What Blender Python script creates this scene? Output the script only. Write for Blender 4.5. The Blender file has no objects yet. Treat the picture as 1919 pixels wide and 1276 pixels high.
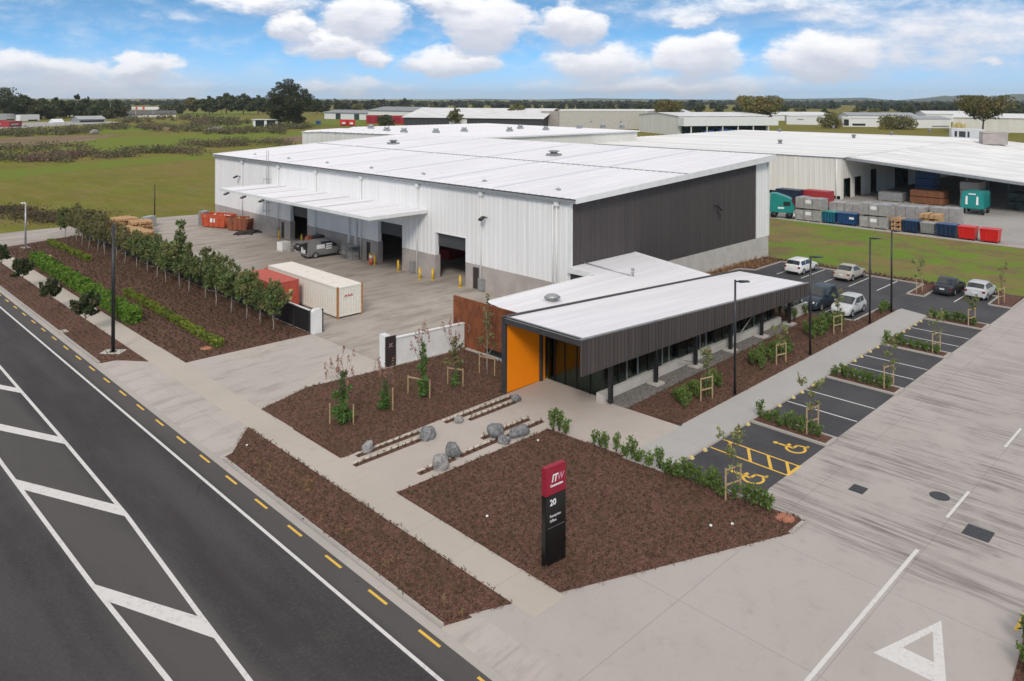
import bpy, bmesh, math, random
import numpy as np
from mathutils import Vector, Matrix

random.seed(7)
NPR = np.random.default_rng(11)
R = math.radians
S = bpy.context.scene
COL = S.collection

# ------------------------------------------------------------------ camera
H = 18.2                       # height of the drone above the yard, metres
FOC, HORY, ROLL, YAW = 1442.8, 184.39, 0.003075, 0.791322
cam_d = bpy.data.cameras.new('camera')
cam = bpy.data.objects.new('camera', cam_d)
COL.objects.link(cam)
cam.location = (0, 0, H)
cam.rotation_euler = (Matrix.Rotation(YAW - math.pi / 2, 4, 'Z') @ Matrix.Rotation(math.pi / 2, 4, 'X')
                      @ Matrix.Rotation(ROLL, 4, 'Z')).to_euler()
cam_d.sensor_width = 36.0
cam_d.lens = FOC / 1919 * 36.0
cam_d.shift_y = -(638 - HORY) / 1919
cam_d.clip_start = 0.5
cam_d.clip_end = 40000
S.camera = cam

# ------------------------------------------------------------------ exposure
S.view_settings.view_transform = 'Standard'
S.view_settings.look = 'None'
S.view_settings.gamma = 1
S.view_settings.exposure = 0.33
S.cycles.use_denoising = True
S.cycles.max_bounces = 6
S.cycles.transparent_max_bounces = 12
S.cycles.volume_bounces = 0

# ------------------------------------------------------------------ sun
SUN_EL, SUN_STR, SKY_STR, CLOUD = 37.0, 1.5, 0.10, 1.0
sdir = Vector((-0.76, -0.65, 0)).normalized()
sun_d = bpy.data.lights.new('sun', 'SUN')
sun_d.energy = SUN_STR
sun_d.angle = R(14)
sun_d.color = (1.0, 0.93, 0.84)
sun = bpy.data.objects.new('sun', sun_d)
COL.objects.link(sun)
tosun = Vector((sdir.x * math.cos(R(SUN_EL)), sdir.y * math.cos(R(SUN_EL)), math.sin(R(SUN_EL))))
sun.rotation_euler = tosun.to_track_quat('Z', 'Y').to_euler()
sun.location = (-40, -60, 80)


# ------------------------------------------------------------------ node helpers
class NT:
    """small helper round a node tree"""
    def __init__(s, nt):
        s.t = nt
        s.n = nt.nodes
        s.l = nt.links

    def add(s, kind, **kw):
        nd = s.n.new(kind)
        for k, v in kw.items():
            setattr(nd, k, v)
        return nd

    def put(s, sock, v):
        if isinstance(v, (int, float)):
            sock.default_value = v
        elif isinstance(v, (tuple, list, Vector)):
            sock.default_value = tuple(v) if len(v) == len(sock.default_value) else tuple(v) + (1.0,)
        else:
            s.l.new(v, sock)

    def m(s, op, a, b=None, c=None, clamp=False):
        nd = s.add('ShaderNodeMath', operation=op, use_clamp=clamp)
        s.put(nd.inputs[0], a)
        if b is not None:
            s.put(nd.inputs[1], b)
        if c is not None:
            s.put(nd.inputs[2], c)
        return nd.outputs[0]

    def noise(s, vec, scale, detail=4, rough=0.55, dist=0.0):
        nd = s.add('ShaderNodeTexNoise')
        if vec is not None:
            s.put(nd.inputs['Vector'], vec)
        nd.inputs['Scale'].default_value = scale
        nd.inputs['Detail'].default_value = detail
        nd.inputs['Roughness'].default_value = rough
        nd.inputs['Distortion'].default_value = dist
        return nd.outputs['Fac']

    def map(s, vec, scale=(1, 1, 1), loc=(0, 0, 0), rot=(0, 0, 0)):
        nd = s.add('ShaderNodeMapping')
        s.put(nd.inputs['Vector'], vec)
        nd.inputs['Scale'].default_value = scale
        nd.inputs['Location'].default_value = loc
        nd.inputs['Rotation'].default_value = rot
        return nd.outputs[0]

    def ramp(s, fac, lo, hi, smooth=True):
        nd = s.add('ShaderNodeMapRange')
        nd.interpolation_type = 'SMOOTHSTEP' if smooth else 'LINEAR'
        s.put(nd.inputs['Value'], fac)
        nd.inputs['From Min'].default_value = lo
        nd.inputs['From Max'].default_value = hi
        return nd.outputs[0]

    def mix(s, fac, a, b, blend='MIX'):
        nd = s.add('ShaderNodeMix', data_type='RGBA', blend_type=blend)
        s.put(nd.inputs[0], fac)
        s.put(nd.inputs[6], a)
        s.put(nd.inputs[7], b)
        return nd.outputs[2]


# ------------------------------------------------------------------ world: sky with clouds
def px_dir(px, py):
    c, s_ = math.cos(ROLL), math.sin(ROLL)
    dx, dy = px - 959.5, py - HORY
    u, v = c * dx + s_ * dy, -s_ * dx + c * dy
    return math.atan2(u, FOC), math.atan2(-v, math.hypot(FOC, u))


def build_world():
    w = bpy.data.worlds.new('World')
    S.world = w
    w.use_nodes = True
    w.node_tree.nodes.clear()
    # the clouds of the day as banks at given bearings and elevations: (px, py, half width, half height, weight)
    banks = [(555, 48, 62, 30, 1.0), (632, 84, 92, 36, 1.0), (695, 108, 48, 26, .9), (690, 34, 82, 50, 1.0),
             (905, 42, 100, 62, 1.15), (850, 10, 80, 30, .9), (1062, 48, 74, 46, 1.05), (850, 116, 96, 36, 1.0),
             (85, 128, 130, 32, .85), (272, 128, 66, 28, .95), (180, 160, 210, 34, .75), (1120, 120, 110, 46, .85),
             (1305, 106, 100, 52, 1.0), (1335, 88, 46, 30, .8), (1548, 108, 108, 52, 1.1), (1760, 70, 250, 80, .62),
             (1420, 12, 300, 24, .55), (500, 4, 110, 24, .7), (1240, 160, 290, 28, .75), (650, 168, 140, 22, .6),
             (1860, 112, 40, 12, .7), (1300, 30, 40, 16, .6), (1580, 30, 120, 26, .5), (330, 20, 60, 14, .35)]
    g = bpy.data.node_groups.new('cloud_field', 'ShaderNodeTree')
    g.interface.new_socket('az', in_out='INPUT', socket_type='NodeSocketFloat')
    g.interface.new_socket('el', in_out='INPUT', socket_type='NodeSocketFloat')
    g.interface.new_socket('field', in_out='OUTPUT', socket_type='NodeSocketFloat')
    q = NT(g)
    gi, go = q.add('NodeGroupInput'), q.add('NodeGroupOutput')
    acc = None
    for (px, py, rx, ry, wt) in banks:
        a, e = px_dir(px, py)
        ra, re = rx * 1.14 / FOC, ry * 1.10 / FOC
        t1 = q.m('MULTIPLY', q.m('SUBTRACT', gi.outputs['az'], a), 1 / ra)
        t2 = q.m('MULTIPLY', q.m('SUBTRACT', gi.outputs['el'], e), 1 / re)
        d2 = q.m('ADD', q.m('MULTIPLY', t1, t1), q.m('MULTIPLY', t2, t2))
        v = q.m('MULTIPLY', q.m('SUBTRACT', 1.0, d2, clamp=True), wt)
        acc = v if acc is None else q.m('SMOOTH_MAX', acc, v, 0.25)
    q.l.new(acc, go.inputs[0])

    n = NT(w.node_tree)
    tc = n.add('ShaderNodeTexCoord')
    sep = n.add('ShaderNodeSeparateXYZ')
    n.l.new(tc.outputs['Generated'], sep.inputs[0])
    x, y, z = sep.outputs
    fw = n.m('ADD', n.m('MULTIPLY', x, math.cos(YAW)), n.m('MULTIPLY', y, math.sin(YAW)))
    rt = n.m('SUBTRACT', n.m('MULTIPLY', x, math.sin(YAW)), n.m('MULTIPLY', y, math.cos(YAW)))
    az = n.m('ARCTAN2', rt, fw)
    el = n.m('ARCSINE', z)
    comb = n.add('ShaderNodeCombineXYZ')
    n.l.new(az, comb.inputs[0])
    n.l.new(n.m('MULTIPLY', el, 1.7), comb.inputs[1])
    v = comb.outputs[0]
    n1 = n.m('SUBTRACT', n.noise(v, 11, 7, .62), .5)
    n2 = n.m('SUBTRACT', n.noise(n.map(v, loc=(7.3, 2.1, 4)), 13, 7, .62), .5)
    n3 = n.noise(n.map(v, (.8, 1.2, 1), (3, 9, 1)), 26, 10, .64)
    veil = n.noise(n.map(v, (.45, 1.6, 1), (1, 4, 7)), 9, 6, .55)
    az2 = n.m('ADD', az, n.m('MULTIPLY', n1, .15))
    el2 = n.m('ADD', el, n.m('MULTIPLY', n2, .060))

    def field(dz):
        nd = n.add('ShaderNodeGroup')
        nd.node_tree = g
        n.l.new(az2, nd.inputs[0])
        n.l.new(n.m('ADD', el2, dz), nd.inputs[1])
        return nd.outputs[0]
    f0, f1 = field(0.0), field(0.011)
    dens = n.m('ADD', f0, n.m('MULTIPLY', n.m('SUBTRACT', n3, .50), .95))
    mask = n.ramp(dens, 0.04, 0.74)
    mask = n.m('MAXIMUM', mask, n.m('MULTIPLY', n.ramp(veil, .48, .74), n.m('ADD', n.m('MULTIPLY', n.ramp(az, -.30, .15), .32), .10)))
    rim = n.m('ADD', n.m('SUBTRACT', f0, f1), n.m('MULTIPLY', n.m('SUBTRACT', n3, .5), .7))
    bright = n.ramp(rim, -0.30, 0.46)
    # whole-sky cover above what the lens sees: a mostly clouded dome
    big = n.noise(n.map(tc.outputs['Generated'], (1.6, 1.6, 3.0)), 1.7, 6, .55)
    cover = n.m('MULTIPLY', n.ramp(big, .30, .58), n.ramp(el, .14, .34))
    mask = n.m('MAXIMUM', mask, n.m('MULTIPLY', cover, .95))
    # pale air at the horizon
    low = n.m('POWER', n.m('SUBTRACT', 1.0, n.ramp(el, 0.0, .075), clamp=True), 1.3)
    sky = n.add('ShaderNodeTexSky', sky_type='NISHITA', sun_disc=False)
    sky.sun_elevation = R(SUN_EL)
    sky.sun_rotation = math.atan2(sdir.x, sdir.y)
    sky.air_density, sky.dust_density, sky.ozone_density = 1.0, .35, 2.2
    # the deeper blue the photo shows low down: read the sky a little higher than the ray
    cm = n.add('ShaderNodeCombineXYZ')
    n.l.new(x, cm.inputs[0])
    n.l.new(y, cm.inputs[1])
    n.l.new(n.m('ADD', n.m('MULTIPLY', n.m('MAXIMUM', z, 0.0), 2.6), .17), cm.inputs[2])
    n.l.new(cm.outputs[0], sky.inputs[0])
    skyc = n.mix(1.0, sky.outputs[0], (SKY_STR * 1.05, SKY_STR * 1.60, SKY_STR * 1.66, 1), 'MULTIPLY')
    horizon = (.40, .50, .62)
    skyc = n.mix(n.m('MULTIPLY', low, .72), skyc, horizon)
    cloudc = n.mix(bright, (.50 * CLOUD, .53 * CLOUD, .62 * CLOUD), (.84 * CLOUD, .84 * CLOUD, .86 * CLOUD))
    cloudc = n.mix(n.m('MULTIPLY', low, .55), cloudc, (.47, .53, .62))
    domec = n.mix(n.ramp(n.noise(tc.outputs['Generated'], 3.1, 5), .35, .65), (.70, .67, .645), (1.08, 1.01, .90))
    cloudc = n.mix(n.ramp(el, .16, .36), cloudc, domec)
    outc = n.mix(mask, skyc, cloudc)
    bg = n.add('ShaderNodeBackground')
    bg.inputs['Strength'].default_value = 1.0
    # Nishita is already scaled by SKY_STR above; the clouds are given in display units
    n.l.new(outc, bg.inputs[0])
    o = n.add('ShaderNodeOutputWorld')
    n.l.new(bg.outputs[0], o.inputs[0])


build_world()

# ------------------------------------------------------------------ materials
MATS = {}


def new_mat(name):
    m = bpy.data.materials.new(name)
    m.use_nodes = True
    m.node_tree.nodes.clear()
    n = NT(m.node_tree)
    b = n.add('ShaderNodeBsdfPrincipled')
    o = n.add('ShaderNodeOutputMaterial')
    n.l.new(b.outputs[0], o.inputs[0])
    MATS[name] = m
    return m, n, b


def bump(n, b, h, strength=.3, dist=.02):
    nd = n.add('ShaderNodeBump')
    nd.inputs['Strength'].default_value = strength
    nd.inputs['Distance'].default_value = dist
    n.put(nd.inputs['Height'], h)
    n.l.new(nd.outputs[0], b.inputs['Normal'])


def wpos(n):
    return n.add('ShaderNodeNewGeometry').outputs['Position']


def opos(n):
    return n.add('ShaderNodeTexCoord').outputs['Object']


def pm(name, c1, c2=None, scale=3.0, rough=.6, metal=0.0, stretch=(1, 1, 1), lo=.35, hi=.65, bumps=0.0, spec=.5,
       detail=5, space='obj', c3=None, scale3=.4):
    """plain painted or natural surface: two tones mixed by noise, a third by a larger noise"""
    m, n, b = new_mat(name)
    p = opos(n) if space == 'obj' else wpos(n)
    c2 = c2 or tuple(v * .86 for v in c1)
    nz = n.noise(n.map(p, stretch), scale, detail)
    col = n.mix(n.ramp(nz, lo, hi), c1, c2)
    if c3:
        col = n.mix(n.ramp(n.noise(n.map(p, stretch, (4, 8, 1)), scale3, 4), .5, .72), col, c3)
    n.put(b.inputs['Base Color'], col)
    b.inputs['Roughness'].default_value = rough
    b.inputs['Metallic'].default_value = metal
    b.inputs['Specular IOR Level'].default_value = spec
    if bumps:
        bump(n, b, nz, bumps)
    return m


def leaf_mat(name, c1, c2, c3=None, scale=.9, space='obj'):
    m, n, b = new_mat(name)
    geo = n.add('ShaderNodeNewGeometry')
    p = opos(n) if space == 'obj' else geo.outputs['Position']
    oi = n.add('ShaderNodeObjectInfo')
    col = n.mix(geo.outputs['Random Per Island'], c1, c2)
    if c3:
        col = n.mix(n.ramp(n.noise(p, scale, 3), .48, .66), col, c3)
    hs = n.add('ShaderNodeHueSaturation')
    n.put(hs.inputs['Color'], col)
    n.put(hs.inputs['Value'], n.m('ADD', n.m('MULTIPLY', oi.outputs['Random'], .3), .85))
    n.l.new(hs.outputs[0], b.inputs['Base Color'])
    b.inputs['Roughness'].default_value = .62
    b.inputs['Specular IOR Level'].default_value = .28
    tr = n.add('ShaderNodeBsdfTranslucent')
    n.l.new(hs.outputs[0], tr.inputs[0])
    mx = n.add('ShaderNodeMixShader')
    mx.inputs[0].default_value = .25
    o = [d for d in n.n if d.type == 'OUTPUT_MATERIAL'][0]
    n.l.new(b.outputs[0], mx.inputs[1])
    n.l.new(tr.outputs[0], mx.inputs[2])
    n.l.new(mx.outputs[0], o.inputs[0])
    return m


def make_materials():
    # asphalt of the street: aggregate grain, worn wheel paths, darker patches and drips
    m, n, b = new_mat('street_asphalt')
    p = wpos(n)
    fine = n.noise(p, 26, 3, .7)
    big = n.noise(n.map(p, (.5, .07, 1)), 1.0, 5, .55)
    mott = n.noise(p, .55, 6, .65)
    col = n.mix(n.ramp(big, .35, .66), (.040, .035, .038), (.064, .057, .059))
    col = n.mix(n.m('MULTIPLY', n.ramp(mott, .45, .75), .5), col, (.066, .060, .054))
    grain = n.noise(p, 7.5, 5, .8)
    col = n.mix(n.m('MULTIPLY', n.ramp(grain, .50, .72), .38), col, (.125, .117, .113))
    col = n.mix(n.m('MULTIPLY', n.ramp(grain, .50, .30), .40), col, (.030, .027, .029))
    crack = n.add('ShaderNodeTexVoronoi', feature='DISTANCE_TO_EDGE')
    n.put(crack.inputs['Vector'], n.map(p, (.16, .10, 1)))
    crack.inputs['Scale'].default_value = 1.0
    ck = n.m('MULTIPLY', n.m('LESS_THAN', crack.outputs['Distance'], .004), n.ramp(n.noise(p, .35, 3), .56, .62))
    col = n.mix(n.m('MULTIPLY', ck, .55), col, (.022, .021, .022))
    sp = n.add('ShaderNodeSeparateXYZ')
    n.l.new(p, sp.inputs[0])
    px_ = n.m('ADD', sp.outputs[0], n.m('MULTIPLY', n.noise(n.map(p, (1, .12, 1)), .8, 4), .9))
    dust = n.m('MULTIPLY', n.ramp(px_, 9.0, 9.9), n.m('SUBTRACT', 1.0, n.ramp(px_, 11.6, 12.4)))
    dust = n.m('MAXIMUM', dust, n.ramp(px_, 15.7, 16.3))
    col = n.mix(n.m('MULTIPLY', dust, .55), col, (.098, .090, .084))
    path = n.m('MULTIPLY', n.ramp(px_, 12.7, 13.2), n.m('SUBTRACT', 1.0, n.ramp(px_, 13.7, 14.5)))
    col = n.mix(n.m('MULTIPLY', n.m('MULTIPLY', path, n.ramp(n.noise(n.map(p, (.6, .1, 1), (3, 3, 0)), 1.2, 5), .35, .65)), .7), col, (.036, .030, .033))
    spots = n.ramp(n.noise(n.map(p, (1, .6, 1), (9, 4, 0)), 2.3, 3, .5), .70, .76)
    col = n.mix(n.m('MULTIPLY', spots, .5), col, (.03, .029, .031))
    n.put(b.inputs['Base Color'], col)
    b.inputs['Roughness'].default_value = .82
    b.inputs['Specular IOR Level'].default_value = .3
    bump(n, b, fine, .35, .01)
    # fresh black asphalt of the car park
    m, n, b = new_mat('carpark_asphalt')
    p = wpos(n)
    fine = n.noise(p, 30, 3, .7)
    big = n.noise(n.map(p, (.5, .5, 1)), .7, 5, .6)
    col = n.mix(n.ramp(big, .35, .66), (.040, .038, .043), (.058, .056, .061))
    col = n.mix(n.m('MULTIPLY', n.ramp(n.noise(p, 7, 5, .8), .46, .74), .38), col, (.115, .112, .112))
    n.put(b.inputs['Base Color'], col)
    b.inputs['Roughness'].default_value = .8
    bump(n, b, fine, .3, .01)

    # concrete: joints, broom streaks, tyre stains
    def conc(name, base, dark, warm, streak=(2.2, .12, 1), smin=.52, smax=.75, samt=.55, joint=(5.0, 4.0), reg=None):
        m, n, b = new_mat(name)
        p = wpos(n)
        big = n.noise(p, .16, 5, .6)
        mid = n.noise(p, 1.3, 6, .65)
        fine = n.noise(p, 18, 3, .7)
        col = n.mix(n.ramp(big, .38, .64), base, warm)
        col = n.mix(n.m('MULTIPLY', n.ramp(mid, .50, .80), .20), col, dark)
        st = n.ramp(n.noise(n.map(p, streak), 1.0, 7, .68), smin, smax)
        if reg is not None:
            st = n.m('MULTIPLY', st, reg(n, p))
        col = n.mix(n.m('MULTIPLY', st, samt), col, dark)
        gr = n.noise(p, 6.5, 6, .8)
        col = n.mix(n.m('MULTIPLY', n.ramp(gr, .52, .74), .34), col, tuple(v * .66 for v in base))
        col = n.mix(n.m('MULTIPLY', n.ramp(n.noise(n.map(p, loc=(4, 1, 0)), 5, 6, .8), .54, .76), .30), col, tuple(min(.62, v * 1.22) for v in base))
        oil = n.ramp(n.noise(n.map(p, loc=(2, 7, 0)), .9, 3, .5), .70, .78)
        col = n.mix(n.m('MULTIPLY', oil, .28), col, dark)
        if joint:
            br = n.add('ShaderNodeTexBrick', offset=0.0, squash=1.0)
            n.put(br.inputs['Vector'], p)
            br.inputs['Scale'].default_value = 1.0
            br.inputs['Mortar Size'].default_value = .016
            br.inputs['Mortar Smooth'].default_value = .6
            br.inputs['Brick Width'].default_value = joint[0]
            br.inputs['Row Height'].default_value = joint[1]
            col = n.mix(n.m('MULTIPLY', br.outputs['Fac'], .42), col, tuple(v * .62 for v in dark))
        n.put(b.inputs['Base Color'], col)
        b.inputs['Roughness'].default_value = .85
        b.inputs['Specular IOR Level'].default_value = .3
        bump(n, b, fine, .15, .008)
        return m

    def tyre_region(n, p):
        sp = n.add('ShaderNodeSeparateXYZ')
        n.l.new(p, sp.inputs[0])
        xx = n.m('ADD', sp.outputs[0], n.m('MULTIPLY', n.m('SUBTRACT', n.noise(p, .45, 5), .5), 2.2))
        a = n.ramp(xx, 31.2, 32.3)
        c = n.m('SUBTRACT', 1.0, n.ramp(sp.outputs[0], 40, 80))
        edge = n.m('MULTIPLY', a, n.m('SUBTRACT', 1.0, n.ramp(xx, 32.6, 35.5)))
        patch = n.ramp(n.noise(n.map(p, loc=(3, 3, 0)), .26, 6, .65), .36, .60)
        body = n.m('MULTIPLY', n.m('MULTIPLY', a, n.m('ADD', n.m('MULTIPLY', c, .70), .32)), patch)
        return n.m('MAXIMUM', body, n.m('MULTIPLY', edge, .9))
    conc('driveway_concrete', (.42, .38, .355), (.165, .14, .132), (.40, .36, .335), (2.9, .17, 1), .40, .66, .88,
         (6.0, 5.2), tyre_region)
    conc('yard_concrete', (.405, .365, .33), (.235, .20, .17), (.35, .31, .275), (.22, .9, 1), .42, .68, .82, (6.2, 5.0))
    conc('crossing_concrete', (.45, .405, .37), (.28, .245, .22), (.42, .38, .35), (.25, .9, 1), .46, .72, .7, (6.2, 6.0))
    conc('path_concrete', (.46, .41, .36), (.33, .29, .25), (.43, .385, .335), (.8, .8, 1), .55, .8, .3, (60, 2.6))
    conc('plaza_concrete', (.46, .405, .365), (.33, .28, .25), (.43, .375, .335), (.8, .8, 1), .5, .8, .4, None)
    conc('grey_path_concrete', (.40, .385, .37), (.29, .275, .265), (.38, .365, .35), (.8, .8, 1), .5, .8, .35, (3.2, 60))
    conc('kerb_concrete', (.42, .385, .35), (.27, .245, .22), (.38, .35, .32), (.8, .8, 1), .5, .8, .4, None)
    conc('far_yard_concrete', (.35, .335, .32), (.22, .20, .19), (.32, .30, .28), (.5, .2, 1), .5, .75, .6, None)

    # bark mulch
    m, n, b = new_mat('bark_mulch')
    p = wpos(n)
    vor = n.add('ShaderNodeTexVoronoi')
    n.put(vor.inputs['Vector'], n.map(p, (1, 1.6, 1)))
    vor.inputs['Scale'].default_value = 14
    fine = n.noise(p, 8.5, 6, .78)
    big = n.noise(p, .5, 4, .6)
    col = n.mix(n.ramp(fine, .36, .68), (.080, .040, .028), (.195, .102, .076))
    bw = n.add('ShaderNodeSeparateXYZ')
    n.l.new(vor.outputs['Color'], bw.inputs[0])
    col = n.mix(n.m('MULTIPLY', n.ramp(bw.outputs[0], .62, .95), .60), col, (.215, .118, .088))
    col = n.mix(n.m('MULTIPLY', n.ramp(bw.outputs[1], .60, .95), .6), col, (.050, .025, .017))
    col = n.mix(n.m('MULTIPLY', n.ramp(bw.outputs[2], .94, .98), .5), col, (.32, .21, .16))
    col = n.mix(n.m('MULTIPLY', n.ramp(big, .45, .7), .45), col, (.100, .056, .034))
    n.put(b.inputs['Base Color'], col)
    b.inputs['Roughness'].default_value = .95
    b.inputs['Specular IOR Level'].default_value = .15
    bump(n, b, fine, .9, .06)

    # meadow
    m, n, b = new_mat('meadow')
    p = wpos(n)
    big = n.noise(n.map(p, (.7, .7, 1)), .022, 6, .62)
    mid = n.noise(p, .09, 6, .65)
    fine = n.noise(p, 1.2, 4, .7)
    col = n.mix(n.ramp(big, .40, .62), (.148, .145, .018), (.195, .150, .038))
    col = n.mix(n.m('MULTIPLY', n.ramp(mid, .46, .66), .75), col, (.165, .190, .026))
    col = n.mix(n.m('MULTIPLY', n.ramp(n.noise(n.map(p, loc=(30, 8, 0)), .10, 7, .7), .50, .64), .75), col, (.185, .125, .058))
    strk = n.noise(n.map(p, (.9, .22, 1), rot=(0, 0, .75)), .35, 8, .74)
    col = n.mix(n.m('MULTIPLY', n.ramp(strk, .42, .66), .6), col, (.235, .192, .062))
    strk2 = n.noise(n.map(p, (.9, .16, 1), (8, 2, 0), (0, 0, .75)), .22, 7, .68)
    col = n.mix(n.m('MULTIPLY', n.ramp(strk2, .48, .68), .55), col, (.120, .150, .022))
    col = n.mix(n.m('MULTIPLY', n.ramp(fine, .40, .75), .4), col, (.085, .080, .018))
    n.put(b.inputs['Base Color'], col)
    b.inputs['Roughness'].default_value = .95
    b.inputs['Specular IOR Level'].default_value = .1
    bump(n, b, fine, .6, .1)
    m, n, b = new_mat('green_grass')
    p = wpos(n)
    mid = n.noise(n.map(p, (1, .55, 1)), .16, 8, .72)
    fine = n.noise(p, 1.6, 4, .7)
    col = n.mix(n.ramp(mid, .45, .62), (.125, .215, .024), (.225, .150, .075))
    col = n.mix(n.m('MULTIPLY', n.ramp(n.noise(n.map(p, loc=(5, 5, 5)), .7, 6, .7), .42, .66), .6), col, (.170, .195, .040))
    col = n.mix(n.m('MULTIPLY', n.ramp(n.noise(n.map(p, loc=(15, 5, 5)), .22, 7, .72), .47, .60), .78), col, (.175, .118, .070))
    col = n.mix(n.m('MULTIPLY', n.ramp(fine, .45, .75), .4), col, (.105, .098, .026))
    n.put(b.inputs['Base Color'], col)
    b.inputs['Roughness'].default_value = .95
    b.inputs['Specular IOR Level'].default_value = .1
    bump(n, b, fine, .6, .1)
    pm('bright_grass', (.125, .195, .018), (.165, .16, .03), .25, .95, space='w', spec=.1, scale3=.05, c3=(.16, .17, .03))
    pm('bare_soil', (.22, .145, .10), (.165, .135, .06), .15, .95, space='w', spec=.1, c3=(.26, .18, .135), scale3=.05)
    pm('gravel', (.24, .22, .205), (.11, .10, .095), 9, .9, space='w', bumps=.6, spec=.2, c3=(.15, .14, .13), scale3=1.2)

    # sheet metal and paint
    pm('white_cladding', (.80, .79, .785), (.755, .745, .745), .8, .45, stretch=(1, 1, .06), spec=.4, c3=(.72, .705, .69), scale3=1.4)
    pm('cream_cladding', (.70, .68, .62), (.64, .62, .565), .5, .5, stretch=(1, 1, .1), spec=.4)
    m, n, b = new_mat('white_roof')
    p = wpos(n)
    sheet = n.noise(n.map(p, (.012, 1.1, 1)), 1.0, 3, .7)
    big = n.noise(p, .07, 5, .6)
    col = n.mix(n.ramp(sheet, .38, .62), (.79, .775, .80), (.72, .705, .735))
    col = n.mix(n.m('MULTIPLY', n.ramp(big, .50, .70), .6), col, (.70, .685, .70))
    n.put(b.inputs['Base Color'], col)
    b.inputs['Roughness'].default_value = .5
    b.inputs['Specular IOR Level'].default_value = .35
    m, n, b = new_mat('pale_roof')
    p = wpos(n)
    sheet = n.noise(n.map(p, (.8, .012, 1)), 1.0, 3, .7)
    big = n.noise(p, .07, 5, .6)
    col = n.mix(n.ramp(sheet, .38, .62), (.75, .745, .74), (.60, .595, .595))
    col = n.mix(n.m('MULTIPLY', n.ramp(big, .50, .70), .6), col, (.62, .61, .60))
    n.put(b.inputs['Base Color'], col)
    b.inputs['Roughness'].default_value = .5
    b.inputs['Specular IOR Level'].default_value = .35
    pm('skylight_sheet', (.67, .66, .71), (.62, .61, .66), .4, .3, space='w')
    pm('white_trim', (.74, .74, .73), (.68, .68, .67), 1.5, .4)
    m, n, b = new_mat('dark_cladding')
    p = wpos(n)
    br = n.noise(n.map(p, (3.2, 3.2, .02)), 1.0, 2, .5)
    col = n.mix(n.ramp(br, .35, .65), (.058, .050, .050), (.074, .062, .060))
    n.put(b.inputs['Base Color'], col)
    b.inputs['Roughness'].default_value = .5
    b.inputs['Specular IOR Level'].default_value = .35
    m, n, b = new_mat('fascia_cladding')
    p = wpos(n)
    br = n.noise(n.map(p, (4.0, 4.0, .02)), 1.0, 3, .6)
    col = n.mix(n.ramp(br, .35, .65), (.058, .049, .046), (.084, .070, .065))
    n.put(b.inputs['Base Color'], col)
    b.inputs['Roughness'].default_value = .5
    b.inputs['Specular IOR Level'].default_value = .3
    pm('precast', (.43, .385, .36), (.37, .33, .31), .7, .85, spec=.25, c3=(.34, .305, .285), scale3=.3)
    pm('light_precast', (.50, .475, .435), (.44, .415, .38), .9, .85, spec=.25)
    pm('roller_door', (.058, .060, .064), (.046, .047, .05), 2, .45, stretch=(1, 1, 9))
    pm('dark_door', (.045, .035, .033), (.035, .03, .03), 2, .4)
    pm('steel_grey', (.30, .30, .30), (.24, .24, .24), 2, .45, metal=.3)
    pm('black_steel', (.014, .014, .016), (.020, .020, .022), 2, .38)
    pm('black_panel', (.006, .006, .007), (.009, .009, .010), 2, .25)
    pm('dark_trim', (.035, .034, .036), (.05, .049, .05), 2, .5)
    pm('galvanised', (.42, .43, .43), (.34, .35, .35), 3, .4, metal=.5)
    pm('yellow_paint', (.78, .50, .015), (.70, .42, .012), 4, .5, c3=(.50, .32, .05), scale3=6)
    m, n, b = new_mat('orange_wall')
    p = wpos(n)
    br = n.add('ShaderNodeTexBrick', offset=0.0)
    n.put(br.inputs['Vector'], n.map(p, rot=(math.pi / 2, 0, 0)))
    br.inputs['Scale'].default_value = 1.0
    br.inputs['Mortar Size'].default_value = .006
    br.inputs['Brick Width'].default_value = 1.2
    br.inputs['Row Height'].default_value = 1.1
    n.put(b.inputs['Base Color'], n.mix(br.outputs['Fac'], (.95, .262, .004), (.84, .22, .004)))
    b.inputs['Roughness'].default_value = .5
    b.inputs['Specular IOR Level'].default_value = .25
    # weathering steel: vertical runs
    m, n, b = new_mat('corten')
    p = wpos(n)
    v = n.noise(n.map(p, (1, 1.0, .55)), 1.1, 8, .72)
    fine = n.noise(n.map(p, (1, 3, .6)), 6, 5, .7)
    col = n.mix(n.ramp(v, .34, .68), (.115, .040, .022), (.290, .098, .042))
    col = n.mix(n.m('MULTIPLY', n.ramp(fine, .45, .72), .5), col, (.13, .040, .020))
    n.put(b.inputs['Base Color'], col)
    b.inputs['Roughness'].default_value = .85
    b.inputs['Specular IOR Level'].default_value = .2
    # office glass: dark, greenish, reflecting, a little of the room behind
    m, n, b = new_mat('office_glass')
    o = [d for d in n.n if d.type == 'OUTPUT_MATERIAL'][0]
    tr = n.add('ShaderNodeBsdfTransparent')
    tr.inputs[0].default_value = (.34, .56, .48, 1)
    gl = n.add('ShaderNodeBsdfGlossy')
    gl.inputs['Roughness'].default_value = .03
    gl.inputs['Color'].default_value = (.75, .88, .84, 1)
    fr = n.add('ShaderNodeFresnel')
    fr.inputs[0].default_value = 1.52
    mx = n.add('ShaderNodeMixShader')
    n.put(mx.inputs[0], n.m('ADD', n.m('MULTIPLY', fr.outputs[0], .9), .03))
    n.l.new(tr.outputs[0], mx.inputs[1])
    n.l.new(gl.outputs[0], mx.inputs[2])
    n.l.new(mx.outputs[0], o.inputs[0])
    pm('car_glass', (.018, .022, .026), (.022, .028, .03), 1, .06, spec=.7)
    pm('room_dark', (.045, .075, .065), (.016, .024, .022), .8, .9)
    pm('room_floor', (.06, .06, .06), (.045, .045, .045), 1.2, .6)
    pm('timber_panel', (.22, .085, .035), (.16, .06, .025), 2, .6, stretch=(1, 1, .1))
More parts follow.
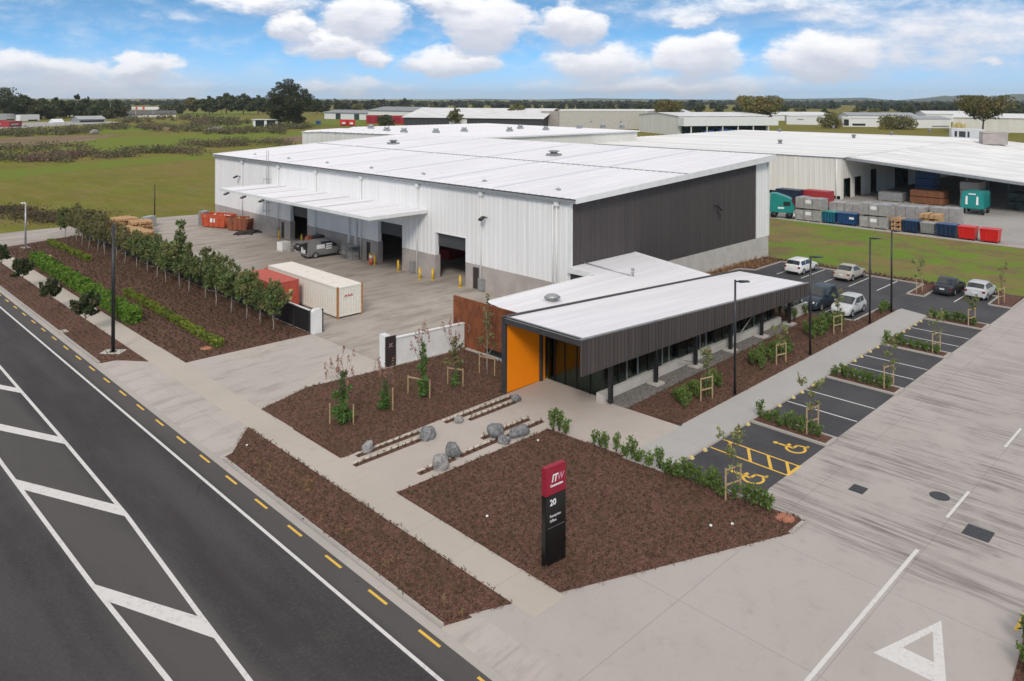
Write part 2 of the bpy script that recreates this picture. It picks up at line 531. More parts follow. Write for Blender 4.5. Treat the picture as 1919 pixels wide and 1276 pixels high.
    pm('desk_teal', (.20, .52, .44), (.12, .36, .30), 3, .5)
    # paint on the road
    def paint(name, c, worn):
        m, n, b = new_mat(name)
        p = wpos(n)
        a = n.ramp(n.noise(p, 5, 7, .8), .47, .74)
        a = n.m('MULTIPLY', a, n.ramp(n.noise(p, .5, 4), .3, .6))
        n.put(b.inputs['Base Color'], n.mix(n.m('MULTIPLY', a, .75), c, worn))
        b.inputs['Roughness'].default_value = .7
    paint('road_paint', (.64, .615, .595), (.27, .255, .245))
    paint('yellow_road_paint', (.72, .44, .06), (.36, .26, .10))
    # containers and bins
    def rusty(name, c, c2, rust, sc=1.2, lo=.60, hi=.74):
        m, n, b = new_mat(name)
        p = opos(n)
        a = n.noise(n.map(p, (1, 1, .5)), sc, 6, .68)
        k = n.noise(p, 6, 4, .7)
        col = n.mix(n.ramp(k, .4, .7), c, c2)
        n.put(b.inputs['Base Color'], n.mix(n.ramp(a, lo, hi), col, rust))
        b.inputs['Roughness'].default_value = .6
    rusty('white_container', (.72, .69, .63), (.62, .59, .535), (.38, .25, .15), 1.3, .60, .80)
    rusty('container_top', (.76, .71, .65), (.68, .62, .56), (.42, .27, .18), .9, .56, .78)
    rusty('rust_corner', (.42, .20, .06), (.30, .11, .03), (.55, .42, .30), 1.6, .55, .75)
    rusty('red_container', (.47, .085, .055), (.40, .07, .045), (.30, .08, .045), .8)
    rusty('orange_skip', (.50, .085, .030), (.42, .07, .025), (.22, .06, .03), 1.5)
    rusty('brown_skip', (.30, .085, .040), (.22, .07, .035), (.13, .05, .03), 1.8, .5, .7)
    for nm, c in [('teal_paint', (.012, .23, .215)), ('blue_paint', (.012, .060, .17)), ('red_paint', (.62, .018, .016)),
                  ('navy_paint', (.012, .022, .05)), ('dull_red', (.35, .03, .035)), ('maroon', (.30, .008, .030)),
                  ('white_paint', (.78, .78, .77)), ('silver_paint', (.52, .53, .54)), ('beige_paint', (.44, .41, .35)),
                  ('dark_car', (.022, .024, .032)), ('blue_car', (.022, .036, .050)), ('van_grey', (.21, .205, .205)),
                  ('rubber', (.012, .012, .012)), ('red_lens', (.22, .014, .014)), ('clear_lens', (.7, .7, .68)),
                  ('lettering', (.80, .80, .80)), ('pink_lettering', (.62, .33, .42)), ('light_red', (.55, .12, .10)),
                  ('pale_yellow', (.62, .50, .22)), ('blue_tarp', (.06, .16, .42))]:
        pm(nm, c, tuple(v * .9 for v in c), 2.0, .35 if 'car' in nm or 'paint' in nm else .5)
    pm('wrapped_pallet', (.34, .325, .315), (.26, .25, .245), 2.5, .35, c3=(.42, .41, .41), scale3=1.2)
    pm('raw_timber', (.52, .33, .165), (.42, .25, .12), 3, .8, stretch=(.4, 3, 3), c3=(.34, .17, .09), scale3=.8)
    pm('stake_timber', (.46, .33, .19), (.38, .26, .14), 3, .8)
    pm('scrap', (.03, .024, .022), (.05, .04, .035), 4, .8)
    pm('boulder', (.21, .207, .21), (.11, .11, .115), 5.5, .9, bumps=.9, c3=(.26, .255, .255), scale3=9)
    pm('pale_boulder', (.31, .295, .285), (.19, .183, .18), 5.5, .9, bumps=.9, c3=(.36, .34, .33), scale3=9)
    pm('iron_cover', (.05, .052, .056), (.035, .036, .04), 9, .6)
    pm('clay_lid', (.42, .17, .10), (.36, .14, .085), 4, .8)
    pm('paving_stone', (.60, .52, .45), (.52, .45, .39), 4, .85)
    # plants
    pm('bark', (.16, .125, .095), (.10, .075, .055), 4, .9, stretch=(1, 1, .2))
    pm('pale_bark', (.36, .33, .28), (.26, .23, .19), 4, .9, stretch=(1, 1, .3))
    leaf_mat('leaf_row', (.085, .135, .040), (.185, .225, .080), (.20, .18, .07), .9)
    leaf_mat('leaf_row_olive', (.14, .135, .055), (.24, .21, .09), (.15, .15, .05), .9)
    leaf_mat('leaf_magnolia', (0.034, 0.061, 0.024), (0.085, 0.116, 0.044), (0.119, 0.093, 0.048), 1.5)
    leaf_mat('leaf_hedge', (.095, .20, .020), (.20, .32, .045), (.075, .13, .02), 1.2)
    leaf_mat('leaf_low_hedge', (0.154, 0.210, 0.028), (0.238, 0.280, 0.042), (0.105, 0.126, 0.028), 1.2)
    leaf_mat('leaf_young', (0.072, 0.153, 0.036), (0.144, 0.234, 0.063), (0.090, 0.126, 0.036), 1.2)
    leaf_mat('leaf_pink', (0.312, 0.144, 0.120), (0.408, 0.228, 0.168), (0.240, 0.144, 0.084), 2.0)
    leaf_mat('leaf_staked', (.15, .19, .06), (.26, .29, .11), (.22, .17, .08), 1.5)
    leaf_mat('leaf_shrub', (.085, .155, .028), (.17, .245, .058), (.075, .11, .03), 2.0)
    leaf_mat('leaf_tuft', (.036, .029, .018), (.195, .140, .088), (.085, .085, .032), .5, 'w')
    leaf_mat('leaf_dry_tuft', (0.360, 0.204, 0.084), (0.288, 0.192, 0.096), None)
    leaf_mat('leaf_cypress', (0.035, 0.051, 0.022), (0.072, 0.088, 0.035), (0.088, 0.080, 0.035), .12)
    leaf_mat('leaf_wood', (0.046, 0.065, 0.028), (0.093, 0.109, 0.043), (0.132, 0.124, 0.053), .05)
    leaf_mat('leaf_scrub', (0.096, 0.099, 0.045), (0.168, 0.152, 0.074), (0.160, 0.104, 0.080), .05, 'w')
    leaf_mat('leaf_gum', (0.120, 0.128, 0.045), (0.200, 0.184, 0.067), (0.224, 0.160, 0.064), .12)
    leaf_mat('leaf_belt', (0.042, 0.061, 0.042), (0.072, 0.093, 0.058), (0.096, 0.096, 0.061), .01, 'w')
    pm('far_hill', (.060, .085, .055), (.085, .10, .06), .004, 1.0, space='w', spec=0)


make_materials()


# ------------------------------------------------------------------ geometry helpers
def at(px, py, z=0.0):
    """world point at height z that the photo shows at pixel (px, py): used to measure the place"""
    c, s_ = math.cos(ROLL), math.sin(ROLL)
    dx, dy = px - 959.5, py - HORY
    u, v = c * dx + s_ * dy, -s_ * dx + c * dy
    d = FOC * (H - z) / v
    r = u / FOC * d
    return (r * math.sin(YAW) + d * math.cos(YAW), -r * math.cos(YAW) + d * math.sin(YAW))


def height_at(x, y, py):
    d = x * math.cos(YAW) + y * math.sin(YAW)
    r = x * math.sin(YAW) - y * math.cos(YAW)
    return H - (py - HORY - ROLL * FOC * r / d) * d / FOC


def crop(x0, y0, k, a, b):
    return (x0 + a * k, y0 + b * k)


def tag(o, label=None, cat=None, group=None, kind=None):
    for k, v in (('label', label), ('category', cat), ('group', group), ('kind', kind)):
        if v:
            o[k] = v
    return o


def thing(name, label, cat, loc=(0, 0, 0), rz=0.0, group=None):
    o = bpy.data.objects.new(name, None)
    COL.objects.link(o)
    o.location = loc
    o.rotation_euler = (0, 0, rz)
    o.empty_display_size = .3
    return tag(o, label, cat, group)


def link_mesh(name, me, mats, parent=None):
    for mt in ([mats] if isinstance(mats, str) else mats):
        me.materials.append(MATS[mt])
    o = bpy.data.objects.new(name, me)
    COL.objects.link(o)
    if parent is not None:
        o.parent = parent
    return o


class MB:
    """collects faces of one part"""
    def __init__(s, off=(0, 0, 0)):
        s.v, s.f, s.mi, s.sm = [], [], [], []
        s.off = off

    def add(s, vs, fs, mi=0, smooth=False):
        b = len(s.v)
        ox, oy, oz = s.off
        s.v += [(x - ox, y - oy, z - oz) for (x, y, z) in vs]
        s.f += [tuple(b + i for i in f) for f in fs]
        s.mi += [mi] * len(fs)
        s.sm += [smooth] * len(fs)
        return s

    def box(s, x0, x1, y0, y1, z0, z1, mi=0):
        vs = [(x0, y0, z0), (x1, y0, z0), (x1, y1, z0), (x0, y1, z0), (x0, y0, z1), (x1, y0, z1), (x1, y1, z1), (x0, y1, z1)]
        return s.add(vs, [(0, 3, 2, 1), (4, 5, 6, 7), (0, 1, 5, 4), (1, 2, 6, 5), (2, 3, 7, 6), (3, 0, 4, 7)], mi)

    def hexa(s, b, t, mi=0):
        """b, t: four (x,y,z) below and above, anticlockwise"""
        return s.add(list(b) + list(t), [(0, 3, 2, 1), (4, 5, 6, 7), (0, 1, 5, 4), (1, 2, 6, 5), (2, 3, 7, 6), (3, 0, 4, 7)], mi)

    def prism(s, poly, z0, z1, mi=0):
        a = sum(poly[i][0] * poly[(i + 1) % len(poly)][1] - poly[(i + 1) % len(poly)][0] * poly[i][1] for i in range(len(poly)))
        if a < 0:
            poly = poly[::-1]
        n = len(poly)
        vs = [(x, y, z0) for x, y in poly] + [(x, y, z1) for x, y in poly]
        fs = [tuple(range(n - 1, -1, -1)), tuple(range(n, 2 * n))]
        fs += [(i, (i + 1) % n, n + (i + 1) % n, n + i) for i in range(n)]
        return s.add(vs, fs, mi)

    def cyl(s, x, y, z0, z1, r0, r1=None, n=12, mi=0, smooth=True):
        r1 = r0 if r1 is None else r1
        vs, fs = [], []
        for (z, r) in ((z0, r0), (z1, r1)):
            for i in range(n):
                a = 2 * math.pi * i / n
                vs.append((x + r * math.cos(a), y + r * math.sin(a), z))
        fs = [(i, (i + 1) % n, n + (i + 1) % n, n + i) for i in range(n)]
        s.add(vs, fs, mi, smooth)
        b = len(s.v) - 2 * n
        s.f += [tuple(b + i for i in range(n - 1, -1, -1)), tuple(b + n + i for i in range(n))]
        s.mi += [mi, mi]
        s.sm += [False, False]
        return s

    def tube(s, pts, r, n=8, mi=0):
        pts = [Vector(p) for p in pts]
        rs = r if isinstance(r, (list, tuple)) else [r] * len(pts)
        vs, fs = [], []
        for i, p in enumerate(pts):
            d = (pts[min(i + 1, len(pts) - 1)] - pts[max(i - 1, 0)]).normalized()
            up = Vector((0, 0, 1)) if abs(d.z) < .95 else Vector((1, 0, 0))
            a = d.cross(up).normalized()
            b = d.cross(a)
            for k in range(n):
                t = 2 * math.pi * k / n
                q = p + (a * math.cos(t) + b * math.sin(t)) * rs[i]
                vs.append(tuple(q))
        for i in range(len(pts) - 1):
            for k in range(n):
                fs.append((i * n + k, i * n + (k + 1) % n, (i + 1) * n + (k + 1) % n, (i + 1) * n + k))
        fs.append(tuple(range(n)))
        fs.append(tuple((len(pts) - 1) * n + k for k in range(n - 1, -1, -1)))
        return s.add(vs, fs, mi, True)

    def build(s, name, mats, parent=None, bevel=0.0):
        me = bpy.data.meshes.new(name)
        me.from_pydata(s.v, [], s.f)
        me.polygons.foreach_set('material_index', s.mi)
        me.polygons.foreach_set('use_smooth', s.sm)
        o = link_mesh(name, me, mats, parent)
        bm = bmesh.new()
        bm.from_mesh(me)
        bmesh.ops.recalc_face_normals(bm, faces=bm.faces)
        if bevel:
            bmesh.ops.bevel(bm, geom=[e for e in bm.edges if len(e.link_faces) == 2 and e.calc_face_angle(0) > .6],
                            offset=bevel, segments=2, affect='EDGES', clamp_overlap=True)
        bm.to_mesh(me)
        bm.free()
        return o


def build_each(mb, name, mats, parent, bevel=0.0):
    """one object for every separate piece collected in mb"""
    par = list(range(len(mb.v)))

    def find(a):
        while par[a] != a:
            par[a] = par[par[a]]
            a = par[a]
        return a
    for f in mb.f:
        r = find(f[0])
        for v in f[1:]:
            par[find(v)] = r
    groups = {}
    for i, f in enumerate(mb.f):
        groups.setdefault(find(f[0]), []).append(i)
    out = []
    for fl in groups.values():
        ids = sorted({v for i in fl for v in mb.f[i]})
        mp = {v: k for k, v in enumerate(ids)}
        q = MB()
        q.v = [mb.v[v] for v in ids]
        q.f = [tuple(mp[v] for v in mb.f[i]) for i in fl]
        q.mi = [mb.mi[i] for i in fl]
        q.sm = [mb.sm[i] for i in fl]
        out.append(q.build(name, mats, parent, bevel))
    return out


def struct(name, mb, mats, bevel=0.0):
    return tag(mb.build(name, mats, None, bevel), kind='structure')


def quads_mesh(name, Q):
    """mesh of loose quads, Q: (N,4,3)"""
    N = len(Q)
    me = bpy.data.meshes.new(name)
    me.vertices.add(4 * N)
    me.vertices.foreach_set('co', np.ascontiguousarray(Q, dtype=np.float32).ravel())
    me.loops.add(4 * N)
    me.loops.foreach_set('vertex_index', np.arange(4 * N, dtype=np.int32))
    me.polygons.add(N)
    me.polygons.foreach_set('loop_start', np.arange(0, 4 * N, 4, dtype=np.int32))
    me.polygons.foreach_set('loop_total', np.full(N, 4, dtype=np.int32))
    me.update(calc_edges=True)
    return me


def leaves(C, size, flat=0.0, jitter=.5, aspect=.55):
    """one small leaf-like quad at each centre"""
    N = len(C)
    a = NPR.normal(size=(N, 3))
    a[:, 2] *= (1 - flat)
    a /= np.linalg.norm(a, axis=1, keepdims=True) + 1e-9
    t = NPR.normal(size=(N, 3))
    b = np.cross(a, t)
    b /= np.linalg.norm(b, axis=1, keepdims=True) + 1e-9
    s = size * (1 - jitter + 2 * jitter * NPR.random(N))[:, None]
    a, b = a * s, b * s * aspect
    return np.stack([C - a, C - b * .9, C + a, C + b], axis=1)


def blob_points(blobs, n, shell=.45):
    """points spread in ellipsoid blobs (x,y,z,rx,ry,rz), denser toward their outsides"""
    vol = np.array([b[3] * b[4] * b[5] for b in blobs]) ** (2 / 3)
    idx = NPR.choice(len(blobs), size=n, p=vol / vol.sum())
    B = np.array(blobs)[idx]
    d = NPR.normal(size=(n, 3))
    d /= np.linalg.norm(d, axis=1, keepdims=True)
    r = NPR.random(n) ** shell
    return B[:, :3] + d * r[:, None] * B[:, 3:6]


def copy_tree(o, parent=None):
    c = o.copy()
    COL.objects.link(c)
    if parent is not None:
        c.parent = parent
    for ch in list(o.children):
        copy_tree(ch, c)
    return c


def copy_of(src, loc, rz=0.0, scale=1.0, label=None, group=None):
    c = copy_tree(src)
    c.location = loc
    c.rotation_euler = (0, 0, rz)
    c.scale = (scale,) * 3 if isinstance(scale, (int, float)) else scale
    if label:
        c['label'] = label
    if group:
        c['group'] = group
    return c


def text_mesh(body, size, name, mat, parent, loc, rot, depth=.004, scale=(1, 1, 1), shear=0.0, bold=0.0):
    cu = bpy.data.curves.new(name, 'FONT')
    cu.body = body
    cu.size = size
    cu.extrude = depth
    cu.shear = shear
    cu.offset = bold
    cu.resolution_u = 3
    tmp = bpy.data.objects.new(name, cu)
    COL.objects.link(tmp)
    bpy.context.view_layer.update()
    me = bpy.data.meshes.new_from_object(tmp.evaluated_get(bpy.context.evaluated_depsgraph_get()))
    bpy.data.objects.remove(tmp)
    bpy.data.curves.remove(cu)
    o = link_mesh(name, me, mat, parent)
    o.location = loc
    o.rotation_euler = rot
    o.scale = scale
    return o


def ribbed(mb, axis, c, a0, a1, z0, z1, pitch, depth, out, mi=0, zf=None):
    """upright ribbed sheet on the plane axis=c from a0 to a1; ribs stand 'depth' toward 'out' (+1/-1); zf(a) gives a sloping top"""
    prof = []
    a = a0
    while a < a1 - 1e-6:
        for (f, h) in ((0, 0), (.62, 0), (.70, 1), (.92, 1)):
            if a + f * pitch < a1:
                prof.append((a + f * pitch, h))
        a += pitch
    prof.append((a1, 0))
    vs, fs = [], []
    for (p, h) in prof:
        k = c + out * depth * h
        zt = zf(p) if zf else z1
        if axis == 'x':
            vs += [(k, p, z0), (k, p, zt)]
        else:
            vs += [(p, k, z0), (p, k, zt)]
    for i in range(len(prof) - 1):
        fs.append((2 * i, 2 * i + 2, 2 * i + 3, 2 * i + 1))
    mb.add(vs, fs, mi)


def ribbed_roof(mb, x0, x1, y0, y1, zf, pitch, depth, along='x', mi=0):
    """roof sheet with ribs running along x (or y); zf(x,y) is its height"""
    prof = []
    lo, hi = (y0, y1) if along == 'x' else (x0, x1)
    a = lo
    while a < hi - 1e-6:
        for (f, h) in ((0, 0), (.80, 0), (.86, 1), (.94, 1)):
            if a + f * pitch < hi:
                prof.append((a + f * pitch, h))
        a += pitch
    prof.append((hi, 0))
    vs, fs = [], []
    for (p, h) in prof:
        if along == 'x':
            vs += [(x0, p, zf(x0, p) + h * depth), (x1, p, zf(x1, p) + h * depth)]
        else:
            vs += [(p, y0, zf(p, y0) + h * depth), (p, y1, zf(p, y1) + h * depth)]
    for i in range(len(prof) - 1):
        fs.append((2 * i, 2 * i + 1, 2 * i + 3, 2 * i + 2))
    mb.add(vs, fs, mi)

# ================================================================== THE GROUND
def slab(name, poly, z1, mat, z0=-.3):
    mb = MB()
    mb.prism(poly, z0, z1)
    return struct(name, mb, mat)


BEDS = {}


def build_ground():
    # meadow out to the horizon
    mb = MB()
    L = 10800
    mb.add([(-L, -L, -.15), (L, -L, -.15), (L, L, -.15), (-L, L, -.15)], [(0, 1, 2, 3)])
    struct('ground', mb, 'meadow')
    # street with its painted markings
    road = slab('road', [(-40, -60), (16.62, -60), (16.62, 420), (-40, 420)], -.12, 'street_asphalt')

    def strip(name, p, q, w, z, mat, parent):
        p, q = Vector((p[0], p[1], 0)), Vector((q[0], q[1], 0))
        d = (q - p).normalized()
        nrm = Vector((-d.y, d.x, 0)) * w / 2
        vs = [p + nrm, p - nrm, q - nrm, q + nrm]
        mb = MB()
        mb.add([(v.x, v.y, z) for v in vs], [(0, 1, 2, 3)])
        return mb.build(name, mat, parent)
    zr = -.116
    strip('edge_line', (15.47, -50), (15.47, 300), .14, zr, 'road_paint', road)

    def poly_line(name, pts, w):
        mb = MB()
        vs, fs = [], []
        for i, p in enumerate(pts):
            a = Vector(pts[min(i + 1, len(pts) - 1)]) - Vector(pts[max(i - 1, 0)])
            a.normalize()
            k = Vector((-a.y, a.x)) * w / 2
            vs += [(p[0] + k.x, p[1] + k.y, zr), (p[0] - k.x, p[1] - k.y, zr)]
        for i in range(len(pts) - 1):
            fs.append((2 * i, 2 * i + 1, 2 * i + 3, 2 * i + 2))
        mb.add(vs, fs)
        return mb.build(name, 'road_paint', road)
    poly_line('median_line', [(10.9, -30), (11.17, 22.8), (11.34, 27.1), (11.74, 35.8), (11.9, 45.5), (12.05, 61), (12.4, 150), (12.6, 300)], .17)
    poly_line('median_line', [(9.9, -20), (9.37, 24.7), (9.15, 31.8), (8.95, 45.2), (8.8, 80), (8.6, 300)], .17)
    for k, (a, b, c, d) in enumerate([((9.15, 31.75), (11.3, 27.0), (11.24, 25.5), (9.2, 30.3)),
                                      ((8.97, 43.1), (11.7, 37.1), (11.68, 35.75), (8.96, 41.75)),
                                      ((9.0, 52.9), (11.9, 46.55), (11.9, 45.3), (8.95, 51.5)),
                                      ((8.9, 63.0), (12.0, 56.2), (12.0, 55.0), (8.9, 61.7)),
                                      ((8.85, 73.4), (12.1, 66.4), (12.1, 65.2), (8.85, 72.2)),
                                      ((9.3, 20.3), (11.1, 16.3), (11.1, 14.8), (9.35, 18.8))]):
        mb = MB()
        mb.add([(x, y, zr + .003) for x, y in (a, b, c, d)], [(0, 1, 2, 3)])
        mb.build('hatch_stripe', 'road_paint', road)
    y = 16.9
    while y < 110:
        strip('yellow_dash', (16.40, y), (16.40, y + 1.15), .11, zr, 'yellow_road_paint', road)
        y += 3.03
    # kerb channel and kerb along the street
    mb = MB()
    mb.box(16.62, 16.98, -60, 420, -.3, -.108)
    struct('gutter', mb, 'kerb_concrete')
    for (a, b) in ((20.6, 37.9), (57.6, 107.5), (122, 420)):
        mb = MB()
        mb.hexa([(16.98, a, -.3), (17.14, a, -.3), (17.14, b, -.3), (16.98, b, -.3)],
                [(17.02, a, .015), (17.14, a, .015), (17.14, b, .015), (17.02, b, .015)])
        struct('kerb', mb, 'kerb_concrete', .02)
    # sloping vehicle crossings from the channel up to the site
    def apron(y0, y1):
        mb = MB()
        mb.add([(16.98, y0, -.106), (16.98, y1, -.106), (18.3, y1, 0), (18.3, y0, 0)], [(0, 3, 2, 1)])
        struct('vehicle_crossing', mb, 'crossing_concrete')
    apron(-60, 20.6)
    apron(37.9, 57.6)
    apron(107.5, 122)
    # paved surfaces
    slab('driveway', [(18.3, -60), (160, -60), (160, 10), (120, 14.5), (84, 17.12), (18.3, 17.12)], 0.0, 'driveway_concrete')
    slab('driveway_apron', [(18.3, 17.12), (33, 17.12), (31, 21), (18.3, 21)], -.001, 'driveway_concrete')
    slab('crossing', [(18.3, 37.5), (30.8, 42), (30.8, 58), (18.3, 58)], 0.0, 'crossing_concrete')
    slab('yard', [(30.8, 42), (66, 42.75), (66, 113), (56, 118), (43.3, 120.8), (18.3, 121), (18.3, 108.5), (30.8, 112.5)],
         0.0, 'yard_concrete')
    mb = MB()
    # tapered street-side ground under the beds
    mb.prism([(17.14, 20.6), (19.6, 19.4), (33, 14.4), (33, 42.8), (17.14, 38)], -.3, -.02)
    mb.prism([(17.14, 57.5), (31, 52.5), (31, 113), (17.14, 108.5)], -.3, -.02)
    struct('subsoil', mb, 'bark_mulch')
    slab('footpath', [(19.55, 18.6), (21.2, 18.6), (21.2, 121), (19.55, 121)], .004, 'path_concrete')
    slab('plaza', [(21.2, 28.95), (31.3, 28.75), (31.7, 21.5), (36.8, 23.7), (36.6, 28.2), (36.85, 28.2), (36.85, 34.0), (21.2, 33.7)],
         .008, 'plaza_concrete')
    slab('carpark', [(32.2, 17.12), (84, 17.12), (82.0, 42.7), (58, 42.7), (58, 26.5), (32.2, 23.7)], -.008, 'carpark_asphalt')
    slab('carpark_path', [(31.6, 21.5), (70.3, 21.5), (71.0, 23.72), (31.4, 23.72)], .09, 'grey_path_concrete')
    mb = MB()
    mb.hexa([(31.6, 21.33, -.3), (70.2, 21.33, -.3), (70.2, 21.5, -.3), (31.6, 21.5, -.3)],
            [(31.6, 21.36, .094), (70.2, 21.36, .094), (70.2, 21.5, .094), (31.6, 21.5, .094)])
    struct('kerb', mb, 'kerb_concrete', .015)
    # planting beds
    def bed(key, poly, z=.035):
        BEDS[key] = (poly, z)
        return slab('garden_bed', poly, z, 'bark_mulch')
    bed('verge', [(17.15, 37.55), (19.53, 40.4), (19.53, 19.7), (17.15, 20.75)])
    bed('verge2', [(17.15, 58.2), (19.5, 55.3), (19.5, 107.6), (17.15, 107.6)])
    bed('entry', [(21.25, 42.2), (21.35, 33.65), (32.95, 33.95), (33.0, 34.6), (36.9, 34.7), (37.15, 43.4), (36.7, 42.05), (30.4, 42.7), (24.9, 43.4)])
    bed('sign', [(21.23, 28.93), (21.23, 18.9), (31.0, 14.72), (32.2, 14.75), (32.45, 15.0), (32.1, 17.05), (31.85, 21.4), (31.25, 28.65)])
    bed('long', [(21.25, 53.3), (30.7, 53.0), (30.7, 112.2), (21.25, 107.3)])
    bed('office', [(36.65, 27.35), (37.1, 23.8), (70.6, 23.8), (69.7, 25.0), (64.3, 25.05), (64.2, 27.9), (60.4, 28.0)], .04)
    slab('gravel_strip', [(36.6, 27.35), (60.4, 27.95), (60.5, 29.25), (36.5, 29.25)], .03, 'gravel')
    bed('office2', [(60.5, 27.95), (64.0, 27.95), (64.0, 32.5), (60.5, 32.5)], .045)
    isl = [(40.25, 41.30), (50.25, 51.40), (59.9, 61.0), (69.4, 71.0)]
    for i, (a, b) in enumerate(isl):
        bed('island%d' % i, [(a, 17.2), (b, 17.2), (b, 21.32), (a, 21.32)], .07)
        mb = MB()
        ring = [(a - .16, 17.0, a, 21.32), (b, 17.0, b + .16, 21.32), (a, 17.0, b, 17.2)]
        for (x0, y0, x1, y1) in ring:
            mb.box(x0, x1, y0, y1, -.2, .10)
        struct('kerb', mb, 'kerb_concrete')
    bed('far1', [(77.1, 23.85), (82.2, 23.95), (82.2, 25.25), (77.1, 25.15)], .06)
    bed('far2', [(78.4, 17.25), (83.6, 17.3), (83.4, 18.75), (78.4, 18.7)], .06)
    bed('farstrip', [(82.15, 18.8), (83.9, 18.8), (83.2, 42.6), (81.3, 42.6), (81.3, 40.0), (82.0, 40.0)], .04)
    bed('wallbed', [(58, 41.2), (75.4, 41.6), (76.1, 40.1), (81.3, 40.1), (81.3, 42.75), (58, 42.75)], .05)

    def kerbline(pts, w=.15, z=.10, name='kerb'):
        mb = MB()
        for p, q in zip(pts[:-1], pts[1:]):
            p, q = Vector(p), Vector(q)
            d = (q - p).normalized()
            k = Vector((-d.y, d.x)) * w
            c = [p, q, q + k, p + k]
            mb.prism([(v.x, v.y) for v in c], -.2, z)
        return struct(name, mb, 'kerb_concrete')
    kerbline([(82.2, 23.82), (77.0, 23.72), (76.95, 25.3), (82.0, 25.4), (82.0, 40.0), (76.0, 39.95), (75.2, 41.5), (58, 41.1)][::-1])
    kerbline([(84, 17.12), (78.28, 17.12), (78.25, 18.8), (82.1, 18.9)], .13)
    kerbline([(82.1, 18.9), (82.1, 23.8)], .13)
    kerbline([(64.2, 27.9), (64.25, 25.08), (69.75, 25.05)], .15)
    kerbline([(36.9, 23.72), (70.6, 23.72)], .08, .095)
    kerbline([(32.15, 21.3), (32.15, 17.0)], .13)
    kerbline([(31.0, 14.64), (32.3, 14.62), (32.62, 15.0)], .14, .09)
    # stall lines
    cp = bpy.data.objects['carpark']
    zc = -.004
    for x in (44.5, 47.1, 53.85, 56.45, 63.45, 66.0):
        strip('stall_line', (x, 17.2), (x, 21.33), .11, zc, 'road_paint', cp)
    for (a, b) in (((70, 215), (120, 190)), ((245, 245), (380, 195)), ((425, 275), (500, 240)), ((615, 308), (750, 238)), ((820, 338), (955, 270))):
        p, q = at(*crop(1440, 460, .2496, *a)), at(*crop(1440, 460, .2496, *b))
        ym = (p[1] + q[1]) / 2
        strip('stall_line', (p[0], ym), (81.8, ym), .11, zc, 'road_paint', cp)
    strip('stall_line', (77.1, 21.3), (81.8, 21.3), .11, zc, 'road_paint', cp)
    strip('stall_line', (64.6, 28.0), (69.3, 28.0), .10, zc, 'road_paint', cp)
    for x in (35.73, 37.03):
        strip('hatch_line', (x, 17.15), (x, 21.3), .11, zc, 'yellow_road_paint', cp)
    for (a, b) in (((35.75, 20.15), (37.0, 20.9)), ((35.75, 19.05), (37.0, 19.85)), ((35.75, 17.95), (37.0, 18.75)), ((35.75, 17.0), (37.0, 17.75))):
        strip('hatch_line', a, b, .15, zc + .003, 'yellow_road_paint', cp)
    strip('hatch_line', (35.7, 17.1), (37.1, 17.1), .16, zc + .005, 'yellow_road_paint', cp)

    def wheelchair(cx, cy):
        """the painted access symbol: ring of the wheel, seated figure, head"""
        mb = MB()
        vs, fs = [], []
        n = 26
        for i in range(n):
            t = R(-65) - R(285) * i / (n - 1) if False else R(35) - R(270) * i / (n - 1)
            for r in (.40, .53):
                vs.append((cx + r * math.sin(t) * 1.05, cy + r * math.cos(t), zc))
        for i in range(n - 1):
            fs.append((2 * i, 2 * i + 1, 2 * i + 3, 2 * i + 2))
        mb.add(vs, fs)
        o = mb.build('access_symbol', 'yellow_road_paint', cp)
        mb = MB()

        def bar(p, q, w):
            p, q = Vector(p), Vector(q)
            d = (q - p).normalized()
            k = Vector((-d.y, d.x)) * w / 2
            mb.add([((cx + v.x), (cy + v.y), zc + .003) for v in (p + k, p - k, q - k, q + k)], [(0, 1, 2, 3)])
        # local +y points to the kerb, head up there
        bar((-.05, .92), (-.02, .10), .16)
        bar((-.02, .14), (.44, .10), .14)
        bar((.42, .14), (.56, -.42), .14)
        bar((.56, -.38), (.74, -.34), .12)
        bar((-.04, .52), (.34, .48), .10)
        mb.add([(cx - .06 + .14 * math.cos(a), cy + 1.08 + .14 * math.sin(a), zc + .003) for a in [2 * math.pi * i / 12 for i in range(12)]],
               [tuple(range(12))])
        mb.build('access_symbol', 'yellow_road_paint', cp)
    wheelchair(38.75, 18.1)
    wheelchair(34.25, 18.1)
    # marks on the driveway
    dw = bpy.data.objects['driveway']
    zd = .004
    strip('lane_line', (19.4, 10.62), (33.6, 10.58), .15, zd, 'road_paint', dw)
    for a, b in ((37.1, 40.3), (46.8, 50.1), (56.6, 59.9), (66.4, 69.7)):
        strip('lane_line', (a, 10.5), (b, 10.48), .13, zd, 'road_paint', dw)
    # give-way triangle
    mb = MB()
    A, B_, C_ = Vector((26.3, 9.62)), Vector((29.62, 8.55)), Vector((26.35, 7.45))
    a2, b2, c2 = Vector((27.25, 9.03)), Vector((28.8, 8.58)), Vector((27.25, 8.08))
    mb.add([(v.x, v.y, zd) for v in (A, B_, C_, a2, b2, c2)], [(0, 3, 4, 1), (1, 4, 5, 2), (2, 5, 3, 0)])
    mb.build('give_way_triangle', 'road_paint', dw)
    strip('yellow_line', (30.9, 6.6), (34.5, 6.5), .13, zd, 'yellow_road_paint', dw)
    # grass beyond the car park, the kerb and the neighbour's yard
    slab('grass', [(83.3, 18.6), (84, 17.0), (120, 14.4), (160, 9.9), (160, 5), (200, 0), (111.2, 18), (111.2, 125), (84.4, 125), (84.4, 42.8), (83.2, 42.6)], -.05, 'green_grass')
    slab('neighbour_yard', [(111.9, 8), (260, -20), (260, 130), (111.9, 130)], -.03, 'far_yard_concrete')
    mb = MB()
    mb.box(111.25, 111.9, 10, 125, -.3, .06)
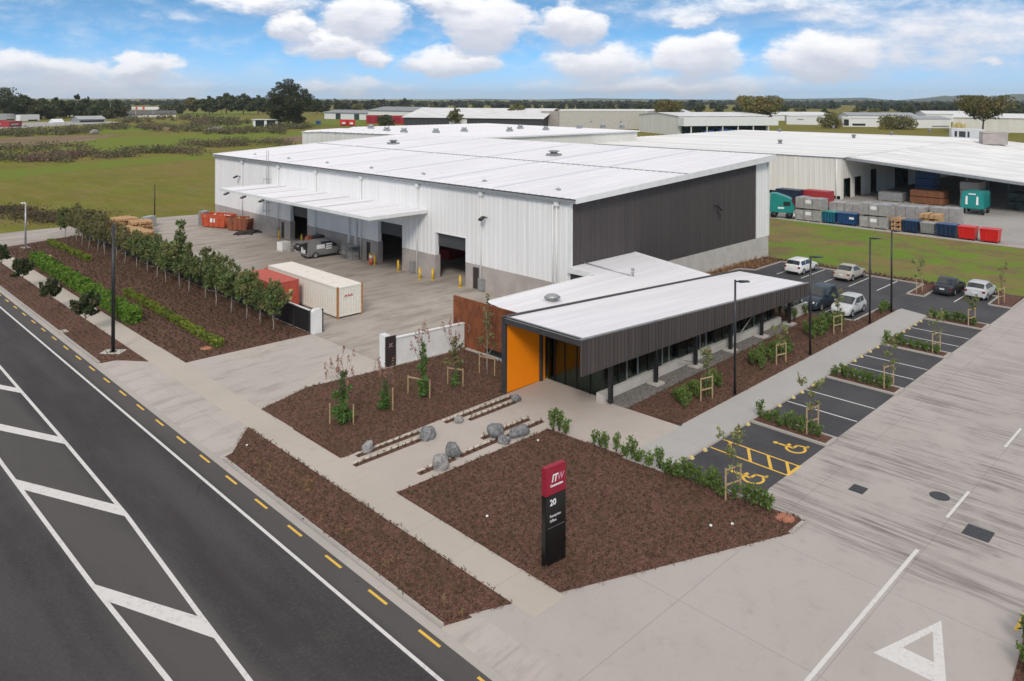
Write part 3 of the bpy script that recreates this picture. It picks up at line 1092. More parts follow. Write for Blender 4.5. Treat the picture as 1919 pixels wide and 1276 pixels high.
    struct('kerb', mb, 'kerb_concrete')

    # meadow strips and bare soil further out (each a sheet lying on the ground)
    def sheet(name, pix, mat, z=-.13):
        mb = MB()
        pts = [at(px, py, z) for px, py in pix]
        mb.add([(x, y, z) for x, y in pts], [tuple(range(len(pts)))])
        return struct(name, mb, mat)
    sheet('grass_strip', [(-60, 326), (0, 318), (120, 310), (250, 297), (330, 291), (420, 286), (420, 294), (300, 305), (160, 318), (0, 338), (-60, 348)], 'bright_grass')
    sheet('grass_strip', [(120, 262), (330, 252), (480, 246), (570, 246), (570, 268), (430, 274), (200, 284), (110, 282)], 'bright_grass', -.125)
    sheet('bare_ground', [(-60, 262), (0, 258), (120, 254), (235, 252), (160, 264), (70, 272), (0, 278), (-60, 282)], 'bare_soil', -.12)
    sheet('bare_ground', [(470, 262), (560, 254), (600, 256), (600, 268), (520, 268)], 'bare_soil', -.115)
    sheet('grass_strip', [(200, 238), (420, 232), (600, 228), (620, 236), (450, 243), (240, 249), (0, 256), (0, 248)], 'bright_grass', -.11)
    sheet('far_carpark', [(-60, 243), (0, 241), (70, 238), (230, 229), (190, 226), (60, 229), (0, 232), (-60, 234)], 'far_yard_concrete', -.105)
    sheet('grass_strip', [(330, 210), (480, 207), (480, 213), (420, 219), (330, 216)], 'bright_grass', -.10)
    sheet('grass_strip', [(600, 226), (720, 222), (720, 236), (600, 236)], 'bright_grass', -.095)


build_ground()


def cover_plate(name, label, cat, mb, mat):
    o = mb.build(name, mat)
    return tag(o, label, cat)


def build_covers():
    mb = MB()
    mb.box(36.45, 37.2, 13.85, 14.5, -.02, .010)
    for i in range(9):
        mb.box(36.5, 37.15, 13.9 + i * .065, 13.93 + i * .065, .010, .018)
    cover_plate('drain_grate', 'small black drain grate in the concrete driveway near the disabled parking bays', 'drain grate', mb, 'iron_cover')
    mb = MB()
    mb.box(36.2, 37.2, 8.7, 9.7, -.02, .012)
    for i in range(4):
        mb.box(36.25 + i * .245, 36.47 + i * .245, 8.75, 9.65, .012, .020)
    cover_plate('access_cover', 'large dark rectangular access cover in the driveway right of the lane line', 'access cover', mb, 'iron_cover')
    mb = MB()
    mb.cyl(38.85, 11.3, -.02, .012, .42, n=28)
    mb.cyl(38.85, 11.3, .012, .020, .36, n=28)
    cover_plate('manhole_cover', 'round dark manhole cover in the driveway beside the dashed lane line', 'manhole cover', mb, 'iron_cover')
    mb = MB()
    mb.cyl(31.95, 15.4, .0, .055, .40, n=22)
    mb.cyl(31.95, 15.4, .055, .075, .33, n=22)
    cover_plate('inspection_cover', 'round reddish lid at the corner of the mulch bed by the driveway', 'lid', mb, 'clay_lid')
    mb = MB()
    mb.cyl(23.5, 55.2, .0, .055, .42, n=22)
    cover_plate('inspection_cover', 'orange brown lid lying in the mulch near the end of the low yellow hedge', 'lid', mb, 'clay_lid')
    mb = MB()
    mb.box(17.0, 17.55, 66.5, 67.4, -.1, .045)
    cover_plate('sump_cover', 'pale concrete drain lid on the kerb of the street verge', 'drain lid', mb, 'kerb_concrete')


build_covers()


# ================================================================== THE WAREHOUSE
WX, WX1, WY, WY1 = 49.25, 84.2, 42.8, 112.6


def roof_z(x, y=0):
    return 9.62 + (x - WX) * (11.55 - 9.62) / (WX1 - WX)


def build_warehouse():
    t = thing('warehouse', 'large white ribbed metal warehouse with pale roof and a dark cladded end wall', 'warehouse', (WX, WY, 0))
    off = (WX, WY, 0)
    doors = [(85.9, 90.15, 4.45), (66.3, 70.75, 4.7), (56.1, 60.75, 4.65)]
    mans = [(91.72, 92.5), (72.2, 73.02), (54.17, 55.08)]
    # precast base, 2.35 m high
    mb = MB(off)
    cuts = sorted([(a, b, 'd') for a, b, _ in doors] + [(a, b, 'm') for a, b in mans])
    y = WY
    for a, b, k in cuts:
        if a > y:
            mb.box(WX - .06, WX + .18, y, a, -.1, 2.35)
        if k == 'm':
            mb.box(WX - .06, WX + .18, a, b, 2.08, 2.35)
        y = b
    mb.box(WX - .06, WX + .18, y, WY1, -.1, 2.35)
    mb.box(WX + .18, WX1, WY - .06, WY + .18, -.1, 2.35)
    mb.box(WX1 - .2, WX1 + .04, WY + .18, WY1, -.1, 2.35)
    mb.box(WX + .18, WX1 - .2, WY1 - .2, WY1, -.1, 2.35)
    # panel joints
    mb.build('base', 'precast', t)
    mb = MB(off)
    mb.box(WX + 9.5, WX1 + .03, WY - .075, WY - .06, -.1, 2.35)
    mb.build('end_base', 'light_precast', t)
    # white ribbed walls
    mb = MB(off)
    y = WY
    for a, b, h in sorted(doors):
        ribbed(mb, 'x', WX, y, a, 2.35, 9.45, .62, .030, -1)
        ribbed(mb, 'x', WX, a, b, h, 9.45, .62, .030, -1)
        y = b
    ribbed(mb, 'x', WX, y, WY1, 2.35, 9.45, .62, .030, -1)
    ribbed(mb, 'x', WX1, WY, WY1, 2.35, 11.4, .62, .045, 1)
    ribbed(mb, 'y', WY1, WX, WX1, 2.35, 9.5, .62, .045, 1, zf=lambda p: roof_z(p) - .12)
    # white strip of wall at the far end of the dark face
    ribbed(mb, 'y', WY, 81.45, WX1, 2.35, 11, .62, .030, -1, zf=lambda p: roof_z(p) - .25)
    # door reveals
    for a, b, h in doors:
        mb.box(WX - .05, WX + .42, a - .10, a + .02, 2.35, h + .12)
        mb.box(WX - .05, WX + .42, b - .02, b + .10, 2.35, h + .12)
        mb.box(WX - .05, WX + .42, a + .02, b - .02, h, h + .12)
    mb.build('wall', 'white_cladding', t)
    mb = MB(off)
    for a, b, h in doors:
        mb.box(WX + .18, WX + .6, a - .35, a + .01, -.1, 2.34)
        mb.box(WX + .18, WX + .6, b - .01, b + .35, -.1, 2.34)
    build_each(mb, 'door_jamb', 'precast', t)
    # corner and eave trims
    mb = MB(off)
    mb.box(WX - .07, WX + .22, WY - .10, WY + .18, 2.36, 9.5)
    mb.box(WX - .07, WX + .05, WY1 - .2, WY1 + .06, 2.36, 9.5)
    mb.box(81.25, 81.5, WY - .12, WY + .02, 2.36, 10.9)
    mb.box(WX1 - .25, WX1 + .10, WY - .16, WY + .15, 2.36, 11.3)
    build_each(mb, 'corner_trim', 'white_trim', t)
    # dark face
    mb = MB(off)
    ribbed(mb, 'y', WY - .03, WX + .22, 81.25, 2.36, 10, .30, .035, -1, zf=lambda p: roof_z(p) - .2)
    mb.build('dark_cladding', 'dark_cladding', t)
    # roof and its barge boards
    rf = MB(off)
    ribbed_roof(rf, WX - .25, WX1 + .15, WY - .85, WY1 + .2, lambda x, y: roof_z(x) + .16, .78, .045)
    rf.add([(WX - .25, WY - .85, roof_z(WX) - .02), (WX1 + .15, WY - .85, roof_z(WX1) - .02), (WX1 + .15, WY1 + .2, roof_z(WX1) - .02), (WX - .25, WY1 + .2, roof_z(WX) - .02)], [(0, 3, 2, 1)])
    roof = rf.build('roof', 'white_roof', t)
    mb = MB(off)
    for yy in (52.4, 62.2, 72.1, 81.9, 91.8, 101.6):
        a, b = WX + .4, WX1 - .6
        mb.hexa([(a, yy - .20, roof_z(a) + .15), (b, yy - .20, roof_z(b) + .15), (b, yy + .20, roof_z(b) + .15), (a, yy + .20, roof_z(a) + .15)],
                [(a, yy - .20, roof_z(a) + .215), (b, yy - .20, roof_z(b) + .215), (b, yy + .20, roof_z(b) + .215), (a, yy + .20, roof_z(a) + .215)])
    mb.build('skylight_sheet', 'skylight_sheet', roof)
    mb = MB(off)
    mb.box(66.25, 66.42, WY - .6, WY1, roof_z(66.3) + .1, roof_z(66.3) + .235)
    mb.build('expansion_joint', 'steel_grey', roof)
    mb = MB(off)
    for (y0, y1, dz) in ((WY - .93, WY - .85, 0), (WY1 + .2, WY1 + .28, 0)):
        a, b = WX - .28, WX1 + .2
        mb.hexa([(a, y0, roof_z(a) - .20), (b, y0, roof_z(b) - .42), (b, y1, roof_z(b) - .42), (a, y1, roof_z(a) - .20)],
                [(a, y0, roof_z(a) + .26), (b, y0, roof_z(b) + .26), (b, y1, roof_z(b) + .26), (a, y1, roof_z(a) + .26)])
    mb.hexa([(WX - .28, WY - .85, roof_z(WX) - .22), (WX1 + .2, WY - .85, roof_z(WX1) - .44), (WX1 + .2, WY, roof_z(WX1) - .44), (WX - .28, WY, roof_z(WX) - .22)],
            [(WX - .28, WY - .85, roof_z(WX) - .16), (WX1 + .2, WY - .85, roof_z(WX1) - .38), (WX1 + .2, WY, roof_z(WX1) - .38), (WX - .28, WY, roof_z(WX) - .16)])
    mb.box(WX1 + .15, WX1 + .22, WY - .85, WY1 + .2, roof_z(WX1) - .4, roof_z(WX1) + .24)
    build_each(mb, 'barge_board', 'white_trim', t)
    mb = MB(off)
    mb.box(WX - .42, WX - .25, WY - .85, WY1 + .2, 9.42, 9.66)
    mb.build('gutter', 'galvanised', t)
    # downpipes with rainwater heads
    for yy in (44.15, 53.75, 63.55, 73.9, 83.7, 93.1, 103.5):
        mb = MB(off)
        mb.box(WX - .34, WX - .08, yy - .22, yy + .22, 9.0, 9.5)
        mb.tube([(WX - .2, yy, 9.1), (WX - .2, yy, .1)], .07, 8)
        if yy < 45:
            mb.tube([(WX - .2, yy + .45, 9.1), (WX - .2, yy + .45, .1)], .07, 8)
        mb.build('downpipe', 'white_trim', t)
    # roller doors, part raised
    for a, b, h in doors:
        mb = MB(off)
        low = 3.1 if a > 80 else 3.3
        n = 9
        for i in range(n):
            z0 = low + (h - low) * i / n
            z1 = low + (h - low) * (i + 1) / n
            mb.box(WX + .34, WX + .40 + .012 * (i % 2), a + .02, b - .02, z0 + .004, z1)
        mb.build('roller_door', 'roller_door', t)
    for a, b in mans:
        mb = MB(off)
        mb.box(WX + .02, WX + .09, a + .01, b - .01, .02, 2.06)
        d = mb.build('door', 'dark_door', t)
        mb = MB(off)
        mb.box(WX - .05, WX + .02, a + .08, a + .12, .95, 1.1)
        mb.build('handle', 'steel_grey', d)
    # boxes on the base beside downpipes
    for yy in (53.65, 64.3, 93.3):
        mb = MB(off)
        mb.box(WX - .36, WX - .06, yy - .38, yy + .36, .05, 1.2)
        mb.box(WX - .38, WX - .36, yy - .33, yy + .31, .1, 1.15)
        mb.build('service_box', 'galvanised', t)
    # wall ladder to the roof at the far end
    mb = MB(off)
    for yy in (95.2, 95.7):
        mb.tube([(WX - .5, yy, 2.4), (WX - .5, yy, 11.2)], .03, 6)
    for i in range(28):
        mb.tube([(WX - .5, 95.2, 2.5 + i * .3), (WX - .5, 95.7, 2.5 + i * .3)], .018, 5)
    for z in (3.2, 4.3, 5.4, 6.5, 7.4):
        mb.tube([(WX - .1, 95.05, z), (WX - .9, 95.05, z), (WX - 1.1, 95.45, z), (WX - .9, 95.85, z), (WX - .1, 95.85, z)], .022, 5)
    for k in range(3):
        mb.tube([(WX - .5 - .28 * k, 95.0 + .2 * k, 3.0), (WX - .5 - .28 * k, 95.0 + .2 * k, 7.4)], .018, 5)
    mb.build('ladder', 'steel_grey', t)
    # flood lights
    for yy, zz in ((104.5, 6.95), (53.1, 6.9)):
        mb = MB(off)
        mb.tube([(WX, yy, zz + .1), (WX - .55, yy, zz + .22)], .05, 6)
        mb.hexa([(WX - .95, yy - .22, zz - .12), (WX - .45, yy - .22, zz + .10), (WX - .45, yy + .22, zz + .10), (WX - .95, yy + .22, zz - .12)],
                [(WX - .95, yy - .22, zz + .06), (WX - .45, yy - .22, zz + .28), (WX - .45, yy + .22, zz + .28), (WX - .95, yy + .22, zz + .06)])
        mb.build('wall_light', 'black_steel', t)
    mb = MB(off)
    mb.tube([(72.4, WY - .05, 6.9), (72.4, WY - .6, 7.1)], .05, 6)
    mb.hexa([(72.15, WY - 1.0, 6.5), (72.65, WY - 1.0, 6.5), (72.65, WY - .5, 6.85), (72.15, WY - .5, 6.85)],
            [(72.15, WY - 1.0, 6.7), (72.65, WY - 1.0, 6.7), (72.65, WY - .5, 7.1), (72.15, WY - .5, 7.1)])
    mb.build('wall_light', 'black_steel', t)
    # canopy over the loading doors
    cz = 6.5
    mb = MB(off)
    ribbed_roof(mb, 42.3, WX - .02, 62.2, 95.2, lambda x, y: cz + .16 + (x - 42.3) * .012, .78, .04)
    mb.add([(42.3, 62.2, cz), (WX - .02, 62.2, cz + .05), (WX - .02, 95.2, cz + .05), (42.3, 95.2, cz)], [(0, 3, 2, 1)])
    can = mb.build('canopy', 'white_roof', t)
    mb = MB(off)
    mb.box(42.14, 42.3, 62.05, 95.35, cz - .06, cz + .24)
    mb.box(42.3, WX - .03, 62.05, 62.2, cz - .06, cz + .30)
    mb.box(42.3, WX - .03, 95.2, 95.35, cz - .06, cz + .30)
    build_each(mb, 'fascia', 'white_trim', can)
    mb = MB(off)
    for yy in (64.5, 73.9, 83.7, 93.2):
        mb.hexa([(42.5, yy - .1, cz - .22), (WX - .05, yy - .1, cz - .5), (WX - .05, yy + .1, cz - .5), (42.5, yy + .1, cz - .22)],
                [(42.5, yy - .1, cz - .01), (WX - .05, yy - .1, cz - .01), (WX - .05, yy + .1, cz - .01), (42.5, yy + .1, cz - .01)])
    build_each(mb, 'beam', 'white_trim', can)
    for yy in (67.0, 71.9, 76.8, 81.7, 86.6, 91.5):
        mb = MB(off)
        mb.hexa([(42.4, yy - .16, cz + .19), (WX - .05, yy - .16, cz + .27), (WX - .05, yy + .16, cz + .27), (42.4, yy + .16, cz + .19)],
                [(42.4, yy - .16, cz + .225), (WX - .05, yy - .16, cz + .31), (WX - .05, yy + .16, cz + .31), (42.4, yy + .16, cz + .225)])
        mb.build('lap_sheet', 'skylight_sheet', can)
    for yy in (83.4, 88.0, 92.6):
        mb = MB(off)
        mb.hexa([(41.6, yy - .3, cz - .35), (42.1, yy - .3, cz - .18), (42.1, yy + .3, cz - .18), (41.6, yy + .3, cz - .35)],
                [(41.6, yy - .3, cz - .22), (42.1, yy - .3, cz - .02), (42.1, yy + .3, cz - .02), (41.6, yy + .3, cz - .22)])
        mb.build('flood_light', 'black_steel', can)
    # two pipes under the canopy
    for yy in (76.3, 74.9):
        mb = MB(off)
        mb.box(WX - .3, WX - .06, yy - .12, yy + .12, 1.2, cz)
        build_each(mb, 'column', 'white_trim', t)
    # roof vents
    for (px, py) in ((737, 270), (1038, 292)):
        x, y = at(px, py, 11.0)
        z = roof_z(x) + .15
        mb = MB(off)
        mb.box(x - .7, x + .7, y - .7, y + .7, z, z + .28)
        mb.cyl(x, y, z + .28, z + .55, .42, .5, 14)
        mb.cyl(x, y, z + .55, z + .68, .75, .55, 14)
        mb.build('roof_vent', 'steel_grey', t)
    for k in range(7):
        x, y = WX + 2.6, 46.5 + k * 9.8
        mb = MB(off)
        z = roof_z(x) + .16
        mb.box(x - .12, x + .12, y - .22, y + .22, z, z + .16)
        mb.tube([(x, y, z + .1), (x, y, z + .32)], .03, 6)
        build_each(mb, 'safety_anchor', 'galvanised', t)
    # back of house: racks seen dimly through the doors
    mb = MB(off)
    for (a, b, h) in doors:
        for k in range(3):
            mb.box(WX + 6.5 + k * 1.7, WX + 7.5 + k * 1.7, a + .1 + k * .5, a + 1.6 + k * .5, 0.002, 1.1 + .5 * k)
    build_each(mb, 'stock', 'dull_red', t)


build_warehouse()


# ================================================================== THE OFFICE
def build_office():
    X0, X1, Y0, Y1 = 33.05, 62.0, 27.9, 34.3
    t = thing('office_building', 'low dark clad office with white roofs, an orange entrance wall and a rusted steel wall', 'office', (X0, Y0, 0))
    off = (X0, Y0, 0)

    def top(x):
        return 4.66 + (x - X0) * (3.06 - 4.66) / (X1 - X0)

    def bot(x):
        return 2.62 + (x - X0) * (2.02 - 2.62) / (X1 - X0)
    # upper roof sheet and dark capping
    mb = MB(off)
    a, b = X0 + .32, X1 - .12
    ribbed_roof(mb, a, b, Y0 + .12, Y1 - .22, lambda x, y: top(x) + .0, .9, .006)
    roof = mb.build('roof', 'white_roof', t)
    mb = MB(off)
    # soffit plane and far end
    mb.hexa([(X0 + .1, Y0 + .1, top(X0) - .30), (X1 - .1, Y0 + .1, top(X1) - .30), (X1 - .1, Y1 - .2, top(X1) - .30), (X0 + .1, Y1 - .2, top(X0) - .30)],
            [(X0 + .1, Y0 + .1, top(X0) - .06), (X1 - .1, Y0 + .1, top(X1) - .06), (X1 - .1, Y1 - .2, top(X1) - .06), (X0 + .1, Y1 - .2, top(X0) - .06)])
    # back upstand, left portal beams (two steps), right edge
    mb.hexa([(X0, Y1 - .22, top(X0) - .30), (X1, Y1 - .22, top(X1) - .30), (X1, Y1, top(X1) - .30), (X0, Y1, top(X0) - .30)],
            [(X0, Y1 - .22, top(X0) + .09), (X1, Y1 - .22, top(X1) + .09), (X1, Y1, top(X1) + .09), (X0, Y1, top(X0) + .09)])
    mb.box(X0, X0 + .14, Y0 + .06, Y1 - .22, top(X0) - .34, top(X0) - .02)
    mb.box(X0 + .14, X0 + .32, Y0 + .06, Y1 - .22, top(X0) - .30, top(X0) + .05)
    mb.hexa([(X1 - .12, Y0 + .06, bot(X1)), (X1, Y0 + .06, bot(X1)), (X1, Y1 - .22, bot(X1)), (X1 - .12, Y1 - .22, bot(X1))],
            [(X1 - .12, Y0 + .06, top(X1) + .02), (X1, Y0 + .06, top(X1) + .02), (X1, Y1 - .22, top(X1) + .02), (X1 - .12, Y1 - .22, top(X1) + .02)])
    mb.build('roof_edge', 'dark_trim', t)
    mb = MB(off)
    for k in range(2):
        mb.box(X0 + .015 + .15 * k, X0 + .075 + .15 * k, Y0 + .1, Y1 - .25, top(X0) - .017 + .07 * k, top(X0) + .0 + .07 * k)
    mb.build('edge_flashing', 'galvanised', t)
    # the deep fascia: ribbed dark boards, tapering
    mb = MB(off)
    prof = []
    x = X0 + .02
    k = 0
    while x < X1:
        w = (.16, .22, .13, .19)[k % 4]
        prof.append((x, min(x + w - .02, X1), (.0, .028, .012, .02)[k % 4]))
        x += w
        k += 1
    for (p, q, d) in prof:
        mb.hexa([(p, Y0 - d, bot(p)), (q, Y0 - d, bot(q)), (q, Y0 + .06, bot(q)), (p, Y0 + .06, bot(p))],
                [(p, Y0 - d, top(p)), (q, Y0 - d, top(q)), (q, Y0 + .06, top(q)), (p, Y0 + .06, top(p))])
    mb.build('fascia', 'fascia_cladding', t)
    mb = MB(off)
    mb.hexa([(X0, Y0 - .045, top(X0)), (X1, Y0 - .045, top(X1)), (X1, Y0 + .12, top(X1)), (X0, Y0 + .12, top(X0))],
            [(X0, Y0 - .045, top(X0) + .07), (X1, Y0 - .045, top(X1) + .07), (X1, Y0 + .12, top(X1) + .07), (X0, Y0 + .12, top(X0) + .07)])
    mb.build('fascia_capping', 'steel_grey', t)
    # recessed eave wall behind the fascia above the glass
    mb = MB(off)
    mb.hexa([(36.8, 29.25, bot(36.8) - .02), (59.0, 29.25, bot(59) - .02), (59.0, 29.4, bot(59) - .02), (36.8, 29.4, bot(36.8) - .02)],
            [(36.8, 29.25, top(36.8) - .31), (59.0, 29.25, top(59) - .31), (59.0, 29.4, top(59) - .31), (36.8, 29.4, top(36.8) - .31)])
    mb.build('eave_wall', 'dark_trim', t)
    # orange wall under the portal, black post, return
    mb = MB(off)
    mb.box(33.22, 36.15, 34.02, 34.22, 0, 4.3)
    mb.box(36.36, 36.72, 34.02, 34.22, 0, 4.14)
    build_each(mb, 'orange_wall', 'orange_wall', t)
    mb = MB(off)
    mb.box(X0, 33.22, 33.98, 34.3, 0, top(X0) - .3)
    mb.box(36.15, 36.36, 33.86, 34.06, 0, 4.2)
    mb.box(33.22, 36.72, 34.22, 34.34, 0, 4.3)
    build_each(mb, 'portal_post', 'dark_trim', t)
    # concrete plinth under the window wall
    mb = MB(off)
    mb.box(36.15, 59.4, 29.0, 29.3, -.1, .55)
    mb.box(36.15, 36.42, 28.75, 29.0, -.1, .52)
    mb.build('plinth', 'light_precast', t)
    mb = MB(off)
    mb.box(60.9, 64.05, 28.9, 29.1, -.1, .95)
    mb.build('retaining_wall', 'light_precast', t)
    # columns on pads
    for i in range(6):
        x = 36.45 + i * 4.65
        mb = MB(off)
        mb.box(x - .11, x + .11, 28.34, 28.56, .1, bot(x) + .35)
        c = mb.build('column', 'black_steel', t)
        if i:
            mb = MB(off)
            mb.box(x - .42, x + .42, 28.05, 28.85, -.05, .14)
            mb.build('footing', 'light_precast', c)
    # braces
    mb = MB(off)
    mb.tube([(53.8, 28.45, 2.0), (50.4, 28.45, .25)], .04, 6)
    mb.tube([(45.6, 28.45, .3), (43.9, 28.6, .9)], .035, 6)
    build_each(mb, 'brace', 'steel_grey', t)
    # window wall, divided by mullions
    mx = [36.8]
    k = 0
    while mx[-1] < 58.4:
        mx.append(mx[-1] + (1.55, .78, 1.16, 1.16)[k % 4])
        k += 1
    mx[-1] = 59.0
    for p, q in zip(mx[:-1], mx[1:]):
        mb = MB(off)
        h = bot((p + q) / 2)
        mb.box(p + .03, q - .03, 29.30, 29.325, .58, h + .02)
        w = mb.build('window', 'office_glass', t)
        mb = MB(off)
        mb.box(p - .03, p + .03, 29.24, 29.36, .55, h)
        mb.box(p + .03, q - .03, 29.27, 29.35, .55, .60)
        mb.build('frame', 'steel_grey' if int(p * 7) % 3 == 0 else 'black_steel', w)  # some mullions coloured lighter, to stand for reflections in the glazing
    # entrance glazing facing the street
    ey = [29.42, 30.35, 31.45, 32.45, 33.3, 33.92]
    for i, (p, q) in enumerate(zip(ey[:-1], ey[1:])):
        mb = MB(off)
        mb.box(36.85, 36.875, p + .03, q - .03, .03, 2.75)
        w = mb.build('door' if i == 2 else 'window', 'office_glass', t)
        mb = MB(off)
        mb.box(36.80, 36.92, p - .03, p + .03, 0, 3.9)
        mb.box(36.81, 36.91, p + .03, q - .03, 2.70, 2.78)
        if i == 2:
            mb.tube([(36.76, p + .12, .7), (36.76, p + .12, 1.5)], .02, 6)
        mb.build('frame', 'black_steel', w)
    mb = MB(off)
    mb.box(36.80, 36.9, 29.42, 33.9, 2.78, 4.15)
    mb.build('transom_panel', 'timber_panel', t)
    # rooms
    mb = MB(off)
    mb.box(36.95, 59.0, 29.4, 34.0, .02, .10)
    mb.build('floor', 'room_floor', t)
    mb = MB(off)
    mb.box(36.95, 59.1, 33.7, 33.9, .10, 3.1)
    mb.box(58.95, 59.1, 29.4, 33.7, .10, 2.7)
    mb.build('wall', 'room_dark', t)
    mb = MB(off)
    mb.box(39.5, 39.7, 30.6, 33.6, .1, 3.6)
    mb.build('partition', 'timber_panel', t)
    for (x, w) in ((41.6, 1.4), (45.4, 1.6), (49.2, 1.4), (53.0, 1.7), (55.9, 1.4)):
        mb = MB(off)
        mb.box(x, x + w, 30.1, 30.85, .78, .84)
        mb.box(x + .05, x + .1, 30.15, 30.8, .1, .78)
        mb.box(x + w - .1, x + w - .05, 30.15, 30.8, .1, .78)
        mb.box(x + .3, x + .85, 30.5, 30.54, .95, 1.3)
        mb.build('desk', 'desk_teal', t)
    # lower roof behind, two levels of plan
    def lz(y):
        return 3.12 + (y - 34.3) * .105
    mb = MB(off)
    ribbed_roof(mb, 37.2, 49.0, 34.3, 40.15, lambda x, y: lz(y), .9, .006, 'y')
    ribbed_roof(mb, 49.0, 58.2, 34.3, 42.72, lambda x, y: lz(y), .9, .006, 'y')
    low = mb.build('lower_roof', 'white_roof', t)
    mb = MB(off)
    mb.box(37.35, 37.6, 34.35, 40.0, 0, 3.05)
    mb.box(37.6, 49.2, 39.85, 40.0, 0, 3.55)
    mb.box(49.2, 49.4, 39.85, 42.7, 0, 3.55)
    mb.box(57.8, 58.0, 34.3, 42.7, 0, 3.05)
    mb.build('rear_wall', 'dark_trim', t)
    mb = MB(off)
    mb.box(48.86, 49.0, 40.15, 42.72, 3.55, 3.95)
    mb.hexa([(37.2, 40.15, lz(40.15) - .25), (49.0, 40.15, lz(40.15) - .25), (49.0, 40.27, lz(40.15) - .25), (37.2, 40.27, lz(40.15) - .25)],
            [(37.2, 40.15, lz(40.15) + .05), (49.0, 40.15, lz(40.15) + .05), (49.0, 40.27, lz(40.15) + .05), (37.2, 40.27, lz(40.15) + .05)])
    mb.hexa([(58.2, 34.3, lz(34.3) - .3), (58.32, 34.3, lz(34.3) - .3), (58.32, 42.72, lz(42.72) - .3), (58.2, 42.72, lz(42.72) - .3)],
            [(58.2, 34.3, lz(34.3) + .05), (58.32, 34.3, lz(34.3) + .05), (58.32, 42.72, lz(42.72) + .05), (58.2, 42.72, lz(42.72) + .05)])
    build_each(mb, 'roof_trim', 'white_trim', low)
    # mushroom vent, pipe
    x, y = at(1035, 560, 3.6)
    mb = MB(off)
    mb.cyl(x, y, lz(y), lz(y) + .25, .35, n=14)
    mb.cyl(x, y, lz(y) + .25, lz(y) + .42, .62, .4, 14)
    mb.build('roof_vent', 'galvanised', low)
    x, y = at(1186, 517, 3.55)
    mb = MB(off)
    mb.tube([(x, y, lz(y) - .05), (x, y, lz(y) + .55)], .10, 8)
    mb.cyl(x, y, lz(y) + .55, lz(y) + .66, .17, .1, 8)
    mb.tube([(x - .2, y + .1, lz(y) + .08), (x - 1.0, y + 5.6, lz(y + 5.6) + .08)], .05, 6)
    mb.build('vent_pipe', 'galvanised', low)
    # rusted steel wall
    mb = MB(off)
    ys = [34.4, 36.3, 38.2, 40.1, 41.9, 43.6]
    for i, (p, q) in enumerate(zip(ys[:-1], ys[1:])):
        zb = .55 if q < 41.5 else .02
        mb.box(37.04, 37.2, p + .004, q - .004, zb, 3.6)
    mb.build('rusted_steel_wall', 'corten', t)
    mb = MB(off)
    mb.box(37.10, 37.16, 35.0, 40.1, .12, .55)
    mb.build('slot_window', 'car_glass', t)
    mb = MB(off)
    mb.box(36.85, 37.2, 35.0, 40.3, .0, .12)
    mb.box(36.8, 37.25, 40.3, 42.0, .0, .10)
    build_each(mb, 'ledge', 'light_precast', t)


build_office()


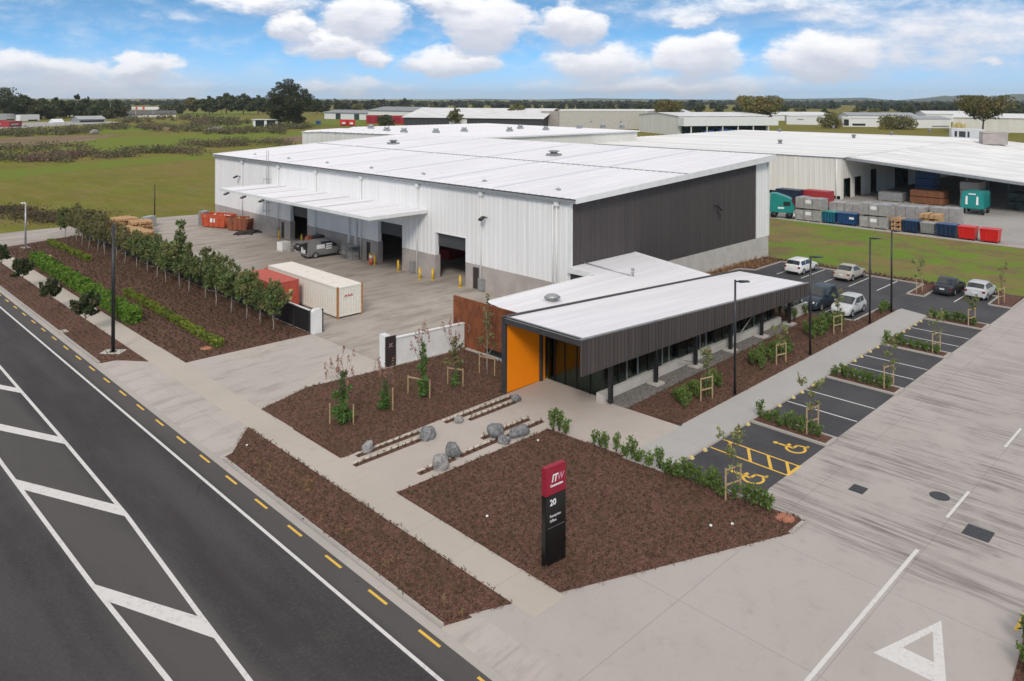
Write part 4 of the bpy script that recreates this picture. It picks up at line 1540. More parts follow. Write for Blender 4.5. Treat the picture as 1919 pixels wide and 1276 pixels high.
# ================================================================== NEIGHBOURING BUILDINGS
def build_neighbours():
    # tall white shed behind
    x0, y0 = 65.0, 115.2
    t = thing('warehouse', 'long white roofed shed directly behind the main warehouse', 'warehouse', (x0, y0, 0))
    off = (x0, y0, 0)

    def bz(x, y):
        return max(12.5 - max(0, x - 68) * .062, 10.2) + (y - y0) * .012 if y < 150 else max(12.5 - max(0, x - 68) * .062, 10.2) + .42
    mb = MB(off)
    ribbed(mb, 'y', y0, x0, 106, 0, 12, .9, .04, -1, zf=lambda p: bz(p, y0) - .05)
    ribbed(mb, 'y', y0, 106, 158, 0, 10, .9, .04, -1, zf=lambda p: bz(p, y0) - .05)
    mb.add([(x0, y0, 0), (110, 170, 0), (110, 170, 9.8), (x0, y0, 12.4)], [(0, 1, 2, 3)])
    ribbed(mb, 'x', 158, y0, 172, 0, 9.9, .9, .04, 1)
    mb.build('wall', 'cream_cladding', t)
    mb = MB(off)
    xs = [x0 + 1.5 * k for k in range(63)]
    vs, fs = [], []
    for k, xx in enumerate(xs):
        yb = min(172.0, y0 + .4 + (xx - x0) * 1.21)
        for (dx, h) in ((0, 0), (.10, .07), (.25, .07), (.35, 0)):
            vs += [(xx + dx, y0 - .3, bz(xx, y0) + h), (xx + dx, yb, bz(xx, yb) + h)]
    for k in range(len(vs) // 2 - 1):
        fs.append((2 * k, 2 * k + 1, 2 * k + 3, 2 * k + 2))
    mb.add(vs, fs)
    roof = mb.build('roof', 'white_roof', t)
    mb = MB(off)
    mb.hexa([(105, y0 - .5, 9.95), (158.4, y0 - .5, 9.95), (158.4, y0 - .3, 9.95), (105, y0 - .3, 9.95)],
            [(105, y0 - .5, 10.25), (158.4, y0 - .5, 10.25), (158.4, y0 - .3, 10.25), (105, y0 - .3, 10.25)])
    mb.build('gutter', 'white_trim', t)
    for (px, py) in ((725, 240), (757, 243), (817, 241), (870, 239), (955, 238), (1023, 236), (1086, 233), (1130, 232), (1166, 232), (975, 234), (695, 235)):
        x, y = at(px, py + 3, 11.0)
        mb = MB(off)
        z = bz(x, y)
        mb.box(x - .6, x + .6, y - .6, y + .6, z - .1, z + .5)
        mb.cyl(x, y, z + .5, z + 1.0, .5, .62, 10)
        mb.build('roof_vent', 'galvanised', roof)

    # neighbour to the right with an open canopy
    x0, y0 = 141.0, 57.5
    t = thing('warehouse', 'cream metal warehouse with wide pale roof and open sided canopy beyond the grass', 'warehouse', (x0, y0, 0))
    off = (x0, y0, 0)

    def cz(x, y):
        return 7.62 + (x - x0) * .006

    def kz(x, y):
        return 7.62 + (y - 57.5) * .088 + (x - x0) * .006
    mb = MB(off)
    ribbed(mb, 'x', x0, y0, 125, .6, 7.5, 1.0, .05, -1)
    opens = [(142.2, 145.2, 3.7), (147.2, 150.2, 3.7), (155, 158, 4.6), (168, 176, 5)]
    x = x0
    for a, b, h in opens:
        ribbed(mb, 'y', y0, x, a, 0, 7.5, 1.0, .04, -1)
        ribbed(mb, 'y', y0, a, b, h, 7.5, 1.0, .04, -1)
        x = b
    ribbed(mb, 'y', y0, x, 230, 0, 7.5, 1.0, .04, -1)
    mb.box(x0, 230, 124.8, 125, 0, 7.5)
    mb.box(229.8, 230, y0, 125, 0, 7.5)
    mb.box(x0 - .05, x0 + .15, y0 - .1, y0 + .1, 0, 7.5)
    mb.build('wall', 'cream_cladding', t)
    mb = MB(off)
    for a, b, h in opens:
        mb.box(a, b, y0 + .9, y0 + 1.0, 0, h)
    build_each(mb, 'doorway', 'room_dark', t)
    mb = MB(off)
    ribbed_roof(mb, x0 - .3, 230, y0 - .5, 125.3, cz, 2.2, .12, 'y')
    roof = mb.build('roof', 'pale_roof', t)
    mb = MB(off)
    ribbed_roof(mb, x0 + 1.5, 230, 22.0, y0 - .5, kz, 2.2, .12, 'y')
    mb.add([(x0 + 1.5, 22, kz(x0, 22) - .25), (230, 22, kz(230, 22) - .25), (230, y0 - .5, kz(230, y0) - .25), (x0 + 1.5, y0 - .5, kz(x0, y0) - .25)], [(0, 3, 2, 1)])
    can = mb.build('canopy', 'pale_roof', t)
    mb = MB(off)
    mb.hexa([(x0 + 1.25, 22, kz(x0, 22) - .42), (x0 + 1.5, 22, kz(x0, 22) - .42), (x0 + 1.5, y0 - .4, kz(x0, y0) - .42), (x0 + 1.25, y0 - .4, kz(x0, y0) - .42)],
            [(x0 + 1.25, 22, kz(x0, 22) + .05), (x0 + 1.5, 22, kz(x0, 22) + .05), (x0 + 1.5, y0 - .4, kz(x0, y0) + .05), (x0 + 1.25, y0 - .4, kz(x0, y0) + .05)])
    build_each(mb, 'edge_beam', 'galvanised', can)
    mb = MB(off)
    for xx in (152, 165, 180, 200):
        for yy in (40.0, 24.0):
            mb.box(xx - .15, xx + .15, yy - .15, yy + .15, 0, kz(xx, yy) - .2)
    build_each(mb, 'column', 'steel_grey', can)
    mb = MB(off)
    mb.box(228, 230, 20, y0, 0, 5.5)
    mb.build('end_wall', 'precast', t)
    mb = MB(off)
    mb.tube([(x0 - .15, y0 + .8, 7.4), (x0 - .15, y0 + .8, 0)], .12, 8)
    mb.build('downpipe', 'white_trim', t)
    mb = MB(off)
    mb.box(x0 - .75, x0 - .05, 82, 82.6, 5.0, 5.4)
    mb.build('wall_light', 'steel_grey', t)
    for (px, py) in ((1462, 266), (1600, 257), (1671, 253), (1562, 241), (1742, 248), (1461, 246)):
        x, y = at(px, py + 2, 8.0)
        mb = MB(off)
        mb.cyl(x, y, cz(x, y), cz(x, y) + .7, .4, .4, 10)
        mb.cyl(x, y, cz(x, y) + .7, cz(x, y) + 1.05, .65, .4, 10)
        mb.build('roof_vent', 'steel_grey', roof)
    # plant on its roof
    xa, ya = at(1842, 268, 7.9)
    xb, yb = at(1889, 269, 7.9)
    d = Vector((xb - xa, yb - ya)).normalized()
    k = Vector((-d.y, d.x))
    if k.dot(Vector((1, 1))) < 0:
        k = -k
    k = k * 5

    def quad(p, q, kk, e):
        return [(p[0], p[1]), (q[0], q[1]), (q[0] + kk.x, q[1] + kk.y), (p[0] + kk.x, p[1] + kk.y)]
    mb = MB(off)
    mb.prism(quad((xa, ya), (xb, yb), k, 0), 7.6, 10.3)
    mb.prism(quad((xa - .2, ya - .2), (xb + .2, yb - .2), k * 1.05, 0), 10.3, 10.5)
    mb.build('plant_box', 'precast', roof)
    xa, ya = at(1784, 259, 7.9)
    xb, yb = at(1846, 263, 7.9)
    mb = MB(off)
    mb.prism(quad((xa, ya), (xb, yb), k, 0), 7.6, 10.6)
    o = mb.build('plant_room', 'white_trim', roof)
    mb = MB(off)
    for f0, f1 in ((.08, .16), (.22, .42), (.48, .54)):
        p = Vector((xa, ya)).lerp(Vector((xb, yb)), f0) - k * .012
        q = Vector((xa, ya)).lerp(Vector((xb, yb)), f1) - k * .012
        mb.prism(quad(p, q, k * .01, 0), 8.4, 9.9)
    mb.build('window', 'car_glass', o)


build_neighbours()


def far_building(name, label, l, r, top, depth, wall, roof, feats=(), pitch=.0, over=.6, group=None, cat='building', para=0.0):
    """building whose front foot runs between two photo-measured ground points; feats: (mat, f0, f1, z0, z1) openings along the front"""
    a, b = Vector(at(*l, -.1)), Vector(at(*r, -.1))
    w = (b - a).length
    ang = math.atan2(b.y - a.y, b.x - a.x)
    h = height_at((a.x + b.x) / 2, (a.y + b.y) / 2, top)
    # keep the depth side away from the viewer
    t = thing(name, label, cat, (a.x, a.y, -.1), ang, group)
    mb = MB()
    mb.box(0, w, 0, depth, 0, h - pitch - .25)
    if pitch:
        mb.add([(0, 0, h - pitch - .25), (0, depth, h - pitch - .25), (0, depth / 2, h - .3)], [(0, 1, 2)])
        mb.add([(w, 0, h - pitch - .25), (w, depth, h - pitch - .25), (w, depth / 2, h - .3)], [(0, 2, 1)])
    mb.build('wall', wall, t)
    mb = MB()
    o = over
    if pitch:
        for (y0, y1, za, zb) in ((-o, depth / 2, h - pitch - .25, h), (depth / 2, depth + o, h, h - pitch - .25)):
            mb.hexa([(-o, y0, za - .2), (w + o, y0, za - .2), (w + o, y1, zb - .2), (-o, y1, zb - .2)],
                    [(-o, y0, za), (w + o, y0, za), (w + o, y1, zb), (-o, y1, zb)])
    else:
        mb.box(-o, w + o, -o, depth + o, h - .25, h)
    mb.build('roof', roof, t)
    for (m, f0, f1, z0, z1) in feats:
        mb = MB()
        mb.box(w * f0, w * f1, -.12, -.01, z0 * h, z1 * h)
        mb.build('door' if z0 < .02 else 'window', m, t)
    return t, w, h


def build_far():
    fb = far_building
    fb('warehouse', 'white factory with long grey roof and two dark doors far behind the shed', (608, 222.5), (700, 225), 206, 26, 'white_trim', 'steel_grey',
       [('room_dark', .24, .34, 0, .62), ('room_dark', .62, .72, 0, .6)], 2.0, 1.0)
    fb('warehouse', 'white building with grey pitched roof behind the red containers', (690, 226), (775, 228), 200, 40, 'white_trim', 'steel_grey', [], 2.6, 1.0)
    t, w, h = fb('warehouse', 'dark gabled shed with pale grey roof in the middle distance', (757, 238), (1016, 242), 203, 60, 'dark_trim', 'pale_roof',
                 [('white_trim', .34, .47, .20, .45)], 5.5, 1.2)
    fb('warehouse', 'long pinkish beige warehouse with flat parapet roof', (1048, 241), (1211, 242), 207, 60, 'light_precast', 'cream_cladding',
       [('steel_grey', .36, .38, .35, .45), ('steel_grey', .70, .72, .35, .45)], 0, .2)
    fb('building', 'brown annex at the left end of the beige warehouse', (1014, 240), (1047, 241), 208, 40, 'precast', 'precast', [], 0, .1)
    fb('building', 'brown block between the beige warehouse and the white canopy building', (1212, 243), (1268, 244), 208, 30, 'precast', 'precast', [], 0, .1)
    t, w, h = fb('warehouse', 'white warehouse with deep white canopy over a dark loading dock', (1272, 254), (1440, 252), 211, 45, 'cream_cladding', 'pale_roof', [('room_dark', .03, .97, 0, .43)], 1.2, .5)  # dark front strip stands for the shade in the dock recess, not a door
    mb = MB()
    mb.box(-1, w + 1, -7, -.6, h * .44, h * .80)
    mb.build('canopy', 'white_trim', t)
    mb = MB()
    for i in range(6):
        mb.box(w * (.06 + i * .17), w * (.06 + i * .17) + .5, -6.5, -6, 0, h * .44)
    build_each(mb, 'column', 'cream_cladding', t)
    mb = MB()
    for f, hh in ((.24, .22), (.40, .3), (.5, .26), (.58, .2)):
        mb.box(w * f, w * f + 5, -4, -1, 0, h * hh)
    tag(mb.build('stock_pile', 'blue_tarp', None), None)
    o = bpy.data.objects['stock_pile']
    o.parent = t
    fb('warehouse', 'long low pale roof behind the beige warehouse', (1080, 224), (1300, 224), 205, 60, 'cream_cladding', 'pale_roof', [('room_dark', .1, .3, 0, .4)], 3.0, .6)
    fb('warehouse', 'pale grey roofed shed just left of the beige warehouse', (900, 226), (1010, 226), 207, 50, 'precast', 'pale_roof', [], 3.0, .6)
    fb('warehouse', 'white long roof between the round topped tree and the low white building', (1448, 226), (1560, 226), 210, 40, 'white_trim', 'pale_roof', [('steel_grey', .2, .3, 0, .6)], 2.0, .6)
    fb('warehouse', 'cream long shed behind the low white building with dark windows', (1590, 226), (1720, 227), 211, 40, 'cream_cladding', 'galvanised', [('room_dark', .5, .7, 0, .5)], 2.0, .6)
    fb('warehouse', 'white shed with pale roof behind the greenery covered building', (1735, 228), (1830, 229), 208, 40, 'white_trim', 'pale_roof', [('steel_grey', .6, .7, 0, .5)], 2.0, .6)
    fb('building', 'small white flat building right of the round topped tree', (1474, 233), (1532, 234), 217, 25, 'white_trim', 'white_trim', [('steel_grey', .35, .55, .55, .65)], 0, .3)
    fb('building', 'low white building with a strip of dark windows', (1580, 237), (1648, 238), 220, 25, 'white_trim', 'white_trim',
       [('car_glass', .02, .16, .1, .8), ('car_glass', .26, .62, .12, .35)], 0, .4)
    fb('building', 'white building with greenery on its face and a blue grey roof', (1711, 240), (1782, 240), 217, 25, 'white_trim', 'galvanised', [('steel_grey', .5, .95, .1, .2)], 1.5, .4)
    fb('warehouse', 'long grey roofed warehouse above colourful stacked goods at the right edge', (1786, 246), (1960, 250), 213, 40, 'cream_cladding', 'pale_roof', [], 2.0, .6)
    # goods stacked in front of it
    for i, (px, w_, mat, lb) in enumerate([(1797, 26, 'pale_yellow', 'pale yellow stack of goods left of the red stack'), (1840, 34, 'red_paint', 'bright red stack of goods before the grey roofed warehouse'),
                                           (1885, 40, 'orange_skip', 'orange stack of goods before the grey roofed warehouse'), (1915, 30, 'pale_yellow', 'yellow stack of goods at the right edge of the view')]):
        a = at(px - w_ / 2, 246.5, -.1)
        b = at(px + w_ / 2, 247, -.1)
        L = math.hypot(b[0] - a[0], b[1] - a[1])
        tt = thing('goods_stack', lb, 'stack', (a[0], a[1], -.1), math.atan2(b[1] - a[1], b[0] - a[0]), 'stacked goods before the far grey roof')
        for k in range(3):
            mb = MB()
            mb.box(L * k / 3 + .1, L * (k + 1) / 3 - .1, 0, 3, 0, 4.4 + 1.0 * ((k + i) % 2))
            mb.build('crate', mat, tt)
    # left distance
    fb('building', 'low white flat shelter in front of the big dark tree', (474, 237), (521, 237), 223.5, 10, 'car_glass', 'white_trim',
       [('white_trim', 0, .1, 0, .9), ('white_trim', .45, .55, 0, .9), ('white_trim', .9, 1, 0, .9)], 0, 1.0)
    fb('building', 'long brown roofed barn with pale walls at the left', (206, 220), (330, 219), 207, 20, 'cream_cladding', 'dark_door', [], 3.0, .8)
    fb('house', 'small house with dark roof below the left wood', (108, 216), (128, 216), 207.5, 10, 'white_trim', 'dark_trim', [], 2.5, .5)
    fb('house', 'small house with brown roof and pale gable below the left wood', (130, 217), (152, 217), 208, 10, 'cream_cladding', 'brown_skip', [], 2.5, .5)
    fb('shed', 'long blue grey roofed open shed at the left', (148, 229.5), (197, 228.5), 217, 14, 'galvanised', 'galvanised', [('car_glass', .05, .95, .05, .3)], 2.0, .6)
    fb('tent', 'small white tent on the far car park', (100, 231), (120, 230.5), 222.5, 6, 'white_trim', 'white_trim', [], 2.0, .2)
    fb('trailer', 'white trailer parked at the left edge behind the red trucks', (-14, 226), (28, 224.5), 213, 5, 'white_paint', 'white_paint', [('rubber', .6, .95, .0, .14)], 0, .0)
    fb('trailer', 'second white trailer with dark wheels right of the first', (38, 227), (74, 226), 214.5, 5, 'white_paint', 'white_paint', [('rubber', .4, .9, .0, .2)], 0, .0)
    for (l, r, top, lb) in (((-18, 238), (13, 237.5), 225, 'red truck box with a white band cut off by the left edge'), ((17, 238), (41, 236.5), 226.5, 'red truck box with a white stripe on the far car park')):
        fb('truck', lb, l, r, top, 5, 'dull_red', 'dull_red', [('white_paint', .18, .72, .38, .52), ('rubber', .1, .9, .02, .16)], 0, 0, 'red trucks on the far car park', 'truck')
    for (l, r, top, lb) in (((686, 231.5), (722, 232), 215.5, 'red container stack left of the bush'), ((733, 232), (788, 233), 216.5, 'longer red container stack right of the bush')):
        fb('container', lb, l, r, top, 6, 'dull_red', 'dull_red', [('maroon', .1, .3, .15, .8), ('maroon', .4, .6, .15, .8), ('maroon', .7, .9, .15, .8)], 0, 0, 'red containers behind the shed', 'container')
    for (l, r, top, lb) in (((637, 235.5), (650, 235.6), 224, 'bright red truck at the left of the pair on the grass'), ((652, 236), (664, 236), 224.5, 'red and white truck at the right of the pair on the grass')):
        fb('truck', lb, l, r, top, 5, 'red_paint', 'red_paint', [('white_paint', .3, .8, .3, .6), ('rubber', .1, .9, .02, .16)], 0, 0, 'red trucks on the grass', 'truck')
    fb('container', 'small blue container on the grass right of the big dark tree', (592, 233), (600, 233), 226, 4, 'blue_tarp', 'blue_tarp', [], 0, 0, None, 'container')
    fb('building', 'distant pale factory with orange towers on the left horizon', (234, 205.5), (300, 205.5), 200.5, 30, 'white_trim', 'white_trim',
       [('orange_skip', .02, .08, 0, 1.6), ('light_red', .3, .36, 0, 1.4), ('orange_skip', .5, .56, 0, 1.3)], 0, 0)
    # light masts in the distance
    for i, (px, by, ty, lb) in enumerate([(207, 222, 193, 'pale light mast at the end of the blue grey shed'), (254, 224, 206, 'thin light mast before the brown barn'),
                                          (287, 224, 206, 'thin light mast at the right end of the brown barn'), (398, 214, 190, 'thin light mast before the dark wood'),
                                          (415, 214, 190, 'second thin light mast before the dark wood'), (1797, 242, 190, 'tall thin mast behind the greenery covered building')]):
        x, y = at(px, by, -.1)
        h = height_at(x, y, ty)
        tt = thing('light_mast', lb, 'light mast', (x, y, -.1), 0, 'thin light masts in the distance')
        mb = MB()
        mb.cyl(0, 0, 0, h, .22, .14, 8)
        mb.build('pole', 'galvanised', tt)
        mb = MB()
        mb.box(-.9, .9, -.2, .2, h, h + .25)
        mb.build('lamp', 'steel_grey', tt)
    # pale rubble heaps on the waste ground
    for (px, py, w_, h_, mat, lb) in ((177, 251, 4.2, 3.2, 'pale_boulder', 'grey rubble heap on the waste ground at the left'), (312, 245, 6, 3, 'bare_soil', 'pinkish soil heap on the waste ground'),
                                      (405, 244, 9, 2.6, 'pale_boulder', 'long pale rubble heap before the scrub'), (300, 238, 6, 2.2, 'light_red', 'reddish heap of broken brick on the waste ground')):
        x, y = at(px, py, -.1)
        o = rock('rubble_heap', (x, y, -.4), (w_, w_ * .7, h_), mat, 3 + px)
        tag(o, lb, 'heap')
    # hills at the horizon
    def ridge(name, pts, dist, thick):
        mb = MB()
        n = len(pts)
        vs = []
        for (px, py) in pts:
            c = math.atan((px - 959.5) / FOC)
            for (dd, f) in ((dist, 0), (dist + thick * .4, 1), (dist + thick, 0)):
                ang = YAW - c
                ch = dd / math.cos(c) * 1.0
                z = H + (HORY - py + ROLL * (px - 959.5)) * dd / FOC
                vs.append((math.cos(ang) * ch, math.sin(ang) * ch, z if f else -3))
        fs = []
        for i in range(n - 1):
            for k in range(2):
                fs.append((i * 3 + k, i * 3 + 3 + k, i * 3 + 4 + k, i * 3 + 1 + k))
        mb.add(vs, fs, 0, True)
        return struct(name, mb, 'far_hill')
    ridge('hills', [(1400, 186), (1440, 184), (1500, 185), (1560, 184), (1620, 183), (1680, 188), (1740, 183), (1770, 179), (1800, 181), (1840, 184), (1880, 178), (1900, 176),
                    (1960, 176), (2060, 173)], 7000, 900)
    ridge('hills', [(-130, 184), (60, 185), (200, 187), (420, 186), (600, 187), (760, 188), (900, 185), (1000, 187), (1100, 184), (1250, 186), (1420, 187)], 8000, 900)


def rock(name, loc, dims, mat, seed, sub=3, rough=.16):
    rr = random.Random(seed)
    bm = bmesh.new()
    bmesh.ops.create_icosphere(bm, subdivisions=sub, radius=1)
    ph = [(rr.uniform(-3, 3), rr.uniform(-3, 3), rr.uniform(-3, 3), rr.uniform(.4, 1)) for _ in range(9)]
    for v in bm.verts:
        p = v.co.copy()
        k = 1
        for i, (a, b, c, w) in enumerate(ph):
            k += rough * w * math.sin(a * p.x * (1 + i * .35) + b * p.y * (1 + i * .3) + c * p.z + i) / (1 + i * .45)
        v.co = Vector((p.x * dims[0] / 2, p.y * dims[1] / 2, p.z * dims[2] / 2)) * k
    me = bpy.data.meshes.new(name)
    bm.to_mesh(me)
    bm.free()
    for p in me.polygons:
        p.use_smooth = True
    o = link_mesh(name, me, mat)
    o.location = loc
    o.location.z = loc[2] + dims[2] * .38
    o.rotation_euler = (0, 0, rr.uniform(0, 6))
    return o


build_far()


# ================================================================== YARD THINGS
def build_container(x0, x1, y0, y1, h, side, topm, label, name='shipping_container', corner='rust_corner', mark=None):
    t = thing(name, label, 'container', ((x0 + x1) / 2, y0, 0))
    off = ((x0 + x1) / 2, y0, 0)
    mb = MB(off)
    # corrugated long sides and back
    def corr(axis, c, a0, a1, out):
        ribbed(mb, axis, c, a0, a1, .30, h - .16, .28, .036, out)
    corr('x', x0 + .07, y0 + .14, y1 - .14, -1)
    corr('x', x1 - .07, y0 + .14, y1 - .14, 1)
    corr('y', y1 - .07, x0 + .14, x1 - .14, 1)
    mb.box(x0 + .02, x0 + .12, y0 + .14, y1 - .14, .14, .30)
    mb.box(x1 - .12, x1 - .02, y0 + .14, y1 - .14, .14, .30)
    mb.box(x0 + .02, x0 + .12, y0 + .14, y1 - .14, h - .16, h - .03)
    mb.box(x1 - .12, x1 - .02, y0 + .14, y1 - .14, h - .16, h - .03)
    mb.build('wall', side, t)
    mb = MB(off)
    vs, fs = [], []
    n = 44
    for i in range(n + 1):
        y = y0 + .1 + (y1 - y0 - .2) * i / n
        z = h - .055 + (.022 if (i % 4) in (1, 2) else 0)
        vs += [(x0 + .1, y, z), (x1 - .1, y, z)]
    fs = [(2 * i, 2 * i + 1, 2 * i + 3, 2 * i + 2) for i in range(n)]
    mb.add(vs, fs)
    mb.build('roof', topm, t)
    mb = MB(off)
    ribbed(mb, 'y', y0 + .06, x0 + .14, x1 - .14, .2, h - .14, .24, .03, -1)
    mb.box(x0 + .14, x1 - .14, y0 + .02, y0 + .12, .14, .22)
    mb.box(x0 + .14, x1 - .14, y0 + .02, y0 + .12, h - .14, h - .04)
    d = mb.build('end_panel', side, t)
    for sx in (x0, x1 - .14):
        mb = MB(off)
        for sy in (y0, y1 - .14):
            mb.box(sx, sx + .14, sy, sy + .14, .12, h - .12)
            mb.box(sx - .006, sx + .146, sy - .006, sy + .146, 0, .12)
            mb.box(sx - .006, sx + .146, sy - .006, sy + .146, h - .12, h)
        mb.build('corner_post', corner, t)
    if mark:
        mark(t, d)
    return t


def build_yard():
    def red_mark(t, d):
        text_mesh('AAA', .34, 'lettering', 'light_red', d, (-.55, .022, 1.72), (R(90), 0, 0), .004, (1.2, .7, 1), 0, .02)
    build_container(34.3, 36.78, 55.05, 67.25, 2.6, 'white_container', 'container_top',
                    'long off white shipping container with rust streaked corners', mark=red_mark)
    def yel_mark(t, d):
        mb = MB()
        mb.box(.30, .62, .018, .026, 1.45, 1.85)
        mb.box(.34, .58, .018, .026, .95, 1.25)
        mb.build('lettering', 'pale_yellow', d)
    build_container(31.15, 33.6, 60.05, 66.1, 2.6, 'red_container', 'red_container', 'short red shipping container behind the tree row',
                    corner='red_container', mark=yel_mark)
    # bollards
    proto = thing('bollard', None, 'bollard')
    mb = MB()
    mb.cyl(0, 0, 0, 1.08, .115, .115, 16)
    mb.cyl(0, 0, 1.08, 1.17, .115, .06, 16)
    mb.build('post', 'yellow_paint', proto)
    mb = MB()
    mb.cyl(0, 0, -.02, .03, .19, n=16)
    mb.build('base_plate', 'yellow_paint', proto)
    sp = [((48.55, 91.9), 'yellow bollard before the small door at the far loading bay'), ((49.0, 86.9), 'yellow bollard standing in the far loading doorway'),
          ((48.42, 71.15), 'yellow bollard next to the red and white barrel'), ((48.5, 70.35), 'yellow bollard at the left of the middle loading door'),
          ((48.5, 66.06), 'yellow bollard at the right of the middle loading door'), ((47.9, 61.6), 'yellow bollard left of the nearest loading door on the yard'),
          ((48.6, 60.4), 'yellow bollard just inside the left jamb of the nearest loading door'), ((48.6, 56.2), 'yellow bollard at the right of the nearest loading door')]
    for i, ((x, y), lb) in enumerate(sp):
        if i == 0:
            proto.location = (x, y, 0)
            tag(proto, lb, None, 'yellow bollards guarding the loading doors')
        else:
            copy_of(proto, (x, y, 0), 0, 1, lb, 'yellow bollards guarding the loading doors')
    t = thing('barrel', 'small red barrel with a white top beside a yellow bollard', 'barrel', (48.3, 70.75, 0))
    mb = MB()
    mb.cyl(0, 0, 0, .72, .23, .23, 14)
    mb.build('drum', 'light_red', t)
    mb = MB()
    mb.cyl(0, 0, .72, 1.0, .23, .15, 14)
    mb.build('cap', 'white_paint', t)
    # skips
    for nm, lb, loc, rz, L, W, h, mat in (('skip_bin', 'orange skip bin with white lettering by the far corner of the warehouse', (46.9, 106.2, 0), R(-66), 4.4, 2.0, 1.75, 'orange_skip'),
                                          ('skip_bin', 'rusty brown skip bin filled with scrap timber', (48.0, 101.6, 0), R(-58), 3.4, 1.9, 1.65, 'brown_skip')):
        t = thing(nm, lb, 'skip', loc, rz, 'skips by the far corner')
        mb = MB()
        a, b = L / 2, W / 2
        mb.hexa([(-a + .3, -b, .12), (a - .3, -b, .12), (a - .3, b, .12), (-a + .3, b, .12)], [(-a, -b, h * .72), (a, -b, h * .72), (a, b, h * .72), (-a, b, h * .72)])
        for s_ in (-1, 1):
            mb.box(-a, a, s_ * b - .05, s_ * b + .05, h * .72, h)
            mb.box(s_ * a - .05, s_ * a + .05, -b + .05, b - .05, h * .72, h)
        o = mb.build('body', mat, t)
        mb = MB()
        for k in range(5):
            x = -a + .3 + (L - .6) * k / 4
            for s_ in (-1, 1):
                mb.box(x - .06, x + .06, s_ * b - .10, s_ * b + .10, .2, h - .1)
        for s_ in (-1, 1):
            mb.box(-a - .06, a + .06, s_ * b - .09, s_ * b + .09, h, h + .08)
        mb.build('rib', mat, t)
        rr = random.Random(4)
        mb = MB()
        for k in range(18):
            x, y = rr.uniform(-a + .4, a - .4), rr.uniform(-b + .3, b - .3)
            p = Vector((x, y, h * .72 + rr.uniform(.05, .35)))
            q = p + Vector((rr.uniform(-.9, .9), rr.uniform(-.6, .6), rr.uniform(-.1, .5)))
            mb.tube([p, q], .07, 4)
        mb.build('rubbish', 'raw_timber' if mat == 'brown_skip' else 'white_trim', t)
        if mat == 'orange_skip':
            mb = MB()
            mb.box(-.55, -.15, -b - .075, -b - .055, .75, 1.3)
            mb.box(-.05, .3, -b - .075, -b - .055, .75, 1.3)
            mb.build('lettering', 'lettering', o)
    t = thing('metal_cabinet', 'tall pale grey cabinet at the far end of the orange skip', 'cabinet', (46.0, 109.0, 0), R(-66))
    mb = MB()
    mb.box(-.5, .5, -.6, .6, 0, 2.0)
    mb.build('body', 'galvanised', t, .03)
    mb = MB()
    mb.box(-.42, .42, -.64, -.6, .1, 1.9)
    mb.box(-.02, .02, -.66, -.64, .1, 1.9)
    mb.build('door', 'steel_grey', t)
    rr = random.Random(9)
    mb = MB()
    for k in range(46):
        a = rr.uniform(0, 6.28)
        r = rr.random() ** .5
        x, y = r * 1.9 * math.cos(a), r * 1.2 * math.sin(a)
        L = rr.uniform(.4, 1.0)
        b = rr.uniform(0, 3.14)
        mb.tube([(x - L * math.cos(b), y - L * math.sin(b), .05 + .22 * (1 - r)), (x + L * math.cos(b), y + L * math.sin(b), .08 + .3 * (1 - r))], .09, 5)
    o = mb.build('scrap_heap', 'scrap')
    o.location = (47.6, 98.6, 0)
    tag(o, 'flat heap of blackened scrap on the yard before the brown skip', 'scrap heap')
    # wrapped goods / cylinders cage by the middle door
    t = thing('pallet_cage', 'grey wire cage of pallets standing against the base of the warehouse wall', 'cage', (48.3, 74.9, 0))
    mb = MB()
    for k in range(2):
        for z in (.0, .5, 1.0, 1.5):
            mb.box(-.55, .55, -1.2 + k * 1.25, -.05 + k * 1.25, z, z + .04)
        for x in (-.55, .53):
            for j in range(8):
                y = -1.2 + k * 1.25 + j * .16
                mb.box(x, x + .02, y, y + .02, 0, 1.55)
    mb.build('frame', 'galvanised', t)
    mb = MB()
    mb.box(-.45, .45, -1.1, -.15, .04, .92)
    mb.box(-.45, .45, .15, 1.05, .54, 1.42)
    mb.build('load', 'wrapped_pallet', t)
    # timber stacks behind the tree row
    lumps = [((34.2, 106.0), 3.6, 4.2, 1.5, 'long stack of pale packing timber behind the tree row'),
             ((37.2, 108.5), 2.6, 3.2, 1.9, 'tall stack of yellowish timber crates behind the tree row'),
             ((34.2, 100.5), 2.6, 3.4, 1.7, 'lower stack of orange brown timber at the near end of the heap'),
             ((33.6, 112.0), 3.2, 4.0, 1.6, 'weathered stack of grey and red boards at the far left of the heap'),
             ((36.5, 112.8), 2.8, 3.2, 1.9, 'orange timber stack beside the grey blue tarpaulin'), ((31.9, 107.5), 2.2, 4.2, 1.5, 'narrow pale board stack hard behind the trees')]
    for i, ((x, y), sx, sy, h, lb) in enumerate(lumps):
        rr = random.Random(20 + i)
        t = thing('timber_stack', lb, 'timber stack', (x, y, 0), R(rr.uniform(-14, 14)), 'timber stacks at the end of the yard')
        nlev = int(h / .42)
        for k in range(nlev):
            mb = MB()
            n = 9
            for j in range(n):
                w = sx / n
                dz = rr.uniform(-.03, .03)
                ext = rr.uniform(-.35, .2)
                mb.box(-sx / 2 + j * w + .03, -sx / 2 + (j + 1) * w - .03, -sy / 2 - ext, sy / 2 + ext, k * .42 + .12, k * .42 + .40 + dz)
            for yy in (-sy * .35, 0, sy * .35):
                mb.box(-sx / 2, sx / 2, yy - .07, yy + .07, k * .42 + .0, k * .42 + .118)
            mb.build('board_layer', 'brown_skip' if (i == 3 and k == 2) else 'raw_timber', t)
    t = thing('tarped_stack', 'grey blue tarpaulin covered stack beside the timber', 'stack', (40.0, 113.6, 0), R(8))
